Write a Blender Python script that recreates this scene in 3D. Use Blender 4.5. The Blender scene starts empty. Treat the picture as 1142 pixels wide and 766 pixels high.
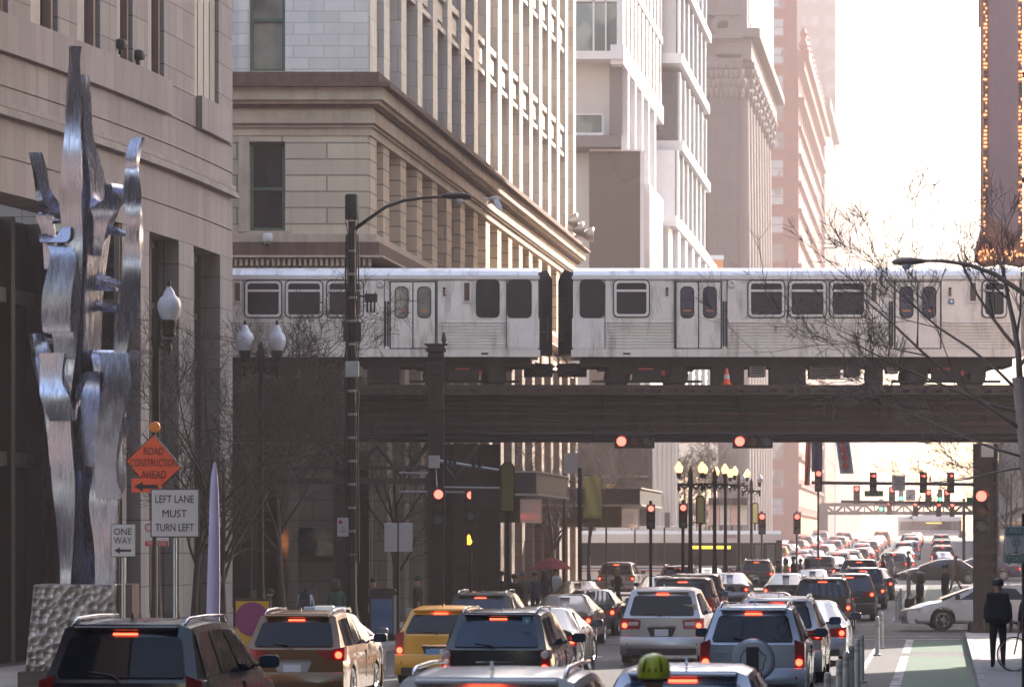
import bpy, bmesh, math, random
from mathutils import Matrix, Vector
R = math.radians
# ------------------------------------------------------------------ camera, sky, sun, exposure
scn = bpy.context.scene
C = scn.collection
F, CX, CY, CH = 4300.0, 571.0, 606.0, 2.7      # focal length in photo pixels, principal column, horizon row, eye height
K = (1050 - CX) / F                            # the street runs along (K, 1)
PSI = math.atan(K)
cam = bpy.data.cameras.new('camera'); camo = bpy.data.objects.new('camera', cam); C.objects.link(camo)
cam.sensor_width = 36; cam.lens = 36 * F / 1142
cam.shift_y = (CY - 383) / 1142
cam.clip_start = 0.5; cam.clip_end = 6000
camo.location = (0, 0, CH); camo.rotation_euler = (R(90), 0, 0)
cam.dof.use_dof = True; cam.dof.focus_distance = 98; cam.dof.aperture_fstop = 5.0
scn.camera = camo
SUN_EL, SUN_AZ = R(27), R(34)
world = bpy.data.worlds.new('World'); scn.world = world; world.use_nodes = True
wn = world.node_tree
sky = wn.nodes.new('ShaderNodeTexSky'); sky.sky_type = 'NISHITA'; sky.sun_disc = False
sky.sun_elevation = SUN_EL; sky.sun_rotation = SUN_AZ; sky.dust_density = 1.2; sky.air_density = 1.0
bg = wn.nodes['Background']; bg.inputs['Strength'].default_value = 0.15
tint = wn.nodes.new('ShaderNodeMix'); tint.data_type = 'RGBA'; tint.blend_type = 'MULTIPLY'; tint.inputs[0].default_value = 1
tint.inputs[7].default_value = (1.0, .885, .79, 1); wn.links.new(sky.outputs[0], tint.inputs[6]); wn.links.new(tint.outputs[2], bg.inputs[0])
sun = bpy.data.lights.new('sun', 'SUN'); sun.energy = 3.6; sun.angle = R(0.5); sun.color = (1, .90, .80)
suno = bpy.data.objects.new('sun', sun); C.objects.link(suno)
sd = Vector((math.sin(SUN_AZ) * math.cos(SUN_EL), math.cos(SUN_AZ) * math.cos(SUN_EL), math.sin(SUN_EL)))
suno.rotation_euler = sd.to_track_quat('Z', 'Y').to_euler(); suno.location = sd * 300
scn.view_settings.view_transform = 'Standard'; scn.view_settings.look = 'None'
scn.view_settings.gamma = 1; scn.view_settings.exposure = 2.72
scn.render.engine = 'CYCLES'
cy = scn.cycles
cy.max_bounces = 5; cy.diffuse_bounces = 3; cy.glossy_bounces = 3; cy.transmission_bounces = 3; cy.volume_bounces = 0
cy.transparent_max_bounces = 8; cy.use_denoising = True; cy.sample_clamp_indirect = 6
cy.volume_step_rate = 4; cy.caustics_reflective = False; cy.caustics_refractive = False
rnd = random.Random(7)

# ------------------------------------------------------------------ helpers
def P(x, y, d): return Vector(((x - CX) * d / F, d, CH - (y - CY) * d / F))     # photo pixel at distance d
def gz(u, v):                                                                  # the road surface: crossfall, then a rise to the river bridge
    t = min(1, max(0, (v - 240) / 290)); z = 2.7 * t * t * (3 - 2 * t) + .5 * min(1, max(0, (v - 135) / 105))
    return z - 0.022 * max(0, -5 - u) * (1 - t)
def S(u, v, z=0): return Vector((K * v + u, v, z))
def G(u, v, z=0): return S(u, v, gz(u, v) + z)
def tag(o, label=None, cat=None, group=None, kind=None):
    if label: o['label'] = label
    if cat: o['category'] = cat
    if group: o['group'] = group
    if kind: o['kind'] = kind
    return o
WM = {}
def thing(name, label, cat, loc=(0, 0, 0), rz=0, group=None, sc=1):
    o = bpy.data.objects.new(name, None); C.objects.link(o); o.location = loc; o.rotation_euler = (0, 0, rz); o.empty_display_size = .2
    if sc != 1: o.scale = (sc,) * 3
    WM[o.name] = Matrix.LocRotScale(Vector(loc), Matrix.Rotation(rz, 3, 'Z').to_quaternion(), Vector((sc,) * 3))
    return tag(o, label, cat, group)
def wm(o):
    if o.parent: return wm(o.parent) @ WM.get(o.name, Matrix.Identity(4))
    return WM.get(o.name, Matrix.Identity(4))
class MB:
    def __init__(s, fn=None, T=None): s.v = []; s.f = []; s.mi = []; s.m = 0; s.fn = fn; s.T = T; s.sm = []; s.smooth = False
    def p(s, x, y=None, z=None):
        q = Vector(x) if y is None else Vector((x, y, z))
        if s.fn: q = s.fn(*q)
        if s.T: q = s.T @ q
        s.v.append(q); return len(s.v) - 1
    def face(s, idx): s.f.append(tuple(idx)); s.mi.append(s.m); s.sm.append(s.smooth)
    def poly(s, pts): s.face([s.p(q) for q in pts])
    def box(s, x0, x1, y0, y1, z0, z1, tx=1, ty=1):      # tx, ty: shrink of the top
        cx, cy = (x0 + x1) / 2, (y0 + y1) / 2
        i = [s.p(x, y, z0) for x, y in ((x0, y0), (x1, y0), (x1, y1), (x0, y1))]
        j = [s.p(cx + (x - cx) * tx, cy + (y - cy) * ty, z1) for x, y in ((x0, y0), (x1, y0), (x1, y1), (x0, y1))]
        s.face(i[::-1]); s.face(j)
        for a in range(4): b = (a + 1) % 4; s.face((i[a], i[b], j[b], j[a]))
    def prism(s, pts, d):                                # pts 3D loop extruded by vector d
        d = Vector(d); i = [s.p(q) for q in pts]; j = [s.p(Vector(q) + d) for q in pts]; n = len(pts)
        s.face(i[::-1]); s.face(j)
        for a in range(n): b = (a + 1) % n; s.face((i[a], i[b], j[b], j[a]))
    def tube(s, pts, r, n=6, cap=True):
        pts = [Vector(q) for q in pts]; rr = r if isinstance(r, (list, tuple)) else [r] * len(pts)
        rings = []; ref = None
        for k, q in enumerate(pts):
            t = (pts[min(k + 1, len(pts) - 1)] - pts[max(k - 1, 0)])
            if t.length < 1e-9: t = Vector((0, 0, 1))
            t.normalize()
            if ref is None: ref = Vector((1, 0, 0)) if abs(t.x) < .8 else Vector((0, 1, 0))
            a = (ref - t * ref.dot(t)).normalized(); b = t.cross(a); ref = a
            rings.append([s.p(q + (a * math.cos(2 * math.pi * h / n) + b * math.sin(2 * math.pi * h / n)) * rr[k]) for h in range(n)])
        for k in range(len(rings) - 1):
            for h in range(n): g = (h + 1) % n; s.face((rings[k][h], rings[k][g], rings[k + 1][g], rings[k + 1][h]))
        if cap: s.face(rings[0][::-1]); s.face(rings[-1])
    def lathe(s, prof, c=(0, 0, 0), n=16, axis='z', a0=0, a1=2 * math.pi):   # prof: (r, h)
        c = Vector(c); full = abs(a1 - a0 - 2 * math.pi) < 1e-6; m = n if full else n + 1; rings = []
        for r, h in prof:
            ring = []
            for k in range(m):
                a = a0 + (a1 - a0) * k / n; x, y = r * math.cos(a), r * math.sin(a)
                q = (x, y, h) if axis == 'z' else ((h, x, y) if axis == 'x' else (x, h, y))
                ring.append(s.p(c + Vector(q)))
            rings.append(ring)
        for k in range(len(rings) - 1):
            for h in range(n): g = (h + 1) % m; s.face((rings[k][h], rings[k][g], rings[k + 1][g], rings[k + 1][h]))
        if full: s.face(rings[0][::-1]); s.face(rings[-1])
    def out(s, name, mats, parent=None, smooth=None, bevel=0, world=False):
        me = bpy.data.meshes.new(name)
        v = s.v
        if world and parent: inv = wm(parent).inverted(); v = [inv @ q for q in v]
        me.from_pydata([tuple(q) for q in v], [], s.f)
        for m in (mats if isinstance(mats, (list, tuple)) else [mats]): me.materials.append(m)
        me.polygons.foreach_set('material_index', s.mi)
        me.polygons.foreach_set('use_smooth', [bool(smooth) or q for q in s.sm])
        bm = bmesh.new(); bm.from_mesh(me)
        if bevel or smooth: bmesh.ops.remove_doubles(bm, verts=bm.verts, dist=1e-5)
        bmesh.ops.recalc_face_normals(bm, faces=bm.faces); bm.to_mesh(me); bm.free()
        if smooth and smooth is not True: me.set_sharp_from_angle(angle=R(smooth))
        me.update()
        o = bpy.data.objects.new(name, me); C.objects.link(o)
        if parent: o.parent = parent
        if bevel:
            b = o.modifiers.new('bevel', 'BEVEL'); b.width = bevel; b.segments = 2; b.limit_method = 'ANGLE'
        return o
def struct(mb, name, mats, **k): return tag(mb.out(name, mats, **k), kind='structure')
def rounded(x0, x1, z0, z1, r, n=4):
    pts = []
    for cx, cz, a in ((x1 - r, z0 + r, -90), (x1 - r, z1 - r, 0), (x0 + r, z1 - r, 90), (x0 + r, z0 + r, 180)):
        for k in range(n + 1): t = R(a + 90 * k / n); pts.append((cx + r * math.cos(t), cz + r * math.sin(t)))
    return pts
def copy_tree(o, parent=None):
    c = o.copy(); C.objects.link(c); c.parent = parent
    if parent is None: WM[c.name] = WM.get(o.name, Matrix.Identity(4))
    for ch in o.children: copy_tree(ch, c)
    return c
def place(o, loc, rz=None, label=None, sc=None):
    o.location = loc
    if rz is not None: o.rotation_euler = (0, 0, rz)
    if sc: o.scale = (sc,) * 3
    if label: o['label'] = label
    return o
def text_mb(mb, txt, w, h, org, ux=(1, 0, 0), uz=(0, 0, 1), thick=0.004, size=None, bold=0.0):
    """letters as a raised mesh: centred on org, fitted to w x h"""
    cu = bpy.data.curves.new('t', 'FONT'); cu.body = txt; cu.align_x = 'CENTER'; cu.offset = bold; cu.resolution_u = 3
    ob = bpy.data.objects.new('t', cu); C.objects.link(ob)
    me = bpy.data.meshes.new_from_object(ob.evaluated_get(bpy.context.evaluated_depsgraph_get()))
    vs = [q.co.copy() for q in me.vertices]; fs = [tuple(q.vertices) for q in me.polygons]
    C.objects.unlink(ob); bpy.data.objects.remove(ob); bpy.data.curves.remove(cu); bpy.data.meshes.remove(me)
    if not vs: return
    x0 = min(q.x for q in vs); x1 = max(q.x for q in vs); y0 = min(q.y for q in vs); y1 = max(q.y for q in vs)
    sx = w / max(1e-6, x1 - x0); sy = h / max(1e-6, y1 - y0)
    org = Vector(org); ux = Vector(ux); uz = Vector(uz); nn = ux.cross(uz); base = len(mb.v)
    for q in vs: mb.p(org + ux * ((q.x - (x0 + x1) / 2) * sx) + uz * ((q.y - (y0 + y1) / 2) * sy) + nn * thick)
    for q in fs: mb.face([base + i for i in q])

# ------------------------------------------------------------------ materials
MATS = {}
def base_mat(name):
    m = bpy.data.materials.new(name); m.use_nodes = True; b = m.node_tree.nodes['Principled BSDF']
    b.inputs['Specular IOR Level'].default_value = .4
    return m, m.node_tree, b
def mixc(nt, fac, a, b, mode='MIX'):
    n = nt.nodes.new('ShaderNodeMix'); n.data_type = 'RGBA'; n.blend_type = mode
    for sock, val in ((n.inputs[0], fac), (n.inputs[6], a), (n.inputs[7], b)):
        if hasattr(val, 'links'): nt.links.new(val, sock)
        elif isinstance(val, (int, float)): sock.default_value = val
        else: sock.default_value = (*val, 1)
    return n.outputs[2]
def noise(nt, vec, scale, detail=4, rough=.55, sc=(1, 1, 1)):
    mp = nt.nodes.new('ShaderNodeMapping'); mp.inputs['Scale'].default_value = sc; nt.links.new(vec, mp.inputs[0])
    n = nt.nodes.new('ShaderNodeTexNoise'); n.inputs['Scale'].default_value = scale; n.inputs['Detail'].default_value = detail; n.inputs['Roughness'].default_value = rough
    nt.links.new(mp.outputs[0], n.inputs[0]); return n.outputs[0]
def ramp(nt, f, a, b, c0=(0, 0, 0), c1=(1, 1, 1)):
    n = nt.nodes.new('ShaderNodeValToRGB'); n.color_ramp.elements[0].position = a; n.color_ramp.elements[1].position = b
    n.color_ramp.elements[0].color = (*c0, 1); n.color_ramp.elements[1].color = (*c1, 1); nt.links.new(f, n.inputs[0]); return n.outputs[0]
def objv(nt): return nt.nodes.new('ShaderNodeTexCoord').outputs['Object']
def bump(nt, b, h, s, d=.02):
    n = nt.nodes.new('ShaderNodeBump'); n.inputs['Strength'].default_value = s; n.inputs['Distance'].default_value = d
    nt.links.new(h, n.inputs['Height']); nt.links.new(n.outputs[0], b.inputs['Normal'])
def mat(name, col, rough=.6, metal=0, var=.15, scale=3, dirt=0, bmp=0, emit=0, ecol=None, spec=None, coat=0, streak=0):
    """a plain surface whose colour, gloss and relief vary a little, with optional dirt patches and vertical streaks"""
    if name in MATS: return MATS[name]
    m, nt, b = base_mat(name); MATS[name] = m; v = objv(nt)
    n1 = noise(nt, v, scale); c = mixc(nt, n1, tuple(x * (1 - var) for x in col), tuple(min(1, x * (1 + var)) for x in col))
    if dirt:
        n2 = ramp(nt, noise(nt, v, scale * .37, 6, .7), .45, .7)
        c = mixc(nt, mixc(nt, 1, n2, (dirt,) * 3, 'MULTIPLY'), c, tuple(x * .35 for x in col))
    if streak:
        n3 = ramp(nt, noise(nt, v, 2.2, 4, .6, (1.6, 1.6, .12)), .45, .75)
        c = mixc(nt, mixc(nt, 1, n3, (streak,) * 3, 'MULTIPLY'), c, tuple(x * .38 for x in col))
    nt.links.new(c, b.inputs['Base Color'])
    b.inputs['Metallic'].default_value = metal
    r = ramp(nt, noise(nt, v, scale * 1.7), .3, .7, (max(.02, rough - .08),) * 3, (min(1, rough + .08),) * 3); nt.links.new(r, b.inputs['Roughness'])
    if spec is not None: b.inputs['Specular IOR Level'].default_value = spec
    if coat: b.inputs['Coat Weight'].default_value = coat; b.inputs['Coat Roughness'].default_value = .05
    if bmp: bump(nt, b, noise(nt, v, scale * 6, 5), bmp)
    if emit: b.inputs['Emission Strength'].default_value = emit; b.inputs['Emission Color'].default_value = (*(ecol or col), 1)
    return m
def blocks(name, col, bw, bh, mortar=.02, dark=.45, var=.2, rough=.8, streak=.35, off=.5, bmp=.5, mcol=None, offs=(0, 0)):
    """masonry laid in courses; works on faces along either street"""
    if name in MATS: return MATS[name]
    m, nt, b = base_mat(name); MATS[name] = m
    g = nt.nodes.new('ShaderNodeNewGeometry'); sp = nt.nodes.new('ShaderNodeSeparateXYZ'); nt.links.new(g.outputs['Position'], sp.inputs[0])
    ad = nt.nodes.new('ShaderNodeMath'); ad.operation = 'ADD'; nt.links.new(sp.outputs[0], ad.inputs[0]); nt.links.new(sp.outputs[1], ad.inputs[1])
    cb = nt.nodes.new('ShaderNodeCombineXYZ'); nt.links.new(ad.outputs[0], cb.inputs[0]); nt.links.new(sp.outputs[2], cb.inputs[1])
    mp = nt.nodes.new('ShaderNodeMapping'); mp.inputs['Location'].default_value = (offs[0], offs[1], 0); nt.links.new(cb.outputs[0], mp.inputs[0])
    br = nt.nodes.new('ShaderNodeTexBrick'); nt.links.new(mp.outputs[0], br.inputs[0]); br.offset = off
    br.inputs['Scale'].default_value = 1; br.inputs['Brick Width'].default_value = bw; br.inputs['Row Height'].default_value = bh
    br.inputs['Mortar Size'].default_value = mortar; br.inputs['Mortar Smooth'].default_value = .1
    br.inputs['Color1'].default_value = (*[x * (1 - var) for x in col], 1); br.inputs['Color2'].default_value = (*[min(1, x * (1 + var)) for x in col], 1)
    br.inputs['Mortar'].default_value = (*(mcol or [x * dark for x in col]), 1)
    v = g.outputs['Position']
    c = mixc(nt, ramp(nt, noise(nt, v, .9, 6), .3, .75), br.outputs[0], mixc(nt, .5, br.outputs[0], tuple(x * .75 for x in col)))
    if streak:
        n3 = ramp(nt, noise(nt, v, 1.5, 5, .65, (1.4, 1.4, .13)), .5, .8)
        c = mixc(nt, mixc(nt, 1, n3, (streak,) * 3, 'MULTIPLY'), c, tuple(x * .4 for x in col))
    nt.links.new(c, b.inputs['Base Color']); b.inputs['Roughness'].default_value = rough
    if bmp:
        iv = nt.nodes.new('ShaderNodeMath'); iv.operation = 'SUBTRACT'; iv.inputs[0].default_value = 1; nt.links.new(br.outputs['Fac'], iv.inputs[1])
        bump(nt, b, iv.outputs[0], bmp, .02)
    return m
def glass(name, col=(.02, .022, .028), rough=.05, blotch=.0, bcol=(.3, .3, .28), scale=.7, spec=.8):
    """window glass seen from outside: dark, glossy, slightly wavy, with blinds or rooms showing as blotches"""
    if name in MATS: return MATS[name]
    m, nt, b = base_mat(name); MATS[name] = m; v = objv(nt)
    c = mixc(nt, noise(nt, v, 1.5), tuple(x * .6 for x in col), tuple(x * 1.5 for x in col))
    if blotch: c = mixc(nt, mixc(nt, 1, ramp(nt, noise(nt, v, scale, 2, .5, (1, 1, .6)), .5, .56), (blotch,) * 3, 'MULTIPLY'), c, bcol)
    nt.links.new(c, b.inputs['Base Color']); b.inputs['Roughness'].default_value = rough; b.inputs['Specular IOR Level'].default_value = spec
    bump(nt, b, noise(nt, v, .8, 2), .12 if spec > .5 else .04, .05)
    return m
def emis(name, col, s=1.0, rough=.4):
    if name in MATS: return MATS[name]
    m, nt, b = base_mat(name); MATS[name] = m; b.inputs['Base Color'].default_value = (*[x * .5 for x in col], 1); b.inputs['Roughness'].default_value = rough
    b.inputs['Emission Color'].default_value = (*col, 1); b.inputs['Emission Strength'].default_value = s
    return m
def asphalt(name, col, wear=.25):
    m, nt, b = base_mat(name); MATS[name] = m; g = nt.nodes.new('ShaderNodeNewGeometry'); v = g.outputs['Position']
    c = mixc(nt, noise(nt, v, 60, 3, .8), tuple(x * .75 for x in col), tuple(x * 1.3 for x in col))
    c = mixc(nt, ramp(nt, noise(nt, v, .35, 6, .65, (1, .35, 1)), .35, .7), c, tuple(x * (1 + wear * 2) for x in col))
    c = mixc(nt, ramp(nt, noise(nt, v, 1.3, 8, .7, (1, .2, 1)), .58, .64), c, tuple(x * .55 for x in col))
    nt.links.new(c, b.inputs['Base Color']); b.inputs['Roughness'].default_value = .72; bump(nt, b, noise(nt, v, 90, 3), .35, .01)
    return m
def painted(name, col, under, lo=.42, hi=.6):
    m, nt, b = base_mat(name); MATS[name] = m; g = nt.nodes.new('ShaderNodeNewGeometry'); v = g.outputs['Position']
    w = ramp(nt, noise(nt, v, 2.2, 8, .75, (1, .45, 1)), lo, hi)
    c = mixc(nt, w, mixc(nt, noise(nt, v, .6), tuple(x * .8 for x in col), col), under)
    nt.links.new(c, b.inputs['Base Color']); b.inputs['Roughness'].default_value = .7; bump(nt, b, noise(nt, v, 80, 3), .3, .01)
    return m
# ------------------------------------------------------------------ ground, road, pavements
A_ROAD = asphalt('asphalt', (.055, .052, .052)); A_PAVE = blocks('paving', (.30, .28, .27), 1.5, 1.5, .015, .5, .1, .85, 0)
M_WHITE = painted('road_paint', (.62, .60, .57), (.10, .095, .09)); M_GREEN = painted('green_paint', (.035, .125, .06), (.075, .08, .072), .44, .62)
M_YEL = painted('yellow_paint', (.5, .3, .03), (.08, .07, .06)); M_KERB = mat('kerb_stone', (.33, .31, .29), .85, var=.2, dirt=.6)
def sheet(name, u0, u1, v0, v1, dz, m, nu=4, step=6, ends=None):
    mb = MB(); nv = max(1, int((v1 - v0) / step)); g = []
    for j in range(nv + 1):
        v = v0 + (v1 - v0) * j / nv; row = []
        for i in range(nu + 1): u = u0 + (u1 - u0) * i / nu; row.append(mb.p(G(u, v, dz)))
        g.append(row)
    for j in range(nv):
        for i in range(nu): mb.face((g[j][i], g[j][i + 1], g[j + 1][i + 1], g[j + 1][i]))
    return struct(mb, name, m)
mb = MB()
vs_ = [-60, -20] + list(range(0, 700, 10)) + [760, 900, 1300, 2400]; us_ = [-900, -300, -120, -60, -30, -19.8, -15.3, -10, -5, 0, .84, 6, 30, 60, 120, 300, 900]
g = [[mb.p(S(u, v, gz(max(u, -16), v) - (0 if abs(u) < 700 else 0))) for u in us_] for v in vs_]
for j in range(len(vs_) - 1):
    for i in range(len(us_) - 1): mb.face((g[j][i], g[j][i + 1], g[j + 1][i + 1], g[j + 1][i]))
struct(mb, 'road', A_ROAD)
def walk(name, u0, u1, v0, v1):
    mb = MB(); n = max(1, int((v1 - v0) / 8)); a = []
    for j in range(n + 1):
        v = v0 + (v1 - v0) * j / n; a.append([mb.p(G(u0, v, -.3)), mb.p(G(u0, v, .14)), mb.p(G(u1, v, .14)), mb.p(G(u1, v, -.3))])
    for j in range(n):
        for k in range(3): mb.face((a[j][k], a[j][k + 1], a[j + 1][k + 1], a[j + 1][k]))
    mb.face(a[0]); mb.face(a[-1][::-1]); struct(mb, name, A_PAVE)
LB, LK, RK, RB = -19.9, -15.3, .84, 5.6
for v0, v1 in ((-40, 110.5), (131, 208), (236, 700)):
    walk('pavement', -60, LK if v0 < 0 else LK - 2.2, v0, v1); walk('pavement', RK, 40, v0, v1)
for lf in (1, 0):
    for v0, v1 in ((-40, 110.5), (131, 208), (236, 600)):
        u0, u1 = (LK - (0 if v0 < 0 else 2.2), LK + .22 - (0 if v0 < 0 else 2.2)) if lf else (RK - .16, RK)
        mb = MB(); n = int((v1 - v0) / 8); a = []
        for j in range(n + 1):
            v = v0 + (v1 - v0) * j / n; a.append([mb.p(G(q, v, h)) for q, h in ((u0, -.2), (u0, .155), (u1, .155), (u1, -.2))])
        for j in range(n):
            for k in range(3): mb.face((a[j][k], a[j][k + 1], a[j + 1][k + 1], a[j + 1][k]))
        mb.face(a[0]); mb.face(a[-1][::-1]); struct(mb, 'kerb', M_KERB)
for v0, v1 in ((10, 92), (96, 107), (134, 205)): sheet('bike_lane', -.78, RK - .2, v0, v1, .004, M_GREEN, 2)
for v0, v1 in ((10, 92.5), (95, 108), (134, 205)): sheet('lane_line', -.98, -.78, v0, v1, .008, M_WHITE, 1)
for v0, v1 in ((10, 107), (134, 205)): sheet('lane_line', -1.75, -1.63, v0, v1, .008, M_WHITE, 1)
for u in (-4.9, -8.4, -11.9):
    for v in list(range(20, 108, 9)) + list(range(136, 205, 9)): sheet('lane_line', u - .06, u + .06, v, v + 3, .004, M_WHITE, 1)
for v in (108.5, 132, 206.5, 235.5): sheet('crosswalk_line', LK + .4, RK - .3, v - .2, v + .25, .012, M_WHITE, 8)
for v in (112, 128.5, 210, 231.5): sheet('crosswalk_line', LK + .4, RK - .3, v - .15, v + .2, .012, M_WHITE, 8)
for k in range(12): sheet('crosswalk_line', LK + 1 + k * 1.3, LK + 1.55 + k * 1.3, 206.9, 209.6, .012, M_WHITE, 1)

# ------------------------------------------------------------------ buildings on the left side
G_DARK = glass('glass_dark', (.018, .018, .022), .06, .5, (.06, .05, .045)); G_BLUE = glass('glass_blue', (.03, .04, .055), .05, .4, (.12, .15, .17))
G_BLIND = glass('glass_blind', (.34, .31, .25), .12, .8, (.12, .11, .10), .45)
# 1. grey granite block with a gently curving front
TT = []; px_, py_, t_ = -7.9, 109.0, 0.0
while t_ < 62:
    m_ = .112 + min(.16, .138 * t_ / 22); n_ = math.hypot(m_, 1); TT.append((px_, py_, m_)); px_ -= m_ / n_ * .25; py_ -= 1 / n_ * .25; t_ += .25
def fac(t, o, z):
    k = min(len(TT) - 2, max(0, int(t / .25))); fr = t / .25 - k; a, b = TT[k], TT[k + 1]
    x = a[0] + (b[0] - a[0]) * fr; y = a[1] + (b[1] - a[1]) * fr; m = a[2]; n = math.hypot(1, m); return Vector((x + o / n, y - o * m / n, z))
def tx(px):                                   # where along the front a photo column falls
    lo, hi = 0, 60
    for _ in range(40):
        mid = (lo + hi) / 2; q = fac(mid, 0, 0)
        if CX + q.x / q.y * F > px: lo = mid
        else: hi = mid
    return lo
GRAN = blocks('granite', (.31, .265, .26), .92, 40, .012, .45, .13, .65, .5, 0, .3)
GRAN2 = blocks('granite_rough', (.33, .29, .275), .92, .85, .014, .25, .14, .7, .3, 0, .4, offs=(0, .1))
BEIGE = mat('beige_mullion', (.46, .42, .36), .5, streak=.3); DARKM = mat('dark_metal', (.022, .02, .022), .45, .3); TANM = mat('tan_mullion', (.28, .20, .155), .5)
b1 = thing('office_building', 'grey granite office building with curving front at the left edge behind the steel sculpture', 'building', fac(11, 0, 0))
def seg(mb, t0, t1, o0, o1, z0, z1, st=2.0):
    n = max(1, int(math.ceil((t1 - t0) / st))); mb.fn = fac
    for k in range(n): mb.box(t0 + (t1 - t0) * k / n, t0 + (t1 - t0) * (k + 1) / n, o0, o1, z0, z1)
    mb.fn = None
mb = MB(); T1 = 56
for z0, z1, o in ((10.72, 11.5, 0), (11.54, 12.36, 0), (12.72, 13.12, 0), (13.16, 13.86, 0), (13.93, 14.72, 0)): seg(mb, 0, T1, -1.2, o, z0, z1)
seg(mb, 0, T1, -1.2, -.05, 10.8, 14.8)
mb.out('wall', GRAN, b1, world=True)
mb = MB(); seg(mb, -.0, T1, 0.003, .2, 12.44, 12.56); seg(mb, 0, T1, .003, .11, 12.57, 12.78); mb.out('ledge', GRAN2, b1, world=True)
# sill blocks standing proud under the upper windows, with gaps as in the photo
def px_t(a, b): return tx(b), tx(a)
for a, b in ((-220, 186), (219, 252)): mb = MB(); t0, t1 = px_t(a, b); seg(mb, t0, t1, .003, .16, 13.9, 14.78); mb.out('window_sill', GRAN, b1, world=True)
# upper storey: stone piers, recessed glass strips and beige mullions
ups = []; stone = [(64.5, 86), (111.5, 130.5), (148, 165), (183, 217), (244, 259.3)]
mb = MB()
for a, b in [(9, 34), (-52, -22), (-110, -78), (-170, -140)] + stone: t0, t1 = px_t(a, b); seg(mb, t0, t1, -1.2, 0, 14.74, 30)
for a, b in ((34, 64), (86, 111), (130, 148), (165, 183), (217, 244), (-22, 9), (-78, -52)): t0, t1 = px_t(a, b); seg(mb, t0, t1, -1.2, -.42, 14.74, 30)
mb.out('pier', GRAN2, b1, world=True)
for a, b in ((34.5, 64), (86.5, 111), (131, 147.5), (165.5, 182.5), (-21, 9)):
    mb = MB(); t0, t1 = px_t(a, b); seg(mb, t0, t1, -.40, -.34, 14.8, 29.9); w = mb.out('window', G_DARK, b1, world=True)
    mb = MB(); wd = t1 - t0; seg(mb, t0 + wd * .42, t0 + wd * .78, -.33, -.16, 14.8, 29.9); o = mb.out('mullion', BEIGE, w, world=True)
    mb = MB(); seg(mb, t0 + .01, t0 + .1 * wd, -.33, -.10, 14.8, 29.9); seg(mb, t0 + wd * .86, t0 + wd * .97, -.33, -.12, 14.8, 29.9); mb.out('frame', TANM, w, world=True)
mb = MB(); t0, t1 = px_t(217.2, 243.8)
for k in range(4): seg(mb, t0 + (t1 - t0) * (k + .08) / 4, t0 + (t1 - t0) * (k + .92) / 4, -.42, -.1, 14.76, 30)
mb.out('pilaster', BEIGE, b1, world=True)
# ground storeys: piers and tall glazing
mb = MB()
for a, b in ((245.5, 259.3), (199.5, 216), (157, 166.5), (136, 141)): t0, t1 = px_t(a, b); seg(mb, t0, t1, -1.2, 0, -.3, 10.71, 3); seg(mb, t0 - .0, t1, -1.2, .02, -.3, .9, 3)
mb.out('pier', GRAN2, b1, world=True)
FRM = mat('grey_bronze_frame', (.17, .145, .125), .4, .5)
for a, b in ((217, 245), (167, 199), (141.5, 156.5)):
    t0, t1 = px_t(a, b); mb = MB(); seg(mb, t0, t1, -.95, -.8, -.2, 10.7, 4); w = mb.out('shop_window', G_BLUE, b1, world=True)
    mb = MB()
    for q in (0, .3, .93): seg(mb, t0 + (t1 - t0) * q, t0 + (t1 - t0) * q + .16, -.79, -.5, -.2, 10.7, 4)
    for z in (3.2, 7.6, 8.9, 10.5): seg(mb, t0, t1, -.79, -.6, z, z + .16, 4)
    mb.out('frame', FRM, w, world=True)
mb = MB(); t0, t1 = px_t(-260, 135); seg(mb, t0, t1, -2.6, -2.4, -.3, 10.7, 3); w = mb.out('glazing', G_DARK, b1, world=True)
mb = MB()
for z in (4.6, 8.6): seg(mb, t0, t1, -2.39, -2.1, z, z + .35, 3)
for k in range(9): seg(mb, t0 + (t1 - t0) * k / 9, t0 + (t1 - t0) * k / 9 + .3, -2.39, -2.0, -.2, 10.7)
mb.out('frame', DARKM, w, world=True)
tq = tx(135); mb = MB(); seg(mb, tq - .1, tq, -2.6, -.0, -.3, 10.7); w = mb.out('entrance_glazing', G_DARK, b1, world=True)
for o0, o1, z0, z1, m_ in ((-.16, -.02, -.2, 10.69, FRM), (-1.0, -.88, -.2, 8.6, FRM), (-1.75, -1.63, -.2, 8.6, DARKM), (-2.4, -.16, 8.6, 8.8, FRM), (-2.4, -.16, 4.4, 4.55, DARKM), (-2.4, -.16, 9.6, 9.7, DARKM), (-.87, -.17, 6.3, 6.4, FRM)):
    mb = MB(); seg(mb, tq + .002, tq + .09, o0, o1, z0, z1); mb.out('frame', m_, w, world=True)
tq = tx(-14); mb = MB(); seg(mb, tq, tq + 1.6, -1.2, .0, -.3, 10.71, 3); mb.out('pier', GRAN2, b1, world=True)
mb = MB()                                                     # the block behind the front
a = fac(0, -1.21, 0); mb.box(-70, a.x - .3, 107.5, 108.9, -.3, 30); mb.out('back_wall', GRAN2, b1, world=True)
mb = MB(); seg(mb, 0, .9, -1.6, -1.25, -.3, 30); mb.box(a.x - 1.5, a.x - .25, 107.6, 108.85, -.3, 30); mb.out('corner_pier', GRAN2, b1, world=True)
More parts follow.
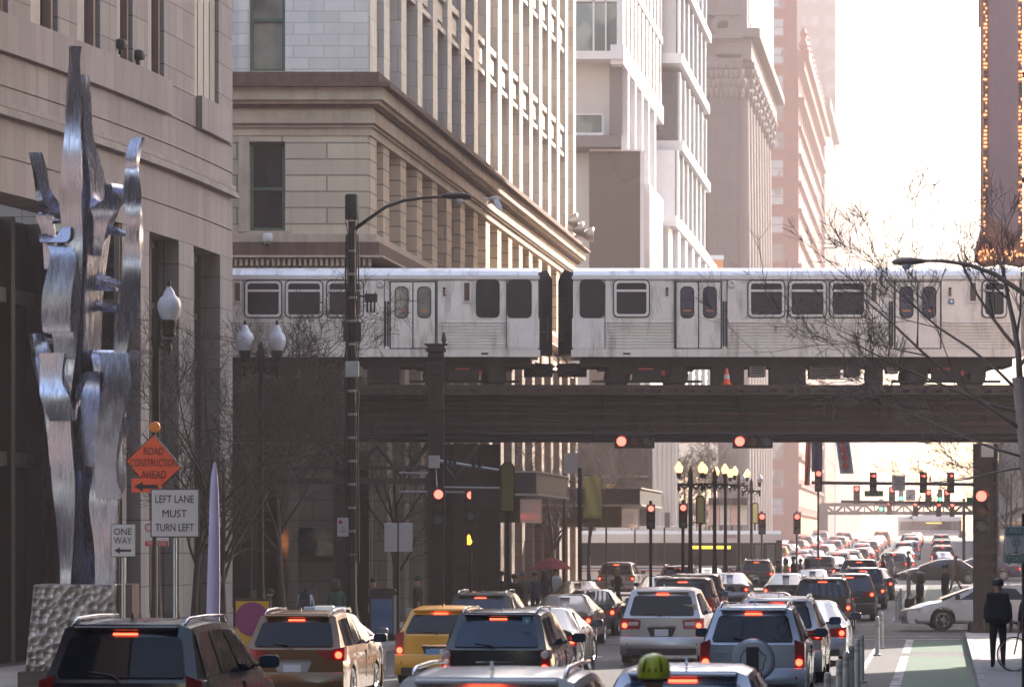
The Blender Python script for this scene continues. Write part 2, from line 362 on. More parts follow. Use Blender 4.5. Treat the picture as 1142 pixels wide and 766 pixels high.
for t, o, z, sd_ in ((tx(132), .05, 14.9, 'left'), (tx(152), .05, 14.83, 'right')):
    c = thing('security_camera', 'small dark camera on the sill of the granite building, the %s one' % sd_, 'camera', fac(t, o, z))
    mb = MB(); mb.lathe([(.05, 0), (.05, .12), (.17, .14), (.19, .24), (.14, .36), (.02, .4)], n=12); mb.out('housing', DARKM, c, smooth=40)
    mb = MB(); mb.lathe([(.11, .12), (.08, .05), (.01, .0)], (-.2, -.05, .1), n=10); mb.out('lens', G_DARK, c, smooth=True)

# 2. cream terracotta block
D2 = 133.0; U2 = -19.75
def px2(x, y): return P(x, y, D2)
def z2(y): return CH - (y - CY) * D2 / F
def x2(x): return (x - CX) * D2 / F
CREAM = blocks('cream_terracotta', (.78, .72, .66), 1.05, .40, .012, .55, .10, .55, .25, .5, .5, offs=(.3, .12))
BUFF = blocks('buff_stone', (.66, .53, .39), 3.1, .56, .03, .4, .12, .75, .4, .5, .6, offs=(.2, .26))
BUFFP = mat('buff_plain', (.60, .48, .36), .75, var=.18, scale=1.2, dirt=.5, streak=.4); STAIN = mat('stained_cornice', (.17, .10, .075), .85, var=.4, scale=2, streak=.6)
GREENF = mat('green_window_frame', (.13, .19, .135), .5, dirt=.5); TERR = blocks('terracotta_pier', (.66, .61, .56), .62, .95, .014, .45, .14, .5, .2, .5, .5)
b2 = thing('terracotta_building', 'cream terracotta corner building with a stained cornice behind the train', 'building', S(U2, D2, 0))
mb = MB(); XR = x2(415) - .15; XL = -34
wx0, wx1 = x2(277.5), x2(317.5)
for (z0, z1, mat_) in ((z2(80), 44, CREAM), (z2(262), z2(150), BUFF)):
    mb = MB(); wz = (z2(79.5), z2(-110)) if mat_ is CREAM else (z2(258), z2(157)); D = D2 + (.25 if mat_ is CREAM else .3)
    def wall(xa, xb, za, zb): mb.box(xa, xb, D, D + .8, za, zb)
    wall(XL, wx0 - .0, z0, z1); wall(wx1, XR, z0, z1); wall(wx0, wx1, wz[1], z1)
    if wz[0] > z0 + .01: wall(wx0, wx1, z0, wz[0])
    if mat_ is CREAM:
        pass
    mb.out('wall', mat_, b2, world=True)
def band(name, z0, z1, o, m, v1=208):          # a course that returns round the corner
    mb = MB(); mb.box(XL, XR + o, D2 - o + .3, D2 + 1.2, z0, z1)
    mb.fn = lambda x, y, z: S(x, y, z); mb.box(U2 - 1.5, U2 + o, D2 - o + .306, v1 + o, z0 + .004, z1 - .004); mb.fn = None
    return mb.out(name, m, b2, world=True)
XR = S(U2, D2).x + .0
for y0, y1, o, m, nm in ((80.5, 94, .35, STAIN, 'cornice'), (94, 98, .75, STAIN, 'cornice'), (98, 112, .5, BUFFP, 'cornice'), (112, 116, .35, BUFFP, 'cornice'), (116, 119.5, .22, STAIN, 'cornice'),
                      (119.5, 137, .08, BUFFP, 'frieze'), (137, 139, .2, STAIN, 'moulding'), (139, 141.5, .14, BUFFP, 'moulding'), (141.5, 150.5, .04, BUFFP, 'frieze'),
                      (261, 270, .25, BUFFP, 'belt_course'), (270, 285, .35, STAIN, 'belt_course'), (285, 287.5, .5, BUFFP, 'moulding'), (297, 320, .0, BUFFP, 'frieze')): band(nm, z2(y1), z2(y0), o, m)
mb = MB(); mb.box(XL, XR, D2 + .25, D2 + 1, z2(298), z2(286)); k = XL
while k < XR: mb.box(k, k + .1, D2 - .08, D2 + .25, z2(296.5), z2(288.5)); k += .185
mb.out('dentils', BUFFP, b2, world=True)
M_SASH = GREENF
for (wz0, wz1, mid, gl) in ((z2(79), z2(-20), z2(20), G_BLIND), (z2(257), z2(158), z2(209), G_DARK)):
    mb = MB(); mb.box(wx0 + .0, wx1 - .0, D2 + .75, D2 + .8, wz0, wz1); w = mb.out('window', gl, b2, world=True)
    mb = MB()
    for a, b in ((wx0, wx0 + .12), (wx1 - .12, wx1)): mb.box(a, b, D2 + .62, D2 + .74, wz0, wz1)
    for a, b in ((wz0, wz0 + .14), (wz1 - .1, wz1), (mid - .05, mid + .06)): mb.box(wx0 + .121, wx1 - .121, D2 + .63, D2 + .73, a, b)
    mb.out('sash_frame', GREENF, w, world=True)
    mb = MB(); mb.box(wx0 - .25, wx1 + .25, D2 + .12, D2 + .6, wz0 - .17, wz0 - .003); mb.out('sill', BUFFP, w, world=True)
mb = MB(); mb.box(x2(266), x2(277), D2 + .1, D2 + .299, z2(258), z2(152)); mb.out('pilaster', BUFFP, b2, world=True)
mb = MB(); mb.box(x2(266), x2(276), D2 + .1, D2 + .249, z2(80), 40); mb.out('pilaster', CREAM, b2, world=True)
# street front: piers, mullions, windows and spandrels
SF = lambda x, y, z: S(x, y, z)
mb = MB(SF); mb.box(U2 - 14, U2 - 1.0, D2 + 1.3, 207, -.3, 44); mb.out('wall', BUFFP, b2, world=True)
mb = MB(SF); mb.box(U2 - 1.0, U2 - .02, D2 + .3, D2 + 1.7, z2(150), z2(152) + .5); 
bay = 4.4; nb = 16; v0 = D2 + 3.2
mU = MB(SF); mL = MB(SF); mU.box(U2 - 1.1, U2 - .03, D2 + .5, v0 - .0 - 1.15, z2(80), 44); mL.box(U2 - 1.1, U2 - .03, D2 + .5, v0 - 1.15, z2(262), z2(150)); mU.out('pier', TERR, b2, world=True); mL.out('pier', BUFF, b2, world=True)
for k in range(nb + 1):
    v = v0 + k * bay; mU = MB(SF); mL = MB(SF); mM = MB(SF)
    mU.box(U2 - 1.1, U2 - .03, v + .6, v + 1.95, z2(80), 44); mM.box(U2 - .85, U2 - .28, v - 1.15, v - .65, z2(80), 44)
    mL.box(U2 - 1.1, U2 - .06, v + .6, v + 2.1, z2(262), z2(150)); mM.box(U2 - .85, U2 - .35, v - 1.1, v - .7, z2(262), z2(150))
    mU.out('pier', TERR, b2, world=True); mL.out('pier', BUFF, b2, world=True); mM.out('mullion', TERR, b2, world=True)
FL = [(z2(258), z2(152))] + [(19.1 + 5.45 * k, 23.0 + 5.45 * k) for k in range(4)]
for k in range(nb):
    v = v0 + k * bay
    for j, (a, b) in enumerate(FL):
        mb = MB(SF); mb.box(U2 - 1.05, U2 - .85, v - 2.5, v + .6, a, b); mb.m = 1; mb.box(U2 - .84, U2 - .78, v - 2.5, v + .6, (a + b) / 2 - .06, (a + b) / 2 + .06)
        mb.out('window', [G_DARK, GREENF], b2, world=True)
for k in range(nb):
    v = v0 + k * bay
    for j in range(4):
        mb = MB(SF); z = 23.0 + 5.45 * j; mb.box(U2 - 1.1, U2 - .275, v - 2.46, v + .6, z, z + 1.55); mb.box(U2 - .27, U2 - .1, v - 2.46, v + .6, z, z + .2); mb.box(U2 - .27, U2 - .1, v - 2.46, v + .6, z + 1.3, z + 1.55)
        mb.box(U2 - .27, U2 - .18, v - 2.1, v + .2, z + .45, z + 1.1)
        mb.out('spandrel', TERR, b2, world=True)
# lower storeys under the railway
BROWNST = blocks('brown_stone', (.22, .165, .13), 1.6, .7, .02, .5, .12, .8, .5, .5, .4)
mb = MB(); mb.box(XL, XR, D2 + .3, D2 + 1.2, -.3, z2(320)); mb.out('wall', BROWNST, b2, world=True)
mb = MB()
for a, b in ((322, 332), (376, 384), (404, 415)): mb.box(x2(a), x2(b), D2 - .1, D2 + .29, -.2, z2(320))
mb.box(XL, XR, D2 + .05, D2 + .28, -.2, 1.1); mb.out('pilaster', BROWNST, b2, world=True)
mb = MB(); mb.box(x2(334), x2(384), D2 + .15, D2 + .299, z2(620), z2(588)); w = mb.out('window', G_DARK, b2, world=True)
mb = MB(); mb.box(x2(266), x2(312), D2 + .1, D2 + .299, .3, z2(520)); w = mb.out('shop_window', G_DARK, b2, world=True)
mb = MB(); LAMPY = emis('warm_shop_light', (1, .45, .12), 2.5)
for x, y, q in ((268, 603, .14), (309, 601, .1), (309, 608, .12)): mb.box(x2(x) - q, x2(x) + q, D2 + .0, D2 + .09, z2(y) - q, z2(y) + q * 1.5)
mb.out('shop_light', LAMPY, w, world=True)
for k in range(nb + 1):
    mb = MB(SF); v = v0 + k * bay; mb.box(U2 - 1.0, U2 + .1, v + .5, v + 1.7, -.3, 12.4); mb.box(U2 - 1, U2 - .4, v - .3, v, 4.2, 12.4); mb.out('pier', BROWNST, b2, world=True)
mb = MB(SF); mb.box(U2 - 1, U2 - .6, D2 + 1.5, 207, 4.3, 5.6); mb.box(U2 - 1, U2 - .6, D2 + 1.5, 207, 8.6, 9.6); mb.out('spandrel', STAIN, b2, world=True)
for k in range(nb):
    v = v0 + k * bay; mb = MB(SF); mb.box(U2 - 1.0, U2 - .9, v - 2.7, v + .5, .2, 12.3); mb.out('shop_window', G_DARK, b2, world=True)
c = thing('security_camera', 'white dome camera on the brown ledge of the terracotta building', 'camera', P(299, 267, D2 - .15))
mb = MB(); mb.box(-.1, .1, -.1, .4, -.05, .2); mb.out('bracket', mat('white_plastic', (.7, .7, .68), .4), c)
mb = MB(); mb.lathe([(.14, .2), (.17, .1), (.16, -.05), (.12, -.1)], (0, -.15, 0), n=14); mb.out('housing', MATS['white_plastic'], c, smooth=40)
mb = MB(); mb.lathe([(.12, -.1), (.1, -.2), (.04, -.25)], (0, -.15, 0), n=14); mb.out('lens', G_DARK, c, smooth=True)

# 3. white modern building with projecting glass boxes
WHT = mat('white_panel', (.56, .54, .53), .35, var=.05, scale=.5); WHF = mat('white_frame', (.72, .72, .74), .35); GREYS = mat('grey_soffit', (.19, .175, .175), .6); PINKST = blocks('pink_stone', (.42, .28, .23), 1.9, 1.9, .02, .6, .06, .6, 0, 0)
G_PALE = glass('glass_pale', (.10, .125, .125), .08, .6, (.33, .34, .30), .5)
b3 = thing('glass_box_building', 'white modern building with projecting glass boxes and a blank dark screen', 'building', S(-19, 240, 0))
D3 = 235.0
def q3(x0, x1, y0, y1, d, dep): return (x0 - CX) * d / F, (x1 - CX) * d / F, d, d + dep, CH - (y1 - CY) * d / F, CH - (y0 - CY) * d / F
def add3(name, m, specs, parent=None):
    mb = MB()
    for s_ in specs: mb.box(*q3(*s_))
    return mb.out(name, m, parent or b3, world=not parent)
def add3s(name, m, specs):
    mb = MB(SF)
    for s_ in specs: mb.box(*s_)
    return mb.out(name, m, b3, world=True)
add3('wall', PINKST, [(600, 680, 73, 164, 238, 3)])
add3('wall', WHT, [(600, 657, 164, 640, 239, 2)])
w = add3('window', G_DARK, [(640, 657, 90, 150, 237.6, .39)])
add3('balcony', WHF, [(632, 673, 148, 151, 235, 2.9), (672, 673, 127, 148, 235, .1), (640, 673, 127, 128.4, 235, .06)])
add3('balcony_glass', G_PALE, [(632, 671, 128.5, 148, 235.1, .04)])
add3('canopy', GREYS, [(632, 693, 151, 164, 233.5, 6)])
add3('wall', GREYS, [(680, 694, 62, 150, 236.5, 3)])
w = add3('glass_strip', G_PALE, [(641, 656, 175, 300, 238.5, .4)])
add3('frame', WHF, [(655.6, 657, 168, 300, 238.1, .4)] + [(641, 656, y, y + 1.3, 238.2, .25) for y in (189, 221, 248, 273, 290)], None)
w = add3('glass_box', G_PALE, [(600, 688, -150, 57, D3 + .3, 12)])
add3('frame', WHF, [(600, 694, 57, 66, D3 - .2, 13), (661, 663, -150, 57, D3, .28), (675, 676.5, -150, 57, D3, .28), (688, 694.5, -150, 57, D3 - .1, 13), (600, 688, -1, 2, D3, .29)])
SCR = mat('dark_screen', (.11, .09, .085), .35, .5, var=.1, scale=.03)
add3('dark_screen', SCR, [(657.5, 714, 169, 600, D3, 6)])
add3('frame', WHF, [(714, 718.5, 168, 600, D3 - .1, 1), (657.5, 714, 166.5, 168.8, D3 - .1, 6)])
# street side
us = -19.4
add3s('wall', WHT, [(us - 14, us - .8, 237, 268, -.3, 48), (-30, us + .5, 250, 262, -.3, 26.0), (us - 8, us - .0, 262.1, 308, -.3, 24)])
add3s('box_soffit', WHF, [(us - .79, us + .02, 235.1, 269, 31.9, 33.1), (us - .79, us, 235.2, 269, 37.4, 37.9), (us - .79, us, 235.2, 269, 43.2, 43.7)])
wnd = MB(SF); wnd.box(us - .78, us - .35, 236, 269, 33.2, 37.3); wnd.box(us - .78, us - .35, 236, 269, 38, 43.1); wnd.out('glass_box', G_PALE, b3, world=True)
mb = MB(SF)
for k in range(11): v = 236 + k * 3.1; mb.box(us - .34, us - .1, v, v + 1.7, 33.1, 37.4); mb.box(us - .34, us - .08, v + .6, v + 2.1, 37.9, 43.2)
mb.out('sun_screen', WHT, b3, world=True)
for k in range(5): v = 238 + k * 5.6; add3s('fin', WHF, [(us - .79, us + .05, v, v + .9, 22 - k * .1, 31.9)])
add3s('parapet', WHF, [(us - .8, us + .1, 236, 262, 21.2, 22)])
for k, (va, vb, zb) in enumerate(((268, 300, 24.8), (270, 302, 30.5), (269, 301, 36.5), (270, 303, 42.3))):
    add3s('glass_box', G_BLUE if k > 1 else G_PALE, [(us - 6, us + .9, va + 1, vb, zb + .4, zb + 5.3)])
    add3s('frame', WHF, [(us - 6, us + 1.3, va, vb + .3, zb - .3, zb + .4)] + [(us + .91, us + 1.05, va + 1 + j * 5, va + 1.5 + j * 5, zb + .4, zb + 5.3) for j in range(7)])
    mb = MB(); mb.box(*[S(us - 6, va).x, S(us + .9, va).x, va + .85, va + .99, zb + .4, zb + 5.3]); 
    mb.out('front_panel', [WHF, G_BLUE, WHT, G_BLUE][k], b3, world=True)
LOWST = blocks('mauve_stone', (.06, .048, .046), 2.2, 1.1, .02, .6, .1, .7, .4)
mb = MB(SF); mb.box(us - 6, us + 1.5, 234, 309, -.3, 11); mb.out('base_wall', LOWST, b3, world=True)
for k in range(9): v = 236 + k * 8; mb = MB(SF); mb.box(us + 1.45, us + 1.6, v, v + 5.5, .5, 8.5); mb.out('shop_window', G_DARK, b3, world=True)
mb = MB(); mb.box(*q3(600, 727, 480, 615, 233.4, .55)); mb.out('base_front', LOWST, b3, world=True)
for x in (642, 664, 690, 708): mb = MB(); mb.box(*q3(x, x + 14, 500, 530, 233.3, .08)); w = mb.out('window', G_DARK, b3, world=True); mb = MB(); mb.box(*q3(x - 1, x + 15, 530, 532, 233.1, .28)); mb.out('sill', GREYS, w, world=True)
for x in (640, 672, 702): mb = MB(); mb.box(*q3(x, x + 24, 556, 600, 233.3, .08)); mb.out('shop_window', G_DARK, b3, world=True); mb = MB(); mb.box(*q3(x - 1, x + 25, 548, 555, 231.8, 1.55)); mb.out('awning', mat('awning_brown', (.09, .035, .02), .8), b3, world=True)
for k in range(5): x = 729 + k * 5.2; c_ = P(x + 2, 606, 233); mb = MB(); mb.lathe([(.17, z4q) for z4q in (0, 10.6)], (c_.x, 233, 0), 10); mb.out('white_pilaster', WHT, b3, smooth=40, world=True)
mb = MB(); mb.box(*q3(728, 757, 480, 615, 233.2, .7)); mb.out('white_bay', WHT, b3, world=True)
mb = MB(SF); mb.box(us - 6, us + .85, 262.2, 309, 20, 24.3); mb.out('podium', WHT, b3, world=True)
for k in range(5): v = 270 + k * 7.6; add3s('podium_window', G_BLUE, [(us, us + .9, v, v + 3.6, 2, 22.6)]); add3s('louvre', GREYS, [(us + .9, us + 1.0, v + .3, v + 3.3, 15 + j * .6, 15.25 + j * .6) for j in range(4)])
for k in range(6): v = 266.5 + k * 7.6; add3s('fin', WHF, [(us + .01, us + 1.2, v, v + 2.2, -.3, 24.3)])
add3s('parapet', WHF, [(us - 6, us + 1.35, 262.5, 310, 24.31, 25.0)])

# 4. classical stone block
STN = blocks('limestone', (.12, .095, .09), 2.2, 1.55, .03, .6, .08, .8, .3); STP = mat('limestone_plain', (.17, .14, .13), .8, var=.12, scale=.4, streak=.3)
b4 = thing('classical_building', 'weathered stone building with carved corinthian capitals beyond the white building', 'building', S(-18.4, 351, 0))
D4, U4 = 351.0, -18.4
add = lambda name, m, specs, b: (lambda mb: ([mb.box(*q3(*s_)) for s_ in specs], mb.out(name, m, b, world=True))[1])(MB())
z4 = lambda y: CH - (y - CY) * D4 / F
mb = MB(SF); mb.box(U4 - 20, U4 - .6, D4 + .6, 404, -.3, 62); mb.out('wall', STN, b4, world=True)
add('pilaster', STN, [(789, 823, 106, 606, D4, .59)], b4)
add('cornice', STP, [(700, 829, 38, 43, D4 - .9, 3), (700, 828, 43, 46, D4 - .5, 2)], b4)
add('frieze', STP, [(700, 826, 46, 64, D4 + .2, 2), (700, 826, -20, 12, D4 + .2, 2)], b4)
add('architrave', STP, [(700, 827, 61, 65, D4 - .1, 2), (700, 827, 12, 17, D4 - .4, 2)], b4)
mb = MB()
for x in [787 + k * 5.6 for k in range(8)]:                    # the capital: three rows of leaves and volutes
    for r_, y in enumerate((104, 94, 84)):
        c_ = P(x + (2.8 if r_ == 1 else 0), y, D4 - .15 - r_ * .1); mb.lathe([(.1, -.4), (.26, 0), (.3, .35), (.16, .5)], c_, 7)
for x in (788, 796, 805, 814, 824): mb.lathe([(.12, -.2), (.42, -.1), (.42, .1), (.12, .2)], P(x, 72, D4 - .4), 10, 'y')
mb.box(*q3(788, 824, 69, 106, D4 - .05, .6)); mb.box(*q3(785, 828, 65, 69, D4 - .6, 1)); mb.out('capital', STP, b4, smooth=50, world=True)
mb = MB(); mb.lathe([(.9, -.15), (1.1, 0), (.9, .15)], P(806, 29, D4 - .1), 18, 'y'); mb.lathe([(.5, -.15), (.6, .1)], P(806, 29, D4 - .1), 14, 'y'); mb.out('carved_wreath', STP, b4, smooth=40, world=True)
for (a, b, c_, d_) in ((770, 783, 74, 109), (769, 783, 136, 170), (766, 783, 195, 229), (760, 780, 250, 285), (771, 784, -10, 30)):
    w = add('window', G_BLUE if d_ < 120 else G_DARK, [(a, b, c_, d_, D4 + .45, .14)], b4)
    mb = MB(); x0, x1, yy, _, z0, z1 = q3(a, b, c_, d_, D4 + .2, .3)
    for s_ in ((x0 - .2, x0, z0, z1), (x1, x1 + .2, z0, z1), (x0 - .3, x1 + .3, z0 - .3, z0), (x0 - .3, x1 + .3, z1, z1 + .3), (x0, x1, (z0 + z1) / 2 - .07, (z0 + z1) / 2 + .07)): mb.box(s_[0], s_[1], yy, yy + .24, s_[2], s_[3])
    mb.out('frame', STP, w, world=True)
for k in range(9):                                              # street colonnade
    v = D4 + 3 + k * 5.6; mb = MB(SF); mb.lathe([(1.15, -.3), (1.0, .8), (1.0, 30), (.85, 43.4)], (U4 - .1, v, 0), 14); mb.m = 0
    mb.out('column', STP, b4, smooth=40, world=True)
    mb = MB(SF); rr = random.Random(k)
    for r_ in range(3):
        for a_ in range(9): an = a_ * .7 + r_ * .35; mb.lathe([(.08, -.5), (.3, 0), (.34, .35), (.12, .55)], (U4 - .1 + math.cos(an) * (.95 + r_ * .15), v + math.sin(an) * (.95 + r_ * .15), 43.9 + r_ * .9), 6)
    mb.lathe([(.85, 43.3), (1.3, 46.2)], (U4 - .1, v, 0), 12); mb.box(U4 - 1.5, U4 + 1.3, v - 1.4, v + 1.4, 46.2, 46.7); mb.out('capital', STP, b4, smooth=50, world=True)
mb = MB(SF); mb.box(U4 - 2, U4 + 1.1, D4 - .1, 405, 46.75, 48.6); mb.box(U4 - 2, U4 + 1.9, D4 - .8, 405.5, 48.7, 49.5); mb.box(U4 - 2, U4 + .7, D4, 405, 49.6, 62); mb.out('entablature', STP, b4, world=True)
mb = MB(SF)
for k in range(13): mb.box(U4 + .71, U4 + .8, D4 + 2 + k * 4, D4 + 4.4 + k * 4, 50.5, 61)
mb.out('attic_windows', G_BLUE, b4, world=True)

# 5. red brick tower and its lower street wing
RED = blocks('red_brick', (.19, .025, .018), .9, .3, .02, .8, .2, .8, 0, .5, 0); REDP = mat('red_trim', (.24, .07, .055), .7)
b5 = thing('brick_tower', 'tall red brick building with one column of windows facing us', 'building', S(-18.4, 491, 4))
D5, U5 = 491.0, -18.4
mb = MB(); mb.box(-60, S(U5, D5).x, D5, D5 + 13, -1, 100); mb.out('wall', RED, b5, world=True)
mb = MB(SF); mb.box(U5 - 20, U5 - .3, D5 + 13.2, 600, -1, 66); mb.out('wing_wall', RED, b5, world=True)
mb = MB(SF); mb.box(U5 - 2, U5 + 1.1, D5 + 13.1, 601, 66, 67.2); mb.box(U5 - 2, U5 + .5, D5 + 13.1, 600.5, 60.2, 61); mb.box(U5 - 2, U5 + .5, D5 + 13.1, 600.5, 64.6, 66); mb.out('cornice', REDP, b5, world=True)
for k in range(14): mb = MB(SF); mb.lathe([(.3, 67.2), (.7, 68), (.3, 69), (.5, 69.6), (.1, 70.4)], (U5 + .3, D5 + 15 + k * 6, 0), 8); mb.out('finial', REDP, b5, world=True)
G_SKYW = glass('glass_sky', (.25, .27, .30), .05, 1, (.03, .03, .04), .35)
for k in range(-2, 18):
    y = 21.5 + k * 31.4
    w = add('window', G_SKYW, [(859.5, 873.5, y, y + 18.5, D5 - .02, .2)], b5)
    mb = MB(); x0, x1, yy, _, z0, z1 = q3(859.5, 873.5, y, y + 18.5, D5 - .06, .3)
    for s_ in ((x0 - .12, x0 + .04, z0, z1), (x1 - .04, x1 + .12, z0, z1), (x0 - .12, x1 + .12, z0 - .22, z0 + .06), (x0, x1, z1 - .06, z1 + .1), (x0, x1, (z0 + z1) / 2 - .05, (z0 + z1) / 2 + .05)): mb.box(s_[0], s_[1], yy - .05, yy + .03, s_[2], s_[3])
    mb.out('frame', REDP, w, world=True)
mb = MB(SF)
for j in range(17):
    for k in range(12): mb.box(U5 - .32, U5 - .28 + .02, D5 + 16 + k * 6.8, D5 + 19.5 + k * 6.8, 4 + j * 3.6, 6.2 + j * 3.6)
tag(mb.out('wing_windows', G_SKYW, b5, world=True), kind='stuff')
mb = MB(SF)
for j in range(17): mb.box(U5 - .3, U5 + .12, D5 + 13.2, 600, 2.9 + j * 3.6, 3.3 + j * 3.6)
mb.out('belt_course', REDP, b5, world=True)
# 6. pale towers in the haze
PALE = blocks('pale_tower', (.20, .17, .18), 3.2, 3.4, .06, .8, .05, .6, 0, 0, 0); G_P2 = glass('glass_far', (.17, .17, .19), .2)
b6 = thing('pale_tower', 'pale office tower with paired windows fading into the haze beyond the brick tower', 'building', S(-18.7, 680, 4.4))
mb = MB(SF); mb.box(-60, -18.7, 680, 900, -1, 125); mb.out('wall', PALE, b6, world=True)
for j in range(30):
    for x in (893.5, 903, 921): mb = MB(); mb.box(*q3(x, x + 10 if x > 900 else x + 6, 4 + j * 24.6 - 60, 16 + j * 24.6 - 60, 679.9, .3)); mb.out('window', G_P2, b6, world=True)
b7 = thing('stone_block', 'slim cream building with a small cornice between brick tower and pale tower', 'building', S(-18.6, 604, 4.4))
mb = MB(SF); mb.box(-40, -18.3, 604, 660, -1, 71); mb.out('wall', STP, b7, world=True)
mb = MB(SF); mb.box(-40, -17.4, 603, 661, 71, 72.5); mb.box(-40, -17.8, 603.4, 661, 34, 35); mb.out('cornice', STP, b7, world=True)
for j in range(16):
    for k in range(6): mb = MB(SF); mb.box(-18.31, -18.2, 607 + k * 9, 611 + k * 9, 9 + j * 3.6, 11.2 + j * 3.6); mb.out('window', G_P2, b7, world=True)
# ------------------------------------------------------------------ buildings on the right side
def right_block(label, v0, v1, h, col, ub=RB, nm='street_building', wd=24):
    b = thing(nm, label, 'building', S(ub, (v0 + v1) / 2)); m = blocks('rb_%d' % int(v0), col, 1.4, .7, .02, .6, .1, .8, .3)
    mb = MB(SF); mb.box(ub, ub + wd, v0, v1, -.5, h); mb.out('wall', m, b, world=True)
    mb = MB(SF); mb.box(ub - .5, ub + wd + .3, v0 - .3, v1 + .3, h, h + 1); mb.box(ub - .25, ub + 1, v0 - .2, v1 + .2, 5, 5.6); mb.out('cornice', m, b, world=True)
    mb = MB(SF); n = int((v1 - v0) / 4.5)
    for j in range(int((h - 8) / 3.8)):
        for k in range(n): mb.box(ub - .02, ub + .2, v0 + 1 + k * 4.5, v0 + 3.4 + k * 4.5, 7 + j * 3.8, 9.4 + j * 3.8)
    for k in range(n): mb.box(ub - .03, ub + .2, v0 + .5 + k * 4.5, v0 + 4.3 + k * 4.5, .4, 4.4)
    tag(mb.out('windows', G_DARK, b, world=True), kind='stuff')
    mb = MB(SF)
    for j in range(int((h - 9) / 7)):
        for x in range(wd // 6): mb.box(ub + 2 + x * 5, ub + 4.4 + x * 5, v0 - .03, v0 + .2, 8 + j * 3.8, 10.4 + j * 3.8)
    mb.out('end_windows', G_DARK, b, world=True)
right_block('unseen brown stone block on the right before the railway, added for its shade', -170, 93, 60, (.20, .16, .14))  # out of view; added to shade the near street, ends early for a sun strip
right_block('unseen stone block on the left, nearer than the granite one, added to darken reflections', -170, 44, 55, (.20, .17, .155), -44.5)  # out of view; added so car glass and paint reflect a dark canyon
right_block('unseen brown block closing the street behind, added to darken reflections', -215, -190, 45, (.17, .14, .13), -30)  # out of view; added to close off the bright sky behind the camera
right_block('unseen tall brick block on the right just past the railway, added for its shade', 133, 212, 110, (.24, .12, .09), wd=12)  # out of view; height and depth shaped to keep sun off the left fronts
right_block('low grey building on the right past the second crossing', 240, 350, 11, (.25, .24, .24), 5.2)
right_block('distant low red building on the right side of the street', 352, 470, 9, (.28, .13, .11), 5.0)
# ------------------------------------------------------------------ elevated railway
LST = mat('riveted_steel', (.065, .047, .045), .6, .2, var=.4, scale=1.5, dirt=.5, streak=.5); LST2 = mat('weathered_girder', (.075, .052, .055), .6, .15, var=.35, scale=.8, dirt=.6, streak=.8); RUST = mat('rusty_steel', (.10, .055, .04), .75, .2, var=.4, dirt=.6)
WOOD = mat('old_ties', (.07, .055, .045), .9, var=.4, scale=5)
DL = 119.0
zl = lambda y, d=DL: CH - (y - CY) * d / F
xl = lambda x, d=DL: (x - CX) * d / F
el = thing('elevated_railway', 'dark riveted steel railway viaduct crossing above the street', 'viaduct', (0, 121, 0))
X0, X1 = -62, 46
for Y, nm in ((117.2, 'near'), (120.2, 'mid'), (123.8, 'mid'), (127.6, 'far')):
    mb = MB(); w = .03
    mb.box(X0, X1, Y - .02, Y + .02, 6.12, 7.12)                       # web
    for z0, z1, h in ((6.05, 6.12, .22), (7.12, 7.19, .22)): mb.box(X0, X1, Y - h, Y + h, z0, z1)
    for z in (6.125, 6.98): mb.box(X0, X1, Y - .12, Y - .021, z, z + .13)
    x = X0 + 1
    while x < X1: mb.box(x, x + .07, Y - .14, Y - .021, 6.26, 6.97); x += 1.45
    mb.out('girder', LST2 if Y == 117.2 else LST, el, world=True)
    if Y == 117.2:
        mb = MB(); x = X0
        while x < X1:
            for z in (6.17, 7.05): mb.box(x, x + .05, Y - .15, Y - .121, z, z + .05)
            x += .22
        for k in range(40): xx = X0 + k * 2.9; mb.box(xx, xx + .03, Y - .155, Y - .141, 6.3, 6.95)
        tag(mb.out('rivets', LST, el, world=True), kind='stuff')
        for z0, z1, o_ in ((6.62, 6.67, .30), (6.92, 6.98, .42), (6.30, 6.36, .34)): mb = MB(); mb.box(X0, X1, Y - o_, Y - o_ + .06, z0, z1); mb.out('pipe', RUST, el, world=True)
        for k in range(26):
            xx = X0 + 1.7 + k * 4.2; mb = MB(); mb.prism([(xx, Y - .16, 6.6), (xx, Y - .7, 7.18), (xx, Y - .16, 7.18)], (.08, 0, 0)); mb.out('bracket', LST, el, world=True)
mb = MB(); mb.box(X0, X1, 116.42, 116.95, 7.195, 7.25); mb.out('walkway', WOOD, el, world=True)
mb = MB(); x = X0
while x < X1: mb.box(x, x + .12, 117.25, 127.55, 6.2, 6.9); x += 1.0
mb.out('floor_beams', LST, el, world=True)
mb = MB(); x = X0
while x < X1: mb.box(x, x + .2, 116.6, 128.2, 7.20, 7.37); x += .5
tag(mb.out('ties', WOOD, el, world=True), kind='stuff')
for Y in (118.9, 120.35, 124.0, 125.45): mb = MB(); mb.box(X0, X1, Y - .035, Y + .035, 7.371, 7.55); mb.out('rail', RUST, el, world=True)
for Y in (116.7, 128.1): mb = MB(); mb.box(X0, X1, Y - .05, Y + .3, 7.371, 7.5); mb.out('guard_timber', WOOD, el, world=True)
for z, r in ((6.85, .03), (6.5, .025), (5.95, .04), (7.1, .02)):
    mb = MB(); mb.tube([(X0 + k * 6, 116.88 + .02 * (k % 2), z - .06 * (k % 3)) for k in range(18)], r, 5); mb.out('conduit', DARKM, el, world=True)
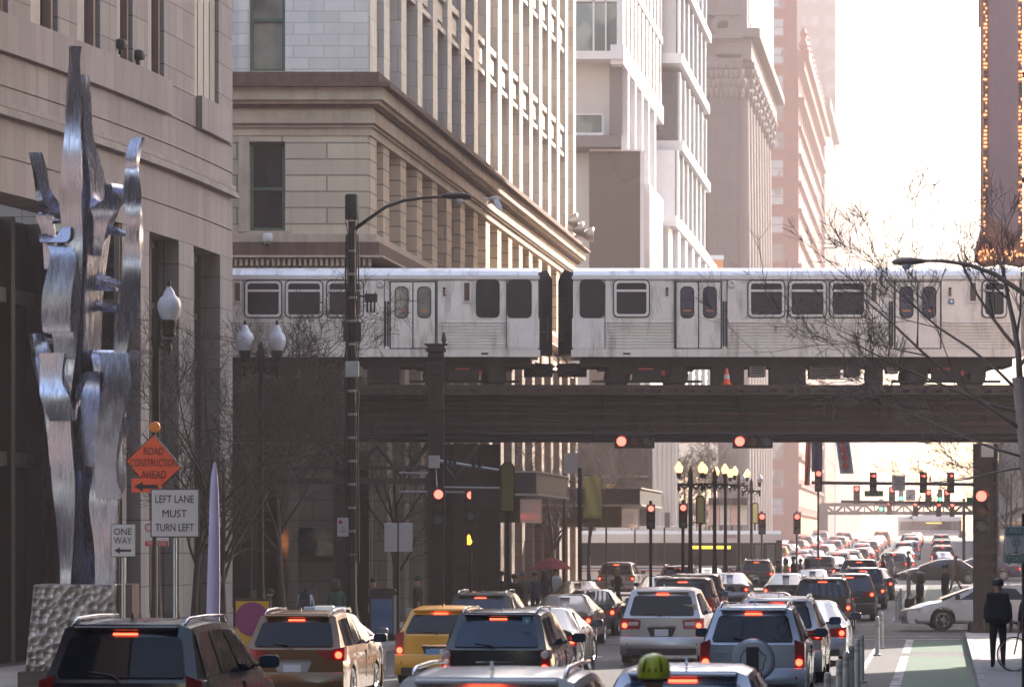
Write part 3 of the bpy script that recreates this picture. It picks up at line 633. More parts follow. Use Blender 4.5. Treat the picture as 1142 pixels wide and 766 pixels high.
def column(px, d, w=.62, ztop=5.74, own=None, brace=True):
    x = xl(px, d); mb = MB(); a = w / 2
    mb.box(x - a, x - a + .05, d - .22, d + .22, 0, ztop); mb.box(x + a - .05, x + a, d - .22, d + .22, 0, ztop); mb.box(x - a + .05, x + a - .05, d - .05, d + .05, 0, ztop)
    z = .3
    while z < ztop - .2: mb.box(x - a + .02, x + a - .02, d - .26, d - .221, z, z + .07); z += .35
    mb.box(x - a - .15, x + a + .15, d - .4, d + .4, -.25, .3); z = .35
    while z < ztop: mb.box(x - a - .015, x - a, d - .16, d - .12, z, z + .04); mb.box(x + a, x + a + .015, d - .16, d - .12, z, z + .04); z += .18
    if brace:
        for s_ in (-1, 1): mb.prism([(x + s_ * a, d - .1, ztop - 1.5), (x + s_ * (a + 1.4), d - .1, ztop - .02), (x + s_ * a, d - .1, ztop - .02)], (0, .12, 0))
    return mb.out('column', LST, own or el, world=True)
for px, d in ((1099, 117.4), (518, 117.4), (545, 118.5), (497, 118.5), (385, 117.4), (268, 117.4), (180, 117.4), (1240, 117.4), (1099, 127.4), (535, 127.4), (400, 127.4), (300, 127.4)): column(px, d, .7, brace=px < 300)
mb = MB()                                                     # lattice bracing on the left stretch, below the girders
for x in [xl(255) + k * 1.55 for k in range(5)]:
    for a, b in (((x, 5.7), (x + .78, 4.7)), ((x + .78, 4.7), (x + 1.55, 5.7))): mb.tube([(a[0], 117.0, a[1]), (b[0], 117.0, b[1])], .07, 4)
mb.box(xl(250), xl(478), 116.9, 117.1, 4.5, 4.68); mb.box(xl(250), xl(490), 116.9, 117.1, 4.95, 5.05); mb.box(xl(497), xl(550), 119.5, 127, 3.6, 5.74)
mb.out('lattice', LST, el, world=True)
mb = MB(); mb.box(xl(560), xl(590), 116.6, 117.0, 6.12, 6.2); mb.out('name_plate', LST, el, world=True)
# the tall riveted column standing in front, with its cap and a pigeon
c = thing('steel_column', 'tall riveted steel column with flared cap left of the red signal, in front of the train', 'column', P(486, CY + CH * F / 112, 112))
d = 112; x0, x1 = xl(477.5, d), xl(495, d); zt = zl(392, d)
mb = MB(); mb.box(x0, x0 + .05, d - .25, d + .25, 0, zt); mb.box(x1 - .05, x1, d - .25, d + .25, 0, zt); mb.box(x0 + .05, x1 - .05, d - .02, d + .02, 0, zt); z = .2
while z < zt: mb.box(x0 + .02, x1 - .02, d - .29, d - .251, z, z + .06); mb.box(x0 - .02, x0, d - .2, d - .15, z, z + .05); mb.box(x1, x1 + .02, d - .2, d - .15, z, z + .05); z += .22
mb.out('shaft', RUST if False else LST, c, world=True)
mb = MB(); mb.box(x0 - .06, x1 + .06, d - .3, d + .3, zt, zl(389, d)); mb.box(x0 - .02, x1 + .02, d - .27, d + .27, zl(389, d), zl(385, d)); mb.box(x0 - .1, x1 + .1, d - .34, d + .34, zl(385, d), zl(383.6, d)); mb.out('cap', LST, c, world=True)
mb = MB(); mb.box(x0 - .1, x1 + .1, d - .4, d + .4, -.05, .5); mb.out('footing', LST, c, world=True)
def bird(px, py, d, label, fly=False, col=(.05, .05, .055)):
    b = thing('pigeon', label, 'bird', P(px, py, d)); m = mat('pigeon_%d' % int(px), col, .7)
    mb = MB()
    if not fly:
        mb.lathe([(.01, -.12), (.05, -.08), (.075, 0), (.06, .09), (.035, .13), (.045, .17), (.03, .21), (.005, .22)], (0, 0, .13), 10, 'z'); mb.tube([(.0, 0, .02), (.12, 0, -.0)], [.03, .015], 5); mb.tube([(0, .02, .05), (0, .02, -.0)], .008, 4)
    else:
        mb.lathe([(.01, -.17), (.05, -.1), (.07, 0), (.05, .1), (.03, .15), (.035, .18), (.005, .22)], (0, 0, 0), 10, 'x')
        for s_ in (-1, 1): mb.prism([(.05, s_ * .04, .02), (.1, s_ * .25, -.12), (.02, s_ * .5, -.22), (-.06, s_ * .3, -.16), (-.06, s_ * .04, .0)], (0, 0, .012))
        mb.prism([(-.15, -.03, 0), (-.28, -.07, 0), (-.28, .07, 0), (-.15, .03, 0)], (0, 0, .01))
    mb.out('body', m, b, smooth=50); return b
bird(495, 384, 112, 'dark pigeon perched on the cap of the tall steel column')
bf = bird(552, 222, 100, 'pale pigeon flying in front of the cornice right of the lamp arm', True, (.5, .48, .46)); bf.rotation_euler = (R(15), 0, R(20)); bf.scale = (1.1,) * 3
# ------------------------------------------------------------------ train
def steel(name, col, rough, fl=False):
    m, nt, b = base_mat(name); MATS[name] = m; v = objv(nt)
    c = mixc(nt, noise(nt, v, 1.2, 5, .6, (.5, 1, 2)), tuple(x * .8 for x in col), tuple(x * 1.15 for x in col))
    c = mixc(nt, ramp(nt, noise(nt, v, 1.3, 6, .7, (2, 1, .35)), .5, .8), c, (.26, .21, .18)); nt.links.new(c, b.inputs['Base Color'])
    b.inputs['Metallic'].default_value = fl or .75; nt.links.new(ramp(nt, noise(nt, v, 3), .3, .7, (rough - .08,) * 3, (rough + .1,) * 3), b.inputs['Roughness'])
    h = noise(nt, v, 1.1, 2, .4, (1, 1, 1)); bump(nt, b, h, .2, .04); return m
STL = steel('stainless_steel', (.86, .80, .76), .36, .45); STLR = steel('stainless_roof', (.88, .84, .84), .35, .35); STLD = mat('dark_rubber', (.03, .028, .03), .5)
UNDER = mat('underframe', (.04, .032, .03), .7, var=.4, dirt=.4); UBOX = mat('equipment_box', (.30, .27, .26), .6, .3, dirt=.5, streak=.5)
G_TR = glass('train_glass', (.085, .08, .105), .06, .5, (.13, .13, .17), 1.2); ALU = mat('aluminium_frame', (.80, .76, .73), .4, .25, var=.05)
s36 = F / DL
def rail_car(label, ex, sgn, skip=0):
    """ex: photo column of the end beside the gap; sgn +1 car runs to the right. local x metres from that end"""
    t = thing('train_car', label, 'train car', (xl(ex), DL, 7.55), 0, 'coupled train cars on the viaduct')
    L = 13.95; Zb = zl(397) - 7.55; Z = lambda y: zl(y) - 7.55; W = 2.75
    X = lambda px: abs(px - 637) / s36 if sgn > 0 else 0
    def loc(u): return sgn * u
    xs = lambda u0, u1: (min(loc(u0), loc(u1)), max(loc(u0), loc(u1)))
    # body shell: section with curved roof
    mb = MB(); prof = [(.02, Z(397)), (.0, Z(389)), (.03, Z(357)), (.03, Z(355)), (.05, Z(313)), (.07, Z(311)), (.09, Z(306)), (.2, Z(302)), (.45, Z(298.5)), (.9, Z(296.8)), (W / 2, Z(296))]
    prof = [(a, z) for a, z in prof] + [(W - a, z) for a, z in prof[::-1][1:]]
    mb.m = 0
    for k in range(len(prof)):
        a, b = prof[k], prof[(k + 1) % len(prof)]
        mb.m = 1 if 4 <= k <= len(prof) - 7 else 0
        mb.poly([(loc(.06), a[0], a[1]), (loc(L - .06), a[0], a[1]), (loc(L - .06), b[0], b[1]), (loc(.06), b[0], b[1])])
    mb.m = 2
    for u in (.06, L - .06): mb.poly([(loc(u), a, z) for a, z in prof])
    body = mb.out('body', [STL, STLR, UNDER], t)
    mb = MB(); mb.box(*xs(0, L), -.06, .3, Z(398), Z(390)); mb.out('sill', STL, t)
    mb = MB(); mb.box(*xs(.3, L - .3), .25, 2.5, Z(398) - .28, Z(398) - .001); mb.out('underframe', UNDER, t)
    mb = MB(); mb.box(*xs(.02, L - .02), -.03, .1, Z(311.5), Z(307.5)); mb.out('drip_rail', ALU, t)
    # dark shrouded ends
    for u in (0, L):
        mb = MB(); q = -.38 if u == 0 else .38; mb.prism([(loc(u + (.08 if u == 0 else -.08)), .12, Z(394)), (loc(u + (.08 if u == 0 else -.08)), .12, Z(304)), (loc(u + q * .55), .6, Z(299)), (loc(u + q), .85, Z(310)), (loc(u + q), .85, Z(394))], (0, 1.2, 0)); mb.out('end_shroud', STLD, t)
    def u_of(px): return (px - 637) / s36
    def window(a, b, y0, y1, transom, kind='window', r=.13):
        x0, x1 = xs(u_of(a), u_of(b)); z0, z1 = Z(y1), Z(y0); o = rounded(x0, x1, z0, z1, r); i = rounded(x0 + .075, x1 - .075, z0 + .075, z1 - .075, r * .7)
        mb = MB(); mb.prism([(p[0], .0, p[1]) for p in i], (0, .07, 0)); w = mb.out(kind, G_TR, t)
        mb = MB(); n = len(o)
        for k in range(n):
            l = (k + 1) % n
            for q in (((o[k], -.035), (o[l], -.035), (i[l], -.035), (i[k], -.035)), ((o[k], -.035), (o[l], -.035), (o[l], .05), (o[k], .05)), ((i[k], -.035), (i[l], -.035), (i[l], .05), (i[k], .05))): mb.poly([(p[0], h, p[1]) for p, h in q])
        if transom: mb.box(x0 + .06, x1 - .06, -.03, .04, Z(325.5), Z(323))
        mb.out('window_frame', ALU if transom else STLD, w)
        o2 = rounded(x0 - .035, x1 + .035, z0 - .035, z1 + .035, r * 1.2); mb = MB(); mb.prism([(p[0], -.015, p[1]) for p in o2], (0, .05, 0)); mb.out('gasket', STLD, w)
        return w
    def door(a, b):
        x0, x1 = xs(u_of(a), u_of(b)); xm = (x0 + x1) / 2
        mb = MB(); mb.box(x0, x1, -.012, .1, Z(389), Z(313.5)); mb.out('door_pocket', STLD, t)
        for (c, e) in ((x0 + .05, xm - .02), (xm + .02, x1 - .05)):
            mb = MB(); mb.box(c, e, -.03, .03, Z(388), Z(315)); dd = mb.out('door', STL, t)
            w = e - c; g = rounded(c + w * .17, e - w * .17, Z(355), Z(319.5), .16); mb = MB(); mb.prism([(p[0], -.045, p[1]) for p in g], (0, .03, 0)); mb.out('gasket', STLD, dd)
            g = rounded(c + w * .23, e - w * .23, Z(353.5), Z(321), .12); mb = MB(); mb.prism([(p[0], -.05, p[1]) for p in g], (0, .03, 0)); mb.out('door_window', G_TR, dd)
            mb = MB(); mb.box(c + w * .32, e - w * .32, -.056, -.05, Z(347.3), Z(346)); mb.out('sticker', mat('orange_sticker', (.8, .25, .1), .5), dd)
    def flute(a, b):
        x0, x1 = xs(u_of(a), u_of(b)); mb = MB(); n = 9
        for k in range(n):
            za = Z(388) + (Z(357) - Z(388)) * k / n; zb = Z(388) + (Z(357) - Z(388)) * (k + .62) / n; mb.prism([(x0, .02, za), (x0, -.035, za + .01), (x0, -.035, zb - .01), (x0, .02, zb)], (x1 - x0, 0, 0))
        mb.out('fluted_panel', STL, t)
    def vent(a, b, y0=313.7, y1=337.5):
        x0, x1 = xs(u_of(a), u_of(b)); mb = MB(); mb.box(x0, x1, -.03, .05, Z(y1), Z(y0)); v = mb.out('vent_frame', ALU, t)
        mb = MB(); mb.box(x0 + .05, x1 - .05, -.04, .0, Z(y1) + .05, Z(y0) - .05); z = Z(y1) + .07
        while z < Z(y0) - .08: mb.box(x0 + .05, x1 - .05, -.05, -.041, z, z + .02); z += .045
        mb.out('grille', mat('vent_brown', (.15, .10, .08), .6), v)
    window(647.7, 672.8, 313, 353.5, False); 
    if sgn > 0: window(684.9, 723.6, 313, 353, True)
    door(752.7, 805.3); door(997, 1050)
    for a, b in ((834.8, 874.7), (880, 920.8), (925.9, 966)): window(a, b, 313.5, 353.5, True)
    if sgn < 0: window(683.5, 707.5, 313, 353, False); 
    window(1096, 1122, 313.5, 353.5, True)
    for a, b in ((675.5, 751.5), (811.5, 990), (1052, 1130)): flute(a, b)
    for a, b in ((970, 979.3), (1080, 1090)) + (((714, 723.5),) if sgn < 0 else ()): vent(a, b)
    for a in (806, 991.3):
        mb = MB(); x0, x1 = xs(u_of(a), u_of(a + 4.5)); xm = (x0 + x1) / 2
        mb.box(x0, xm - .012, -.04, .02, Z(386), Z(336)); mb.box(xm + .012, x1, -.04, .02, Z(386), Z(336)); mb.out('door_track', STLD, t)
    mb = MB(); x0, x1 = xs(u_of(638), u_of(674.5)); mb.box(x0, x1, -.02, .03, Z(388), Z(355)); mb.out('end_panel', STLR, t)
    for a in (674.6, 751.9, 810.9): mb = MB(); x = loc(u_of(a)); mb.box(x - .012, x + .012, -.025, .03, Z(389), Z(312)); mb.out('seam', STLD, t)
    for a, y in ((815.8, 317), (987, 316)):
        mb = MB(); c = (loc(u_of(a)), -.0, Z(y)); mb.lathe([(.12, .02), (.12, -.05), (.09, -.07), (.085, -.03), (.03, -.02)], c, 14, 'y'); mb.out('speaker_dome', ALU, t, smooth=40)
    for a in (744, 1059.6):
        for k, y in enumerate((322, 325.3, 328.6)): mb = MB(); mb.lathe([(.045, .02), (.045, -.05), (.01, -.06)], (loc(u_of(a)), 0, Z(y)), 8, 'y'); mb.out('indicator_light', mat('amber_dull', (.25, .09, .05), .4) if k else STLD, t)
    x0, x1 = xs(u_of(695), u_of(703)); mb = MB(); mb.box(x0, x1, -.075, -.055, Z(395.5), Z(393.5)); mb.out('plate', STLD, t)
    # underneath
    for uc in (2.35, 11.6):
        mb = MB(); x = loc(uc); mb.box(x - 1.25, x + 1.25, .35, .6, .42 - .02, .78); mb.box(x - .45, x + .45, .25, .5, .2, .5); mb.box(x - 1.5, x + 1.5, .5, 2.2, .55, .85)
        for q in (-.95, .95): mb.box(x + q - .2, x + q + .2, .25, .62, .15, .62)
        mb.box(x - 1.7, x + 1.7, .3, .36, .12, .2); b = mb.out('truck', UNDER, t)
        for q in (-.9, .9):
            for yy in (.62, 2.05): mb = MB(); mb.lathe([(.36, 0), (.36, .1), (.40, .12), (.40, .15)], (x + q, yy, .36), 18, 'y'); mb.out('wheel', RUST, b)
        mb = MB(); mb.box(x - .28, x + .18, .2, .24, .52, .58); mb.box(x + .45, x + .55, .2, .24, .35, .5); mb.out('tag_plate', mat('red_tag', (.45, .08, .06), .6), b)
    rr = random.Random(int(ex)); u = 4.35
    for w_, m_, h in ((1.0, UNDER, .84), (.5, UBOX, .6), (1.1, UNDER, .86), (.95, UBOX, .66), (.45, UBOX, .6), (.5, UNDER, .85), (.35, UBOX, .5)):
        x0, x1 = xs(u, u + w_); mb = MB(); mb.box(x0, x1, .28, 1.2, Z(398) - h + .02, Z(398) - .005); b = mb.out('equipment_box', m_, t)
        if m_ is UBOX:
            mb = MB(); z = Z(398) - h + .1
            while z < Z(398) - .1: mb.box(x0 + .06, x1 - .06, .255, .279, z, z + .03); z += .08
            mb.out('louvre', UNDER, b)
        u += w_ + .1 + rr.random() * .15
    mb = MB(); mb.box(*xs(-.4, .5), 1.1, 1.6, .35, .75); mb.tube([(loc(.3), .8, .6), (loc(-.1), .7, .35), (loc(-.45), .8, .5)], .05, 6); mb.tube([(loc(.3), .6, .7), (loc(-.1), .5, .45), (loc(-.45), .6, .65)], .04, 6); mb.out('coupler', UNDER, t)
    mb = MB()                                                       # spring gates between the cars
    for z in (Z(331), Z(350), Z(368)): mb.tube([(loc(.1), .25, z), (loc(-.2), .3, z - .06), (loc(-.36), .34, z - .07)], .02, 5)
    for q in (-.22, -.3): mb.tube([(loc(q), .3, Z(330)), (loc(q - .04), .3, Z(340)), (loc(q), .3, Z(352)), (loc(q - .04), .3, Z(364)), (loc(q), .3, Z(380))], .02, 5)
    mb.out('safety_gate', UNDER, t)
    return t
tr = rail_car('stainless steel train car right of the coupling gap, with sky showing in its right doors', 637, 1)
tl = rail_car('stainless steel train car left of the coupling gap, partly behind the tall street lamp', 602.5, -1)
mb = MB(); zc = lambda y: zl(y) - 7.55
mb.box((1058 + 0 - 637) / s36 - .0, (1064 - 637) / s36, -.04, -.02, zc(339), zc(333.5)); bs = mb.out('access_sign', mat('blue_sign', (.12, .18, .42), .5), tr)
mb = MB(); c0 = ((1061 - 637) / s36, -.045, zc(336.2)); mb.lathe([(.045, 0), (.045, -.004)], c0, 10, 'y'); mb.out('symbol', mat('sign_white', (.75, .75, .72), .5), bs)
mb = MB(); mb.box((981.5 - 637) / s36, (989 - 637) / s36, -.04, -.02, zc(330), zc(324)); nb_ = mb.out('number_plate', mat('plate_grey', (.35, .36, .30), .5), tr)
mb = MB(); text_mb(mb, '3315', .15, .07, ((985.2 - 637) / s36, -.041, zc(327))); mb.out('lettering', STLD, nb_)
# third car, seen only past the granite building's corner and from the side
def passenger(px, py, label):
    p = thing('person', label, 'person', P(px, py, DL + .75)); mb = MB(); m = mat('silhouette_clothes', (.025, .022, .03), .8)
    mb.lathe([(.2, -.75), (.24, -.5), (.23, -.28), (.12, -.2), (.06, -.15), (.06, -.1), (.1, -.05), (.115, .03), (.1, .1), (.04, .14)], n=12); mb.out('body', m, p, smooth=60)
# ------------------------------------------------------------------ haze
hz = MB(); hz.box(-420, 420, -30, 1500, -1.2, 130)
hm = bpy.data.materials.new('haze'); hm.use_nodes = True; hn = hm.node_tree; hn.nodes.clear()
vo = hn.nodes.new('ShaderNodeVolumePrincipled'); vo.inputs['Density'].default_value = .0013; vo.inputs['Color'].default_value = (.46, .385, .375, 1); vo.inputs['Anisotropy'].default_value = .25
ho = hn.nodes.new('ShaderNodeOutputMaterial'); hn.links.new(vo.outputs[0], ho.inputs['Volume'])
tag(hz.out('haze', hm), kind='stuff')
# ------------------------------------------------------------------ vehicles
def paint(name, col, metal=.35, rough=.32):
    if name in MATS: return MATS[name]
    m, nt, b = base_mat(name); MATS[name] = m; v = objv(nt)
    d = ramp(nt, noise(nt, v, 2.5, 6, .7), .45, .85, (0, 0, 0), (.16, .16, .16)); c = mixc(nt, d, col, (.16, .14, .125)); nt.links.new(c, b.inputs['Base Color'])
    b.inputs['Metallic'].default_value = metal; b.inputs['Coat Weight'].default_value = .8; b.inputs['Coat Roughness'].default_value = .08
    nt.links.new(ramp(nt, noise(nt, v, 4), .3, .7, (rough - .06,) * 3, (rough + .12,) * 3), b.inputs['Roughness']); return m
P_BLACK = paint('paint_black', (.012, .012, .014), .1); P_GOLD = paint('paint_bronze', (.15, .075, .028), .55); P_SILV = paint('paint_silver', (.42, .41, .42), .7); P_BLUES = paint('paint_blue_silver', (.30, .34, .42), .6)
P_WHITE = paint('paint_white', (.72, .71, .70), 0); P_TAXI = paint('paint_taxi', (.62, .30, .02), 0); P_BROWN = paint('paint_taupe', (.16, .13, .11), .5); P_RED = paint('paint_red', (.30, .02, .02), .2); P_GREY = paint('paint_grey', (.12, .12, .13), .5)
P_NAVY = paint('paint_navy', (.02, .03, .07), .3); P_SLATE = paint('paint_slate', (.22, .22, .25), .6); P_MAROON = paint('paint_maroon', (.10, .02, .025), .3)
RUB = mat('tyre_rubber', (.018, .017, .017), .85, bmp=.1); RIM = mat('alloy_rim', (.45, .44, .44), .3, .85); TRIM = mat('black_trim', (.02, .02, .021), .5); CHR = mat('chrome', (.75, .75, .76), .12, 1, var=.03)
G_CAR = glass('car_glass', (.007, .008, .013), .03, spec=.3); G_CARB = glass('car_glass_blue', (.03, .05, .09), .04, spec=.35)
L_RED = mat('lens_red', (.25, .012, .012), .15, spec=.7); L_LIT = emis('brake_light_lit', (1.0, .07, .03), 1.3); L_WHT = mat('lens_white', (.55, .5, .5), .15); L_HEAD = mat('headlamp', (.5, .52, .55), .08, spec=.8); PLATE = mat('license_plate_face', (.62, .64, .70), .45); PBLUE = mat('plate_blue', (.15, .28, .5), .45); AMB = mat('amber_lens', (.6, .2, .03), .2)
def make_car(name, label, cat, L=4.6, W=1.83, H=1.69, belt=1.02, zb=.24, yb0=.12, yt0=.5, yb1=3.75, yt1=2.9, wr=.66, deck=None, hood=.98, nose=.72, wy=(.85, 3.6), wrad=.34, pnt=P_SILV,
             lights='tall', rails=True, gl=G_CAR, spare=False, lit=True, detail=2, plate=PLATE, strip=None, windows=((.05, .27), (.30, .58), (.61, .90)), wiper=True, rear_h=(.1, .84), antenna=True, trimb=True, group=None):
    t = thing(name, label, cat, group=group)
    w = W / 2; Hh = H - .015
    def width(y):                                   # plan shape: rounded nose and tail
        q = min(y / .5, (L - y) / .7, 1); return w * (.90 + .10 * math.sin(max(0, q) * math.pi / 2))
    def arch(y):
        for c in wy:
            r = wrad + .07
            if abs(y - c) < r: return wrad + math.sqrt(r * r - (y - c) ** 2)
        return 0
    def ring(yb, yt, zt, wtop, bz):
        wd = width(yb); a = arch(yb); zz = zb + (.12 if yb > L - .15 or yb < .1 else 0)
        pts = [(0, yb, max(zz, a)), (wd - .1, yb, max(zz, a)), (wd - .015, yb, max(zz + .07, a)), (wd, yb, max((zb + bz) * .5, a + .03)), (wd - .012, yb, max(bz - .12, a + .06)), (wd - .045, yb, bz)]
        wb = wd - .045
        for h in (.5, 1): pts.append((wb + (wtop - wb) * h, yb + (yt - yb) * h * .97, bz + (zt - .06 - bz) * h))
        pts.append((wtop - .13 if wtop > .3 else wtop * .8, yt, zt - .012)); pts.append((0, yt, zt)); return pts
    ys = set([0, .03, .1, L - .02, L - .1, L - .3]); 
    for c in wy:
        for q in (0, .25, .5, .7, .85, .95, 1.0, 1.02): ys.add(round(c + q * (wrad + .07), 4)); ys.add(round(c - q * (wrad + .07), 4))
    k = yb0
    while k < L: ys.add(round(k, 3)); k += .25
    ys = sorted(y for y in ys if 0 <= y <= L)
    def top(y):
        if y < yb0: return deck if deck else belt
        hf = (y - yb1) / (L - yb1); return hood - (hood - nose) * max(0, hf) ** 2.2
    rings = []; gh = []
    wt = lambda s_: wr - .05 * abs(s_ - .35) * 1.2
    for y in ys:
        if deck is None and y < yb0: continue
        if y < yb0 - 1e-4: rings.append(ring(y, y, deck - .0, w * .82, min(belt, deck) - .03))
        elif y <= yb1 + 1e-4:
            s_ = (y - yb0) / (yb1 - yb0); bl = belt - (belt - hood) * max(0, (s_ - .6)) / .4 * .8
            rings.append(ring(y, yt0 + (yt1 - yt0) * s_, Hh - .055 * (2 * s_ - .85) ** 2, wt(s_), bl))
        else: z = top(y); rings.append(ring(y, y, z, w * .62, z - .05 - .06 * (y - yb1) / (L - yb1)))
    if deck is None:                                # rear wall: shift the lower rings back to the tail
        r0 = rings[0]; base = [(x, 0 if i < 6 else y, z) for i, (x, y, z) in enumerate(r0)]; rings[0] = base
    mb = MB(); idx = []
    for r_ in rings: idx.append([mb.p(x, y, z) for x, y, z in r_] + [mb.p(-x, y, z) for x, y, z in r_[::-1][1:-1]])
    n = len(idx[0])
    for a in range(len(idx) - 1):
        for b in range(n): c = (b + 1) % n; mb.face((idx[a][b], idx[a][c], idx[a + 1][c], idx[a + 1][b]))
    def capgrid(r_, sgn, bow):
        rows = [[mb.p(x * f, y + sgn * bow * (1 - f * f), z) for f in (1, .8, .45, 0, -.45, -.8, -1)] for x, y, z in r_[1:-1]]
        for a in range(len(rows) - 1):
            for b in range(6): mb.face((rows[a][b], rows[a][b + 1], rows[a + 1][b + 1], rows[a + 1][b]))
        rt = rows[-1]; c = mb.p(r_[-1]); 
        for b in range(6): mb.face((rt[b], rt[b + 1], c))
    BOW = .07; capgrid(rings[0], -1, BOW); capgrid(rings[-1], 1, .14)
    body = mb.out('body', pnt, t, smooth=38)
    # glass: panels standing just proud of the shell
    r0 = ring(yb0, yt0, Hh - .055 * .72, wt(0), belt)
    if deck is None: r0 = [(x, 0 if i < 6 else y, z) for i, (x, y, z) in enumerate(r0)]
    y5 = 0 if deck is None else yb0
    def rearp(f, h, o=.012):                        # f -1..1 across, h 0..1 up the rear glass plane
        x5, z5 = r0[5][0], r0[5][2]; x7, y7, z7 = r0[7]; X = x5 + (x7 - x5) * h; yy = y5 + (y7 - y5) * h
        return (X * f, yy - BOW * (1 - f * f) - o, z5 + (z7 - z5) * h)
    mb = MB(); h0, h1 = rear_h; fs = [-.86, -.8, -.45, 0, .45, .8, .86]; hs = [h0, h0 + .07, .5, h1 - .07, h1]
    gidx = [[mb.p(rearp(f * (1 if 0 < j < 4 else .95), h)) for f in fs] for j, h in enumerate(hs)]
    for a in range(4):
        for b in range(6): mb.face((gidx[a][b], gidx[a][b + 1], gidx[a + 1][b + 1], gidx[a + 1][b]))
    rw = mb.out('rear_window', gl, t, smooth=True)
    def sidep(s_, h, sg, o=.01):
        y = yb0 + (yb1 - yb0) * s_; wd = width(y) - .045; W7 = wt(s_); bl = belt - (belt - hood) * max(0, (s_ - .6)) / .4 * .8; zt = Hh - .055 * (2 * s_ - .85) ** 2 - .06; yt = yt0 + (yt1 - yt0) * s_
        return (sg * (wd + (W7 - wd) * h + o), y + (yt - y) * h * .97, bl + (zt - bl) * h)
    for sg in (-1, 1):
        for a, b in windows:
            mb = MB(); m_ = [a + (b - a) * q / 4 for q in range(5)]; g_ = [[mb.p(sidep(s_, h, sg)) for s_ in m_] for h in (.1, .5, .88)]
            for i in range(2):
                for j in range(4): mb.face((g_[i][j], g_[i][j + 1], g_[i + 1][j + 1], g_[i + 1][j]))
            mb.out('side_window', gl, t)
    mb = MB(); ff = ring(yb1, yt1, Hh - .055 * 1.3, wt(1), hood)
    def frontp(f, h):
        x5, z5 = ff[5][0] * .9, hood + .03; x7, y7, z7 = ff[7]; X = x5 + (x7 - x5) * h; return (X * f, yb1 + (y7 - yb1) * h + .03, z5 + (z7 - z5) * h + .02)
    g_ = [[mb.p(frontp(f, h)) for f in (-.95, -.5, 0, .5, .95)] for h in (.08, .5, .95)]
    for i in range(2):
        for j in range(4): mb.face((g_[i][j], g_[i][j + 1], g_[i + 1][j + 1], g_[i + 1][j]))
    mb.out('windscreen', gl, t, smooth=True)
    # bumpers
    for y0, sg, bw in ((0, -1, BOW + .03), (L, 1, .15)):
        mb = MB(); rows = []
        for z, o in ((zb - .02, .0), (zb + .03, .05), (zb + .2, .075), (zb + .36, .06), (zb + .4, .01)): rows.append([mb.p((width(.2) + .008) * f, y0 + sg * (o + bw * (1 - f * f)) - sg * (.22 if abs(f) == 1 else 0), z) for f in (-1, -.985, -.85, -.5, 0, .5, .85, .985, 1)])
        for a in range(4):
            for b in range(8): mb.face((rows[a][b], rows[a][b + 1], rows[a + 1][b + 1], rows[a + 1][b]))
        bp = mb.out('bumper', pnt if trimb else TRIM, t, smooth=50)
        if sg < 0:
            mb = MB(); mb.box(-w * .8, w * .8, -BOW - .10, -.02, zb + .0, zb + .13); mb.out('lower_trim', TRIM, bp)
            for q in (-1, 1): mb = MB(); mb.box(q * w * .72 - .09, q * w * .72 + .09, -.105, -.06, zb + .2, zb + .25); mb.out('reflector', L_RED, bp)
    mb = MB(); mb.box(-w * .62, w * .62, .25, L - .3, zb - .03, zb + .28); mb.out('underbody', TRIM, t)
    for c in wy:
        for sg in (-1, 1):
            mb = MB(); x = sg * (w - .12); R_ = wrad
            mb.lathe([(R_ * .6, -.1), (R_ * .93, -.11), (R_, -.08), (R_, .08), (R_ * .93, .11), (R_ * .6, .1)], (x, c, R_), 22, 'x'); wh = mb.out('wheel', RUB, t, smooth=40)
            mb = MB(); xo = x + sg * .1
            mb.lathe([(R_ * .62, 0), (R_ * .66, sg * .012), (R_ * .60, sg * .014), (R_ * .58, -sg * .03)], (xo, c, R_), 22, 'x')
            for k in range(7): a = k * math.tau / 7; mb.tube([(xo - sg * .005, c + math.cos(a) * .04, R_ + math.sin(a) * .04), (xo, c + math.cos(a) * R_ * .6, R_ + math.sin(a) * R_ * .6)], [.035, .02], 4)
            mb.lathe([(.06, -.01 * sg), (.05, .02 * sg)], (xo, c, R_), 10, 'x'); mb.out('rim', RIM, wh, smooth=30)
    # lights
    zt = belt - .03; ptsL = {'tall': [(.80, zt + .12), (.99, zt + .05), (1.0, zt - .32), (.82, zt - .36)], 'wide': [(.50, zt - .02), (.99, zt + .03), (1.0, zt - .24), (.52, zt - .22)], 'slant': [(.42, zt + .0), (.74, zt + .03), (1.0, zt + .08), (1.0, zt - .16), (.70, zt - .14)],
             'round': [(.82, zt + .05), (.97, zt + .03), (1.0, zt - .3), (.96, zt - .36), (.84, zt - .33)], 'sedan': [(.58, zt - .06), (.99, zt - .03), (1.0, zt - .26), (.62, zt - .24)]}[lights]
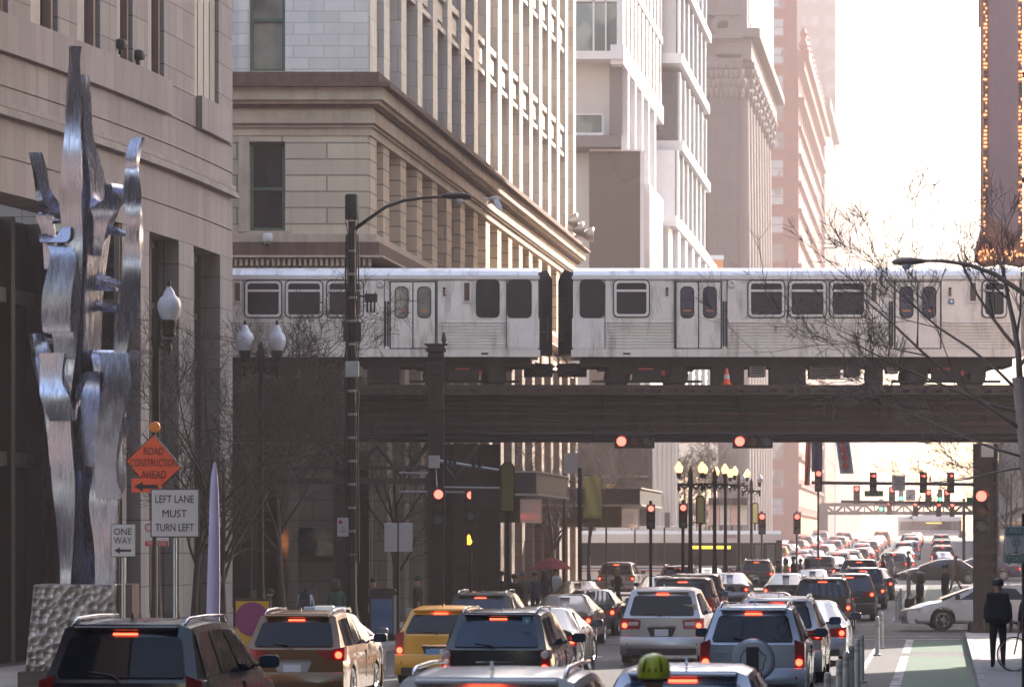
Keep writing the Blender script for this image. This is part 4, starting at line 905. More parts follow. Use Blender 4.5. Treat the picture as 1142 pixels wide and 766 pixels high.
    for sg in (-1, 1):
        mb = MB(); wl = w * .955
        yf = lambda f: -BOW * (1 - f * f) - .018
        fr = [mb.p(sg * wl * f, yf(f) + (.02 if f > .95 else 0), z) for f, z in ptsL]; bk = [mb.p(sg * wl * min(f, .99) if f < .95 else sg * (wl + .006), .25 if f > .95 else .05, z) for f, z in ptsL]
        mb.face(fr); nn = len(fr)
        for a in range(nn): b = (a + 1) % nn; mb.face((fr[a], fr[b], bk[b], bk[a]))
        tl = mb.out('tail_light', L_RED, t)
        if lit:
            fa = [f for f, z in ptsL]; za = [z for f, z in ptsL]; fx = max(fa) - .11; zc = min(za) + (.1 if lights in ('tall', 'round') else .1)
            mb = MB(); mb.lathe([(.06, 0), (.055, -.02), (.02, -.03)], (sg * wl * fx, yf(fx) + .0, zc), 10, 'y'); mb.out('lit_bulb', L_LIT, tl)
            if lights == 'wide': mb = MB(); mb.box(min(sg * wl * .55, sg * wl * .8), max(sg * wl * .55, sg * wl * .8), -.062, -.03, zt - .14, zt - .06); mb.out('lens', L_WHT, tl)
            if lights == 'round': mb = MB(); mb.lathe([(.07, 0), (.065, -.02), (.03, -.03)], (sg * wl * .9, yf(.9), zt - .04), 12, 'y'); mb.out('lens', L_WHT, tl)
    hp = rearp(0, rear_h[1] + .06, .03)
    mb = MB(); mb.box(-.14, .14, hp[1], hp[1] + .05, hp[2] - .013, hp[2] + .010); mb.out('brake_light', L_LIT if lit and deck is None else L_RED, t)
    if deck is None: mb = MB(); q = rearp(.8, .95, 0); mb.box(-w * .60, w * .60, q[1] - .10, q[1] + .25, q[2] + .015, q[2] + .055); mb.out('spoiler', pnt, t, bevel=.012)
    zp = belt - .33 if lights != 'sedan' else belt - .3
    if spare: zp = None
    if zp:
        mb = MB(); mb.prism([(-.33, -BOW - .003, zp + .12), (.33, -BOW - .003, zp + .12), (.24, -BOW - .003, zp - .1), (-.24, -BOW - .003, zp - .1)], (0, -.015, 0)); rc = mb.out('plate_recess', TRIM if lights != 'slant' else P_SILV, t)
        mb = MB(); mb.box(-.155, .155, -BOW - .035, -BOW - .019, zp - .08, zp + .075); lp = mb.out('license_plate', plate, t, bevel=.004)
        mb = MB(); mb.box(-.32, .32, -BOW - .035, -BOW - .01, zp + .125, zp + .155); mb.out('plate_garnish', CHR, t)
    else:
        zc = belt - .25; c = (.02, -BOW - .01, zc)
        mb = MB(); mb.lathe([(.36, .02), (.365, -.08), (.345, -.13), (.30, -.145), (.27, -.12), (.25, -.10), (.23, -.13), (.21, -.13)], c, 30, 'y'); sp = mb.out('spare_wheel_cover', pnt, t, smooth=40)
        mb = MB(); mb.prism([(c[0] + .30 * math.cos(a_), c[1] - .145, zc + .30 * math.sin(a_)) for a_ in [k * math.tau / 24 for k in range(24)]], (0, .03, 0)); mb.out('cover_face', pnt, sp)
        mb = MB(); mb.box(-.09, .12, c[1] - .17, c[1] - .146, zc - .19, zc + .22); mb.out('opening', TRIM, sp)
        for k in range(5): mb = MB(); mb.box(-.13 + k * .07, -.11 + k * .07, c[1] - .165, c[1] - .146, zc - .27 - .01 * (k == 2), zc - .2); mb.out('slot', TRIM, sp)
        mb = MB(); mb.tube([(c[0] + r_ * math.cos(a_), c[1] - .15, zc + r_ * math.sin(a_)) for r_, a_ in [(.205 + .02 * math.sin(k * 1.3), math.radians(-60 + k * 12)) for k in range(11)]], .008, 4); mb.tube([(c[0] - .21 * math.cos(a_), c[1] - .15, zc + .21 * math.sin(a_)) for a_ in [math.radians(-60 + k * 12) for k in range(11)]], .008, 4); mb.out('embossing', TRIM, sp)
        mb = MB(); mb.box(-.62, -.42, -BOW - .05, -BOW - .0, zc + .12, zc + .15); mb.out('door_handle', pnt, t)
    if strip:
        zs = belt - .1
        mb = MB(); mb.box(-w * .9, w * .9, -BOW - .03, -.01, zs - .04, zs + .02); mb.out('red_strip', L_RED, t); mb = MB(); mb.box(-w * .88, w * .88, -BOW - .045, -.01, zs - .11, zs - .05); mb.out('chrome_strip', CHR, t)
    if wiper and deck is None:
        mb = MB(); mb.tube([rearp(0, .06, .03), rearp(-.1, .14, .03), rearp(-.42, .2, .03)], .011, 4); mb.out('wiper', TRIM, t)
    if rails:
        for sg in (-1, 1):
            mb = MB(); x = sg * (wr - .10); pts = [(x, yt0 + .10, Hh - .05), (x, yt0 + .32, Hh + .01), (x, (yt0 + yt1) / 2, Hh + .025), (x, yt1 - .3, Hh + .01), (x, yt1 - .15, Hh - .05)]; mb.tube(pts, .02, 6); mb.out('roof_rail', rails if not isinstance(rails, bool) else CHR, t, smooth=True)
    if antenna: mb = MB(); y = yt0 + .18; mb.prism([(0, y, Hh - .01), (0, y + .02, Hh + .07), (0, y + .16, Hh - .01)], (.02, 0, 0)); mb.out('antenna', pnt, t)
    for sg in (-1, 1):
        q = sidep(.86, .12, sg, 0); mb = MB(); mb.box(min(q[0], q[0] + sg * .1), max(q[0], q[0] + sg * .1), q[1] + .02, q[1] + .06, q[2] + .02, q[2] + .06); mb.prism([(q[0] + sg * (.19 + a_), q[1] - .02, q[2] + .08 + b_) for a_, b_ in ((-.12, -.05), (-.09, -.08), (.09, -.075), (.12, -.04), (.12, .05), (.09, .08), (-.06, .08), (-.12, .05))], (0, .13, 0)); mr = mb.out('mirror', TRIM, t, bevel=.015)
        mb = MB(); mb.box(q[0] + sg * .19 - .1, q[0] + sg * .19 + .1, q[1] - .024, q[1] - .021, q[2] + .02, q[2] + .14); mb.out('mirror_glass', G_CARB, mr)
    if detail > 1:
        for sg in (-1, 1):
            for s_ in (.33, .63):
                q = sidep(s_, 0, sg); mb = MB(); mb.box(min(q[0], q[0] + sg * .03), max(q[0], q[0] + sg * .03), q[1] - .1, q[1] + .1, q[2] - .13, q[2] - .1); mb.out('door_handle', pnt, t)
            for s_ in (.285, .595, .92):
                mb = MB(); a_ = sidep(s_, 0, sg, -.003); y = a_[1]; mb.box(min(sg * (width(y) - .03), sg * (width(y) + .002)), max(sg * (width(y) - .03), sg * (width(y) + .002)), y - .006, y + .006, zb + .25, belt - .06)
                if arch(y) == 0: mb.out('door_seam', TRIM, t)
    for sg in (-1, 1):
        mb = MB(); zl_ = nose - .02; mb.prism([(sg * w * .5, L + .03, zl_ - .12), (sg * w * .52, L + .02, zl_ + .01), (sg * (w * .93), L - .36, zl_ + .08), (sg * (w * .965), L - .38, zl_ - .04), (sg * w * .85, L - .08, zl_ - .13)], (0, .05, 0)); h = mb.out('headlight', L_HEAD, t)
    mb = MB(); mb.box(-w * .42, w * .42, L + .02, L + .15, nose - .16, nose - .05); mb.box(-w * .6, w * .6, L + .08, L + .19, zb + .1, zb + .22); mb.out('grille', TRIM, t)
    return t
def setcar(c, px=None, s=None, u=None, v=None, rz=-PSI, dz=0, label=None, pnt=None, gl=None, sc=None):
    if px is not None: v = F / s; loc = Vector(((px - CX) / s, v, 0)); u = loc.x - K * v
    else: loc = S(u, v)
    loc.z = gz(u, v) + dz; c.location = loc; c.rotation_euler = (0, 0, rz)
    if sc: c.scale = (sc,) * 3
    if label: c['label'] = label
    if pnt or gl:
        for ch in c.children:
            for i, sl in enumerate(ch.material_slots):
                if sl.material in PAINTS and pnt: sl.link = 'OBJECT'; sl.material = pnt
                if sl.material in (G_CAR, G_CARB) and gl: sl.link = 'OBJECT'; sl.material = gl
    return c
PAINTS = [P_BLACK, P_GOLD, P_SILV, P_BLUES, P_WHITE, P_TAXI, P_BROWN, P_RED, P_GREY, P_NAVY, P_SLATE, P_MAROON]
GRP = 'cars queuing up the street'
SUVK = dict(); SED = dict(L=4.75, W=1.80, H=1.45, belt=.92, yb0=.72, yt0=1.32, yb1=3.75, yt1=2.75, wr=.58, deck=.98, hood=.92, nose=.66, wy=(.95, 3.72), wrad=.33, lights='sedan', rails=False, windows=((.12, .44), (.47, .84)), wiper=False, rear_h=(.04, .92))
VAN = dict(L=5.1, W=1.97, H=1.76, belt=1.06, yb0=.1, yt0=.42, yb1=4.25, yt1=3.2, wr=.74, hood=1.02, nose=.76, wy=(1.05, 4.05), wrad=.35)
c_exp = make_car('suv', 'large black suv with red light strip across its tailgate, nearest car on the left', 'car', L=5.3, W=2.02, H=1.93, belt=1.2, yb0=.12, yt0=.42, yb1=4.1, yt1=3.25, wr=.76, hood=1.18, nose=.9, wy=(1.1, 4.15), wrad=.40, pnt=P_BLACK, gl=G_CAR, lights='tall', rails=CHR, strip=True, group=GRP)
setcar(c_exp, 134, 97)
c_gold = make_car('suv', 'bronze suv with lit brake lights and silver plate panel on the left', 'car', pnt=P_GOLD, lights='slant', W=1.86, wr=.68, group=GRP); setcar(c_gold, 327, 65)
c_esc = make_car('suv', 'black suv with round tail lamps in the left centre lane', 'car', pnt=P_BLACK, lights='round', gl=G_CARB, W=1.87, wr=.70, group=GRP); setcar(c_esc, 553, 68.6)
mb = MB(); mb.box(.42, .56, .16, .17, 1.42, 1.56); st_ = mb.out('window_sticker', mat('sticker_blue', (.06, .20, .32), .5), c_esc); mb = MB(); mb.box(.48, .50, .155, .159, 1.45, 1.53); mb.box(.45, .53, .155, .159, 1.485, 1.505); mb.out('symbol', mat('sticker_pale', (.4, .5, .55), .5), st_)
c_taxi = make_car('taxi', 'yellow taxi with roof aerial left of the black suv', 'taxi', L=4.4, W=1.83, H=1.6, belt=1.0, pnt=P_TAXI, lights='tall', rails=False, wr=.64, plate=PLATE, group=GRP); setcar(c_taxi, 489, 56, dz=-.02)
mb = MB(); mb.tube([(0, .7, 1.57), (0, .68, 1.78)], [.02, .006], 5); mb.out('aerial', TRIM, c_taxi); mb = MB(); mb.box(-.24, .04, -.12, -.108, .60, .74); mb.out('blue_plate', PBLUE, c_taxi)
c_mini = make_car('minivan', 'silver minivan with wide red tail lamps in the centre lane', 'car', pnt=P_SILV, lights='wide', rails=False, gl=G_CAR, plate=PLATE, group=GRP, **VAN); setcar(c_mini, 738, 49.5)
mb = MB(); mb.box(.48, .78, .14, .15, 1.18, 1.36); mb.out('paper_sheet', mat('paper', (.4, .34, .28), .8), c_mini)
c_rav = make_car('suv', 'silver blue suv with round spare wheel cover on its tailgate', 'car', pnt=P_BLUES, lights='tall', spare=True, H=1.70, group=GRP); setcar(c_rav, 839, 67)
c_sed = make_car('sedan', 'taupe sedan ahead of the black suv, seen past its right side', 'car', pnt=P_BROWN, gl=G_CARB, group=GRP, **SED); setcar(c_sed, 625, 41)
CB = dict(L=4.2, W=1.9, H=1.8, belt=1.12, yb0=.1, yt0=.2, yb1=3.1, yt1=2.6, wr=.78, hood=1.08, nose=.95, wy=(.75, 3.3), wrad=.38)
c_box = make_car('boxy_suv', 'square black suv just ahead of the silver minivan', 'car', pnt=P_BLACK, rails=False, lights='tall', group=GRP, **CB); setcar(c_box, 761, 38)
def more(proto, label, px=None, s=None, **k):
    c = copy_tree(proto); c['label'] = label
    if px is None: k.setdefault('u', 0); k.setdefault('v', 0)
    return setcar(c, px, s, **k)
more(c_box, 'second square black suv, beyond the first one', 774, 33.5, pnt=P_GREY)
more(c_gold, 'black suv whose roof shows above the taxi', 534, 46, pnt=P_BLACK, gl=G_CARB)
more(c_sed, 'black sedan directly ahead of the black suv with round tail lamps', 598, 53, pnt=P_BLACK)
more(c_sed, 'black sedan with lit lamps beyond the taupe sedan', 655, 36.5, pnt=P_BLACK)
more(c_sed, 'bronze sedan at the left kerb under the railway', 641, 29.5, pnt=P_GOLD)
more(c_mini, 'pale minivan at the left kerb past the railway', 687, 22, pnt=P_SILV)
more(c_rav if False else c_gold, 'silver suv right ahead of the one with the spare wheel', 866, 57.5, pnt=P_SILV)
more(c_sed, 'pale blue sedan beside the short white posts in the right lane', 900, 50.5, pnt=P_BLUES)
more(c_sed, 'maroon sedan whose roof shows above the spare wheel suv', 853, 43, pnt=P_MAROON)
more(c_esc, 'wide black suv under the railway in the right lane', 917, 36.3, pnt=P_BLACK)
more(c_gold, 'black suv with tall roof rails past the railway in the right lane', 947, 32, pnt=P_BLACK, gl=G_CARB)
more(c_esc, 'dark suv ahead of the one with tall rails in the right lane', 962, 28, pnt=P_NAVY)
more(c_gold, 'tall black suv in front of the bus', 843, 21.5, pnt=P_BLACK)
more(c_sed, 'white sedan left of the tall black suv in front of the bus', 787, 23.2, pnt=P_WHITE)
more(c_mini, 'grey minivan right of the tall black suv by the walking crowd', 913, 20.5, pnt=P_SLATE)
for a_ in (('black sedan between the pale minivan and the square suvs', c_sed, 731, 27.5, P_BLACK), ('grey sedan in the right lane between the dark suvs and the crossing', c_sed, 905, 25.5, P_GREY), ('silver sedan under the lit lamps', c_sed, 812, 26.5, P_SLATE),
    ('black minivan at the crossing beside the people', c_mini, 958, 23.5, P_BLACK), ('dark red suv two cars behind the bus', c_gold, 755, 24.5, P_MAROON), ('black sedan beside the grey minivan near the second crossing', c_sed, 875, 27.5, P_BLACK), ('dark blue sedan in the right lane before the crowd', c_sed, 974, 25, P_NAVY)):
    more(a_[1], a_[0], a_[2], a_[3], pnt=a_[4])
cw = more(c_sed, 'white sedan with roof light bar hidden ahead of the bronze suv', 344, 56, pnt=P_WHITE)
mb = MB(); mb.box(-.42, -.2, 1.9, 2.15, 1.46, 1.58); mb.box(.2, .42, 1.9, 2.15, 1.46, 1.58); mb.m = 1; mb.box(-.19, .19, 1.9, 2.15, 1.47, 1.60); mb.out('light_bar', [mat('bar_blue_grey', (.25, .3, .4), .3), MATS['white_plastic']], cw, bevel=.02)
cn = make_car('suv', 'white suv whose blurred roof fills the bottom centre, nearest car', 'car', L=4.8, W=1.95, H=1.68, belt=1.05, pnt=P_WHITE, lights='tall', wr=.73, yt0=.35, rails=CHR, group=GRP); setcar(cn, 538, 138)
cs = make_car('hatchback', 'pale blue hatchback roof at the bottom, right of the white suv roof', 'car', L=4.3, W=1.8, H=1.5, belt=.95, yt0=.75, pnt=P_BLUES, gl=G_CARB, lights='tall', wr=.66, rails=False, group=GRP); setcar(cs, 757, 114)
c_x = more(c_sed, 'white sedan crossing the bike lane from the right under the railway'); c_x['group'] = 'cars crossing the street'; 
c_x.location = Vector((xl(1011, 119.6) + 4.85, 119.6 + .9, 0)); c_x.rotation_euler = (0, 0, R(90)); setcar(c_x, u=0, v=0, pnt=P_WHITE); c_x.location = Vector((xl(1011, 119.6) + 4.85, 120.5, 0)); c_x.rotation_euler = (0, 0, R(90))
for px, s, pn, lb in ((1003, 19.5, P_BLACK, 'black car crossing ahead of the woman with curly hair'), (1046, 18.5, P_NAVY, 'dark blue car crossing behind the black one')):
    c = copy_tree(c_sed); c['label'] = lb; c['group'] = 'cars crossing the street'; setcar(c, u=0, v=0, pnt=pn); d = F / s; c.location = Vector(((px - CX) / s + 4.8, d, gz(0, d))); c.rotation_euler = (0, 0, R(90))
# queue beyond the second crossing
cols = [('white', P_WHITE), ('silver', P_SILV), ('black', P_BLACK), ('black', P_BLACK), ('pale blue', P_BLUES), ('navy', P_NAVY), ('red', P_RED), ('grey', P_GREY), ('yellow', P_TAXI), ('silver', P_SILV)]
kinds = [('sedan', c_sed), ('minivan', c_mini), ('suv', c_gold), ('sedan', c_sed)]
ordn = ['first', 'second', 'third', 'fourth', 'fifth', 'sixth', 'seventh', 'eighth', 'ninth', 'tenth', 'eleventh', 'twelfth', 'thirteenth', 'fourteenth', 'fifteenth', 'sixteenth', 'seventeenth', 'eighteenth', 'nineteenth', 'twentieth']
rr = random.Random(11)
def thin(c):      # far copies: keep only what still shows
    for ch in list(c.children):
        n = ch.name.split('.')[0]
        if n in ('door_handle', 'door_seam', 'wiper', 'roof_rail', 'antenna', 'grille', 'headlight', 'plate_garnish', 'plate_recess', 'underbody', 'mirror', 'spoiler'):
            for g_ in list(ch.children): bpy.data.objects.remove(g_)
            bpy.data.objects.remove(ch)
        elif n in ('wheel', 'bumper'):
            for g_ in list(ch.children): bpy.data.objects.remove(g_)
protos = []
for nm, pr in kinds[:3]: c = copy_tree(pr); thin(c); protos.append((nm, c))
for li, (u, nm) in enumerate(((-3.0, 'right lane'), (-6.6, 'second lane from the right'), (-10.2, 'third lane from the right'), (-13.6, 'left lane'))):
    v = 238 + rr.random() * 5; k = 0
    while v < 560 and k < 20:
        nmk, pr = protos[rr.choice((0, 0, 1, 2))]; cn_, pn = cols[rr.randrange(len(cols))]
        c = copy_tree(pr); setcar(c, u=u + rr.uniform(-.3, .3), v=v, pnt=pn)
        sl = (gz(u, v + 4) - gz(u, v)) / 4; c.rotation_euler = (math.atan(sl), 0, -PSI)
        c['label'] = '%s %s, %s beyond the second crossing in the %s' % (cn_, nmk, ordn[k], nm); c['group'] = 'far traffic up the hill'
        k += 1; v += rr.uniform(7, 9.5) * (1 + .9 * (v - 238) / 310)
for k in range(8):       # oncoming or parked on the far right
    pr = protos[k % 3]; v = 285 + k * 15; cn_, pn = cols[(k * 3) % 10]; c = copy_tree(pr[1]); setcar(c, u=-.3 - .02 * k + (2.0 if False else 0), v=v, pnt=pn); c.location += Vector((.4, 0, 0)); c['label'] = '%s %s parked by the right kerb, %s past the second crossing' % (cn_, pr[0], ordn[k]); c['group'] = 'cars parked far up the right kerb'
for nm, c in protos:
    for ch in list(c.children):
        for g_ in list(ch.children): bpy.data.objects.remove(g_)
        bpy.data.objects.remove(ch)
    bpy.data.objects.remove(c)
# bus
def bus(px0, px1, d, label, Lm=12.2):
    s = F / d; t = thing('city_bus', label, 'bus', ((px0 - CX) / s, d, gz(-10, d))); L = Lm; H = 3.15
    mb = MB(); mb.prism([(0, 0, .35), (0, .0, 2.2), (0, .06, 2.95), (0, .3, H), (0, 2.2, H), (0, 2.5, 2.95), (0, 2.55, 2.2), (0, 2.55, .35)], (L, 0, 0)); mb.out('body', P_WHITE, t)
    mb = MB(); mb.box(.1, L + .02, -.03, 2.58, 1.15, 2.45); mb.out('window_band', G_CAR, t)
    mb = MB(); mb.box(L - .3, L + .04, -.04, 2.6, .35, 2.6); mb.out('front_panel', TRIM, t)
    for a in (L - 1.5, L - .85): mb = MB(); mb.box(a, a + .45, -.06, -.03, 1.35, 2.35); mb.out('door_window', G_PALE, t)
    for a in (1.2, 3.1, 5.0, 6.9, 8.8): mb = MB(); mb.box(a - .04, a + .04, -.05, -.031, 1.15, 2.45); mb.out('pillar', TRIM, t)
    mb = MB(); mb.box(L - 5.1, L - 2.9, -.06, -.03, 2.1, 2.28); mb.out('yellow_sign', emis('amber_display', (.8, .5, .05), .5), t)
    mb = MB(); mb.box(1.6, 3.6, .5, 2.0, H, H + .18); mb.box(3.7, 7.3, .4, 2.1, H, H + .26); mb.out('roof_unit', P_WHITE, t, bevel=.03)
    for k, z in enumerate((1.0, .85)): mb = MB(); mb.box(0, L, -.035, -.0, z - .03, z + .03); mb.out('stripe', [mat('bus_blue', (.05, .12, .35), .4), mat('bus_red', (.4, .04, .04), .4)][k], t)
    for a in (2.6, 9.2):
        for y in (-.01, 2.3): mb = MB(); mb.lathe([(.48, 0), (.5, .05), (.5, .25)], (a, y, .5), 18, 'y'); mb.out('wheel', RUB, t)
    mb = MB(); mb.box(L - 3.2, L - 2.6, -.02, .005, 2.75, 2.9); f_ = mb.out('flag_decal', mat('decal_white', (.7, .65, .65), .5), t); mb = MB()
    for k in range(3): mb.box(L - 3.2, L - 2.6, -.024, -.021, 2.77 + k * .05, 2.79 + k * .05)
    mb.out('red_stripes', MATS['bus_red'], f_)
    return t
bus(634, 850, 221, 'white city bus with dark window band crossing behind the traffic')
b_ = bus(1003, 1050, 560, 'distant pale bus crossing at the crest of the street', 9); b_.location.z = gz(-2, 560) + .3
# ------------------------------------------------------------------ lamps, poles, signals, signs
POLE = mat('pole_black', (.022, .019, .018), .45, .3, var=.3); GLOBE = mat('lamp_globe', (.62, .64, .72), .25, spec=.6); GALV = mat('galvanised', (.33, .33, .34), .4, .7)
FACE = mat('sign_white_face', (.52, .50, .50), .5, var=.05); BLK = mat('sign_black', (.02, .018, .018), .6); SREDL = emis('signal_red', (1, .085, .06), 1.1); ORG = mat('sign_orange', (.78, .10, .03), .45, var=.06)
LAMPON = emis('lamp_glow', (1, .60, .22), .55)
def globe_part(t, x, z, y=0, lit=False, sc=1.0):
    q = lambda r, h: (r * sc, h * sc)
    mb = MB(); mb.lathe([q(.10, -.42), q(.17, -.38), q(.15, -.2), q(.2, -.12), q(.19, 0)], (x, y, z), 12); ho = mb.out('lamp_holder', POLE, t, smooth=40)
    mb = MB(); mb.lathe([q(.19, 0), q(.27, .14), q(.31, .32), q(.30, .44), q(.24, .56), q(.155, .63), q(.14, .70), q(.08, .8), q(.05, .84)], (x, y, z), 18); mb.out('globe', LAMPON if lit else GLOBE, t, smooth=60)
    mb = MB(); mb.lathe([q(.05, .84), q(.04, .9), q(.055, .93), q(.01, 1.02)], (x, y, z), 8); mb.out('finial', POLE, t)
def twin_lamp(px, d, ztop, label, lit=False, half=.62, single=False, base=None, sc=1.0, group='ornate street lamps with glass globes'):
    """ztop: height of the bottom of the globes"""
    X = (px - CX) * d / F; u = X - K * d; z0 = gz(u, d) + .14; t = thing('street_lamp', label, 'street lamp', (X, d, z0), 0, group); h = ztop - z0
    mb = MB(); mb.lathe([(.28, 0), (.28, .3), (.2, .4), (.22, .9), (.15, 1.05), (.12, 1.3), (.085, 2), (.07, h - .6), (.1, h - .5), (.13, h - .4), (.09, h - .25), (.1, h + .0), (.02, h + .25)], (0, 0, 0), 12); mb.out('pole', POLE, t, smooth=40)
    hs = (-half, half) if not single else (half,)
    for s_ in hs: mb = MB(); mb.tube([(0, 0, h - .45), (s_ * .5, 0, h - .62), (s_, 0, h - .42)], .045, 6); mb.box(min(0, s_), max(0, s_), -.03, .03, h - .5, h - .42); mb.lathe([(.02, -.75), (.07, -.62), (.04, -.5), (.09, -.42)], (s_, 0, h), 8); mb.out('arm', POLE, t, smooth=40); globe_part(t, s_, h, 0, lit, sc)
    return t
def zp(y, d): return CH - (y - CY) * d / F
twin_lamp(174.5, 84, zp(357, 84), 'ornate lamp with one round glass globe before the granite building', half=.28, single=True, sc=.86)
twin_lamp(291, 104, zp(391, 104), 'ornate twin globe lamp in front of the train at left', half=.43, sc=.82)
for k, (px, d, y, lit, lb) in enumerate(((770, 150, 527, True, 'lit twin globe lamp, nearest of the row past the railway'), (797, 168, 528, True, 'lit twin globe lamp, second of the row past the railway'), (809, 186, 530, True, 'lit twin globe lamp, third of the row'), (824, 206, 532, True, 'lit twin globe lamp, farthest lit one of the row'), (838, 208, 538, False, 'unlit twin globe lamp beyond the lit row'))):
    twin_lamp(px, d, zp(y, d), lb, lit, sc=.52, half=.45)
# the tall street lamp with cobra arm, antenna drum and cables
d = 96; X = (392.5 - CX) * d / F; tl_ = thing('street_lamp', 'tall black street lamp with antenna drum and long curved arm before the train', 'street lamp', (X, d, .0)); Zq = lambda y: zp(y, d); Xq = lambda x: (x - 392.5) * d / F
mb = MB(); mb.lathe([(.3, 0), (.28, .5), (.2, .7), (.13, 1.2), (.105, Zq(400)), (.09, Zq(247))], n=14); mb.out('pole', POLE, tl_, smooth=40)
mb = MB(); mb.lathe([(.17, Zq(245)), (.175, Zq(244)), (.175, Zq(219)), (.15, Zq(217)), (.02, Zq(216.5))], n=16)
for k in range(6): a = k * 1.05; mb.tube([(.1 * math.cos(a), .1 * math.sin(a), Zq(262)), (.16 * math.cos(a), .16 * math.sin(a), Zq(246))], .012, 4)
mb.out('antenna_drum', TRIM, tl_, smooth=40)
mb = MB(); mb.tube([(Xq(395), 0, Zq(256)), (Xq(410), 0, Zq(245)), (Xq(430), 0, Zq(231)), (Xq(450), 0, Zq(224)), (Xq(475), 0, Zq(220.5)), (Xq(497), 0, Zq(219.5))], [.05, .045, .042, .04, .036, .034], 8); mb.out('arm', POLE, tl_, smooth=True)
def cobra(t, x, z, sg, s=1.0, m=None):
    mb = MB(); mb.T = Matrix.Translation((x, 0, z)) @ Matrix.Scale(s, 4); rows = []
    for u, hw, up, dn in ((0, .04, .04, .04), (.1, .07, .06, .06), (.3, .12, .09, .08), (.55, .13, .09, .09), (.68, .09, .05, .08), (.74, .03, .01, .04)): rows.append([mb.p(sg * u, hw * math.cos(a), (up if math.sin(a) > 0 else dn) * math.sin(a)) for a in [k * math.tau / 10 for k in range(10)]])
    for a in range(5):
        for b in range(10): mb.face((rows[a][b], rows[a][(b + 1) % 10], rows[a + 1][(b + 1) % 10], rows[a + 1][b]))
    mb.face(rows[0]); mb.face(rows[-1]); h = mb.out('lamp_head', m or POLE, t, smooth=50)
    mb = MB(); mb.T = Matrix.Translation((x, 0, z)) @ Matrix.Scale(s, 4); mb.lathe([(.11, 0), (.1, -.06), (.06, -.1), (.01, -.115)], (sg * .42, 0, -.07), 12); mb.out('lens', GLOBE, h, smooth=60)
cobra(tl_, Xq(493), Zq(219), 1, 1.0)
mb = MB(); mb.tube([(Xq(400), -.1, Zq(330)), (Xq(408), -.1, Zq(331))], .03, 5)
for x in (409, 413, 417): mb.tube([(Xq(x + 1), -.1, Zq(336)), (Xq(x + .5), -.1, Zq(349))], .03, 5)
mb.box(Xq(407), Xq(421), -.2, .02, Zq(337), Zq(328)); mb.tube([(Xq(409), -.1, Zq(328)), (Xq(409), -.1, Zq(324))], .015, 4); mb.tube([(Xq(419), -.1, Zq(328)), (Xq(419), -.1, Zq(325))], .015, 4); mb.out('radio_unit', TRIM, tl_, bevel=.02)
mb = MB(); mb.box(Xq(383), Xq(389.5), -.16, .1, Zq(381), Zq(359)); mb.box(Xq(395.5), Xq(403), -.16, .1, Zq(381), Zq(359)); mb.out('equipment_case', TRIM, tl_, bevel=.02)
mb = MB(); mb.box(Xq(385), Xq(400.5), -.18, .12, Zq(421), Zq(403)); mb.out('junction_box', GALV, tl_, bevel=.02)
rr = random.Random(3)
for s_ in (-1, 1):
    mb = MB(); pts = [(s_ * (.12 + rr.random() * .06), -.06, Zq(y)) for y in range(262, 640, 14)]; mb.tube(pts, .022, 5); mb.tube([(p[0] * .7, -.12, p[2]) for p in pts], .015, 4); mb.out('cable', DARKM, tl_)
mb = MB()
for y in range(280, 640, 26): mb.lathe([(.125, -.03), (.125, .03)], (0, 0, Zq(y)), 12)
mb.out('band', GALV, tl_)
mb = MB(); mb.box(Xq(376.5), Xq(389), -.2, -.18, Zq(598), Zq(577)); sg_ = mb.out('parking_sign', FACE, tl_); mb = MB(); mb.lathe([(.05, 0), (.05, -.004)], (Xq(380), -.202, Zq(582)), 10, 'y'); text_mb(mb, 'NO\nPARK', .16, .16, (Xq(384), -.201, Zq(590))); mb.out('lettering', mat('sign_red', (.35, .03, .03), .5), sg_)
# right cobra lamp over the train
d = 60; t = thing('street_lamp', 'grey street lamp whose arm reaches left over the train roof at upper right', 'street lamp', ((1175 - CX) * d / F, d, .14)); Xr = lambda x: (x - 1175) * d / F; Zr = lambda y: zp(y, d) - .14
LGR = mat('lamp_grey', (.32, .25, .21), .5, .3)
mb = MB(); mb.tube([(Xr(1030), 0, Zr(291)), (Xr(1050), 0, Zr(291)), (Xr(1080), 0, Zr(295)), (Xr(1110), 0, Zr(306)), (Xr(1140), 0, Zr(326)), (Xr(1172), 0, Zr(350))], [.022, .028, .032, .036, .04, .045], 8); mb.out('arm', LGR, t, smooth=True)
mb = MB(); mb.lathe([(.2, 0), (.18, .5), (.1, 1), (.07, Zr(345))], n=12); mb.out('pole', LGR, t, smooth=40); cobra(t, Xr(1032), Zr(291.5), -1, .70, LGR)
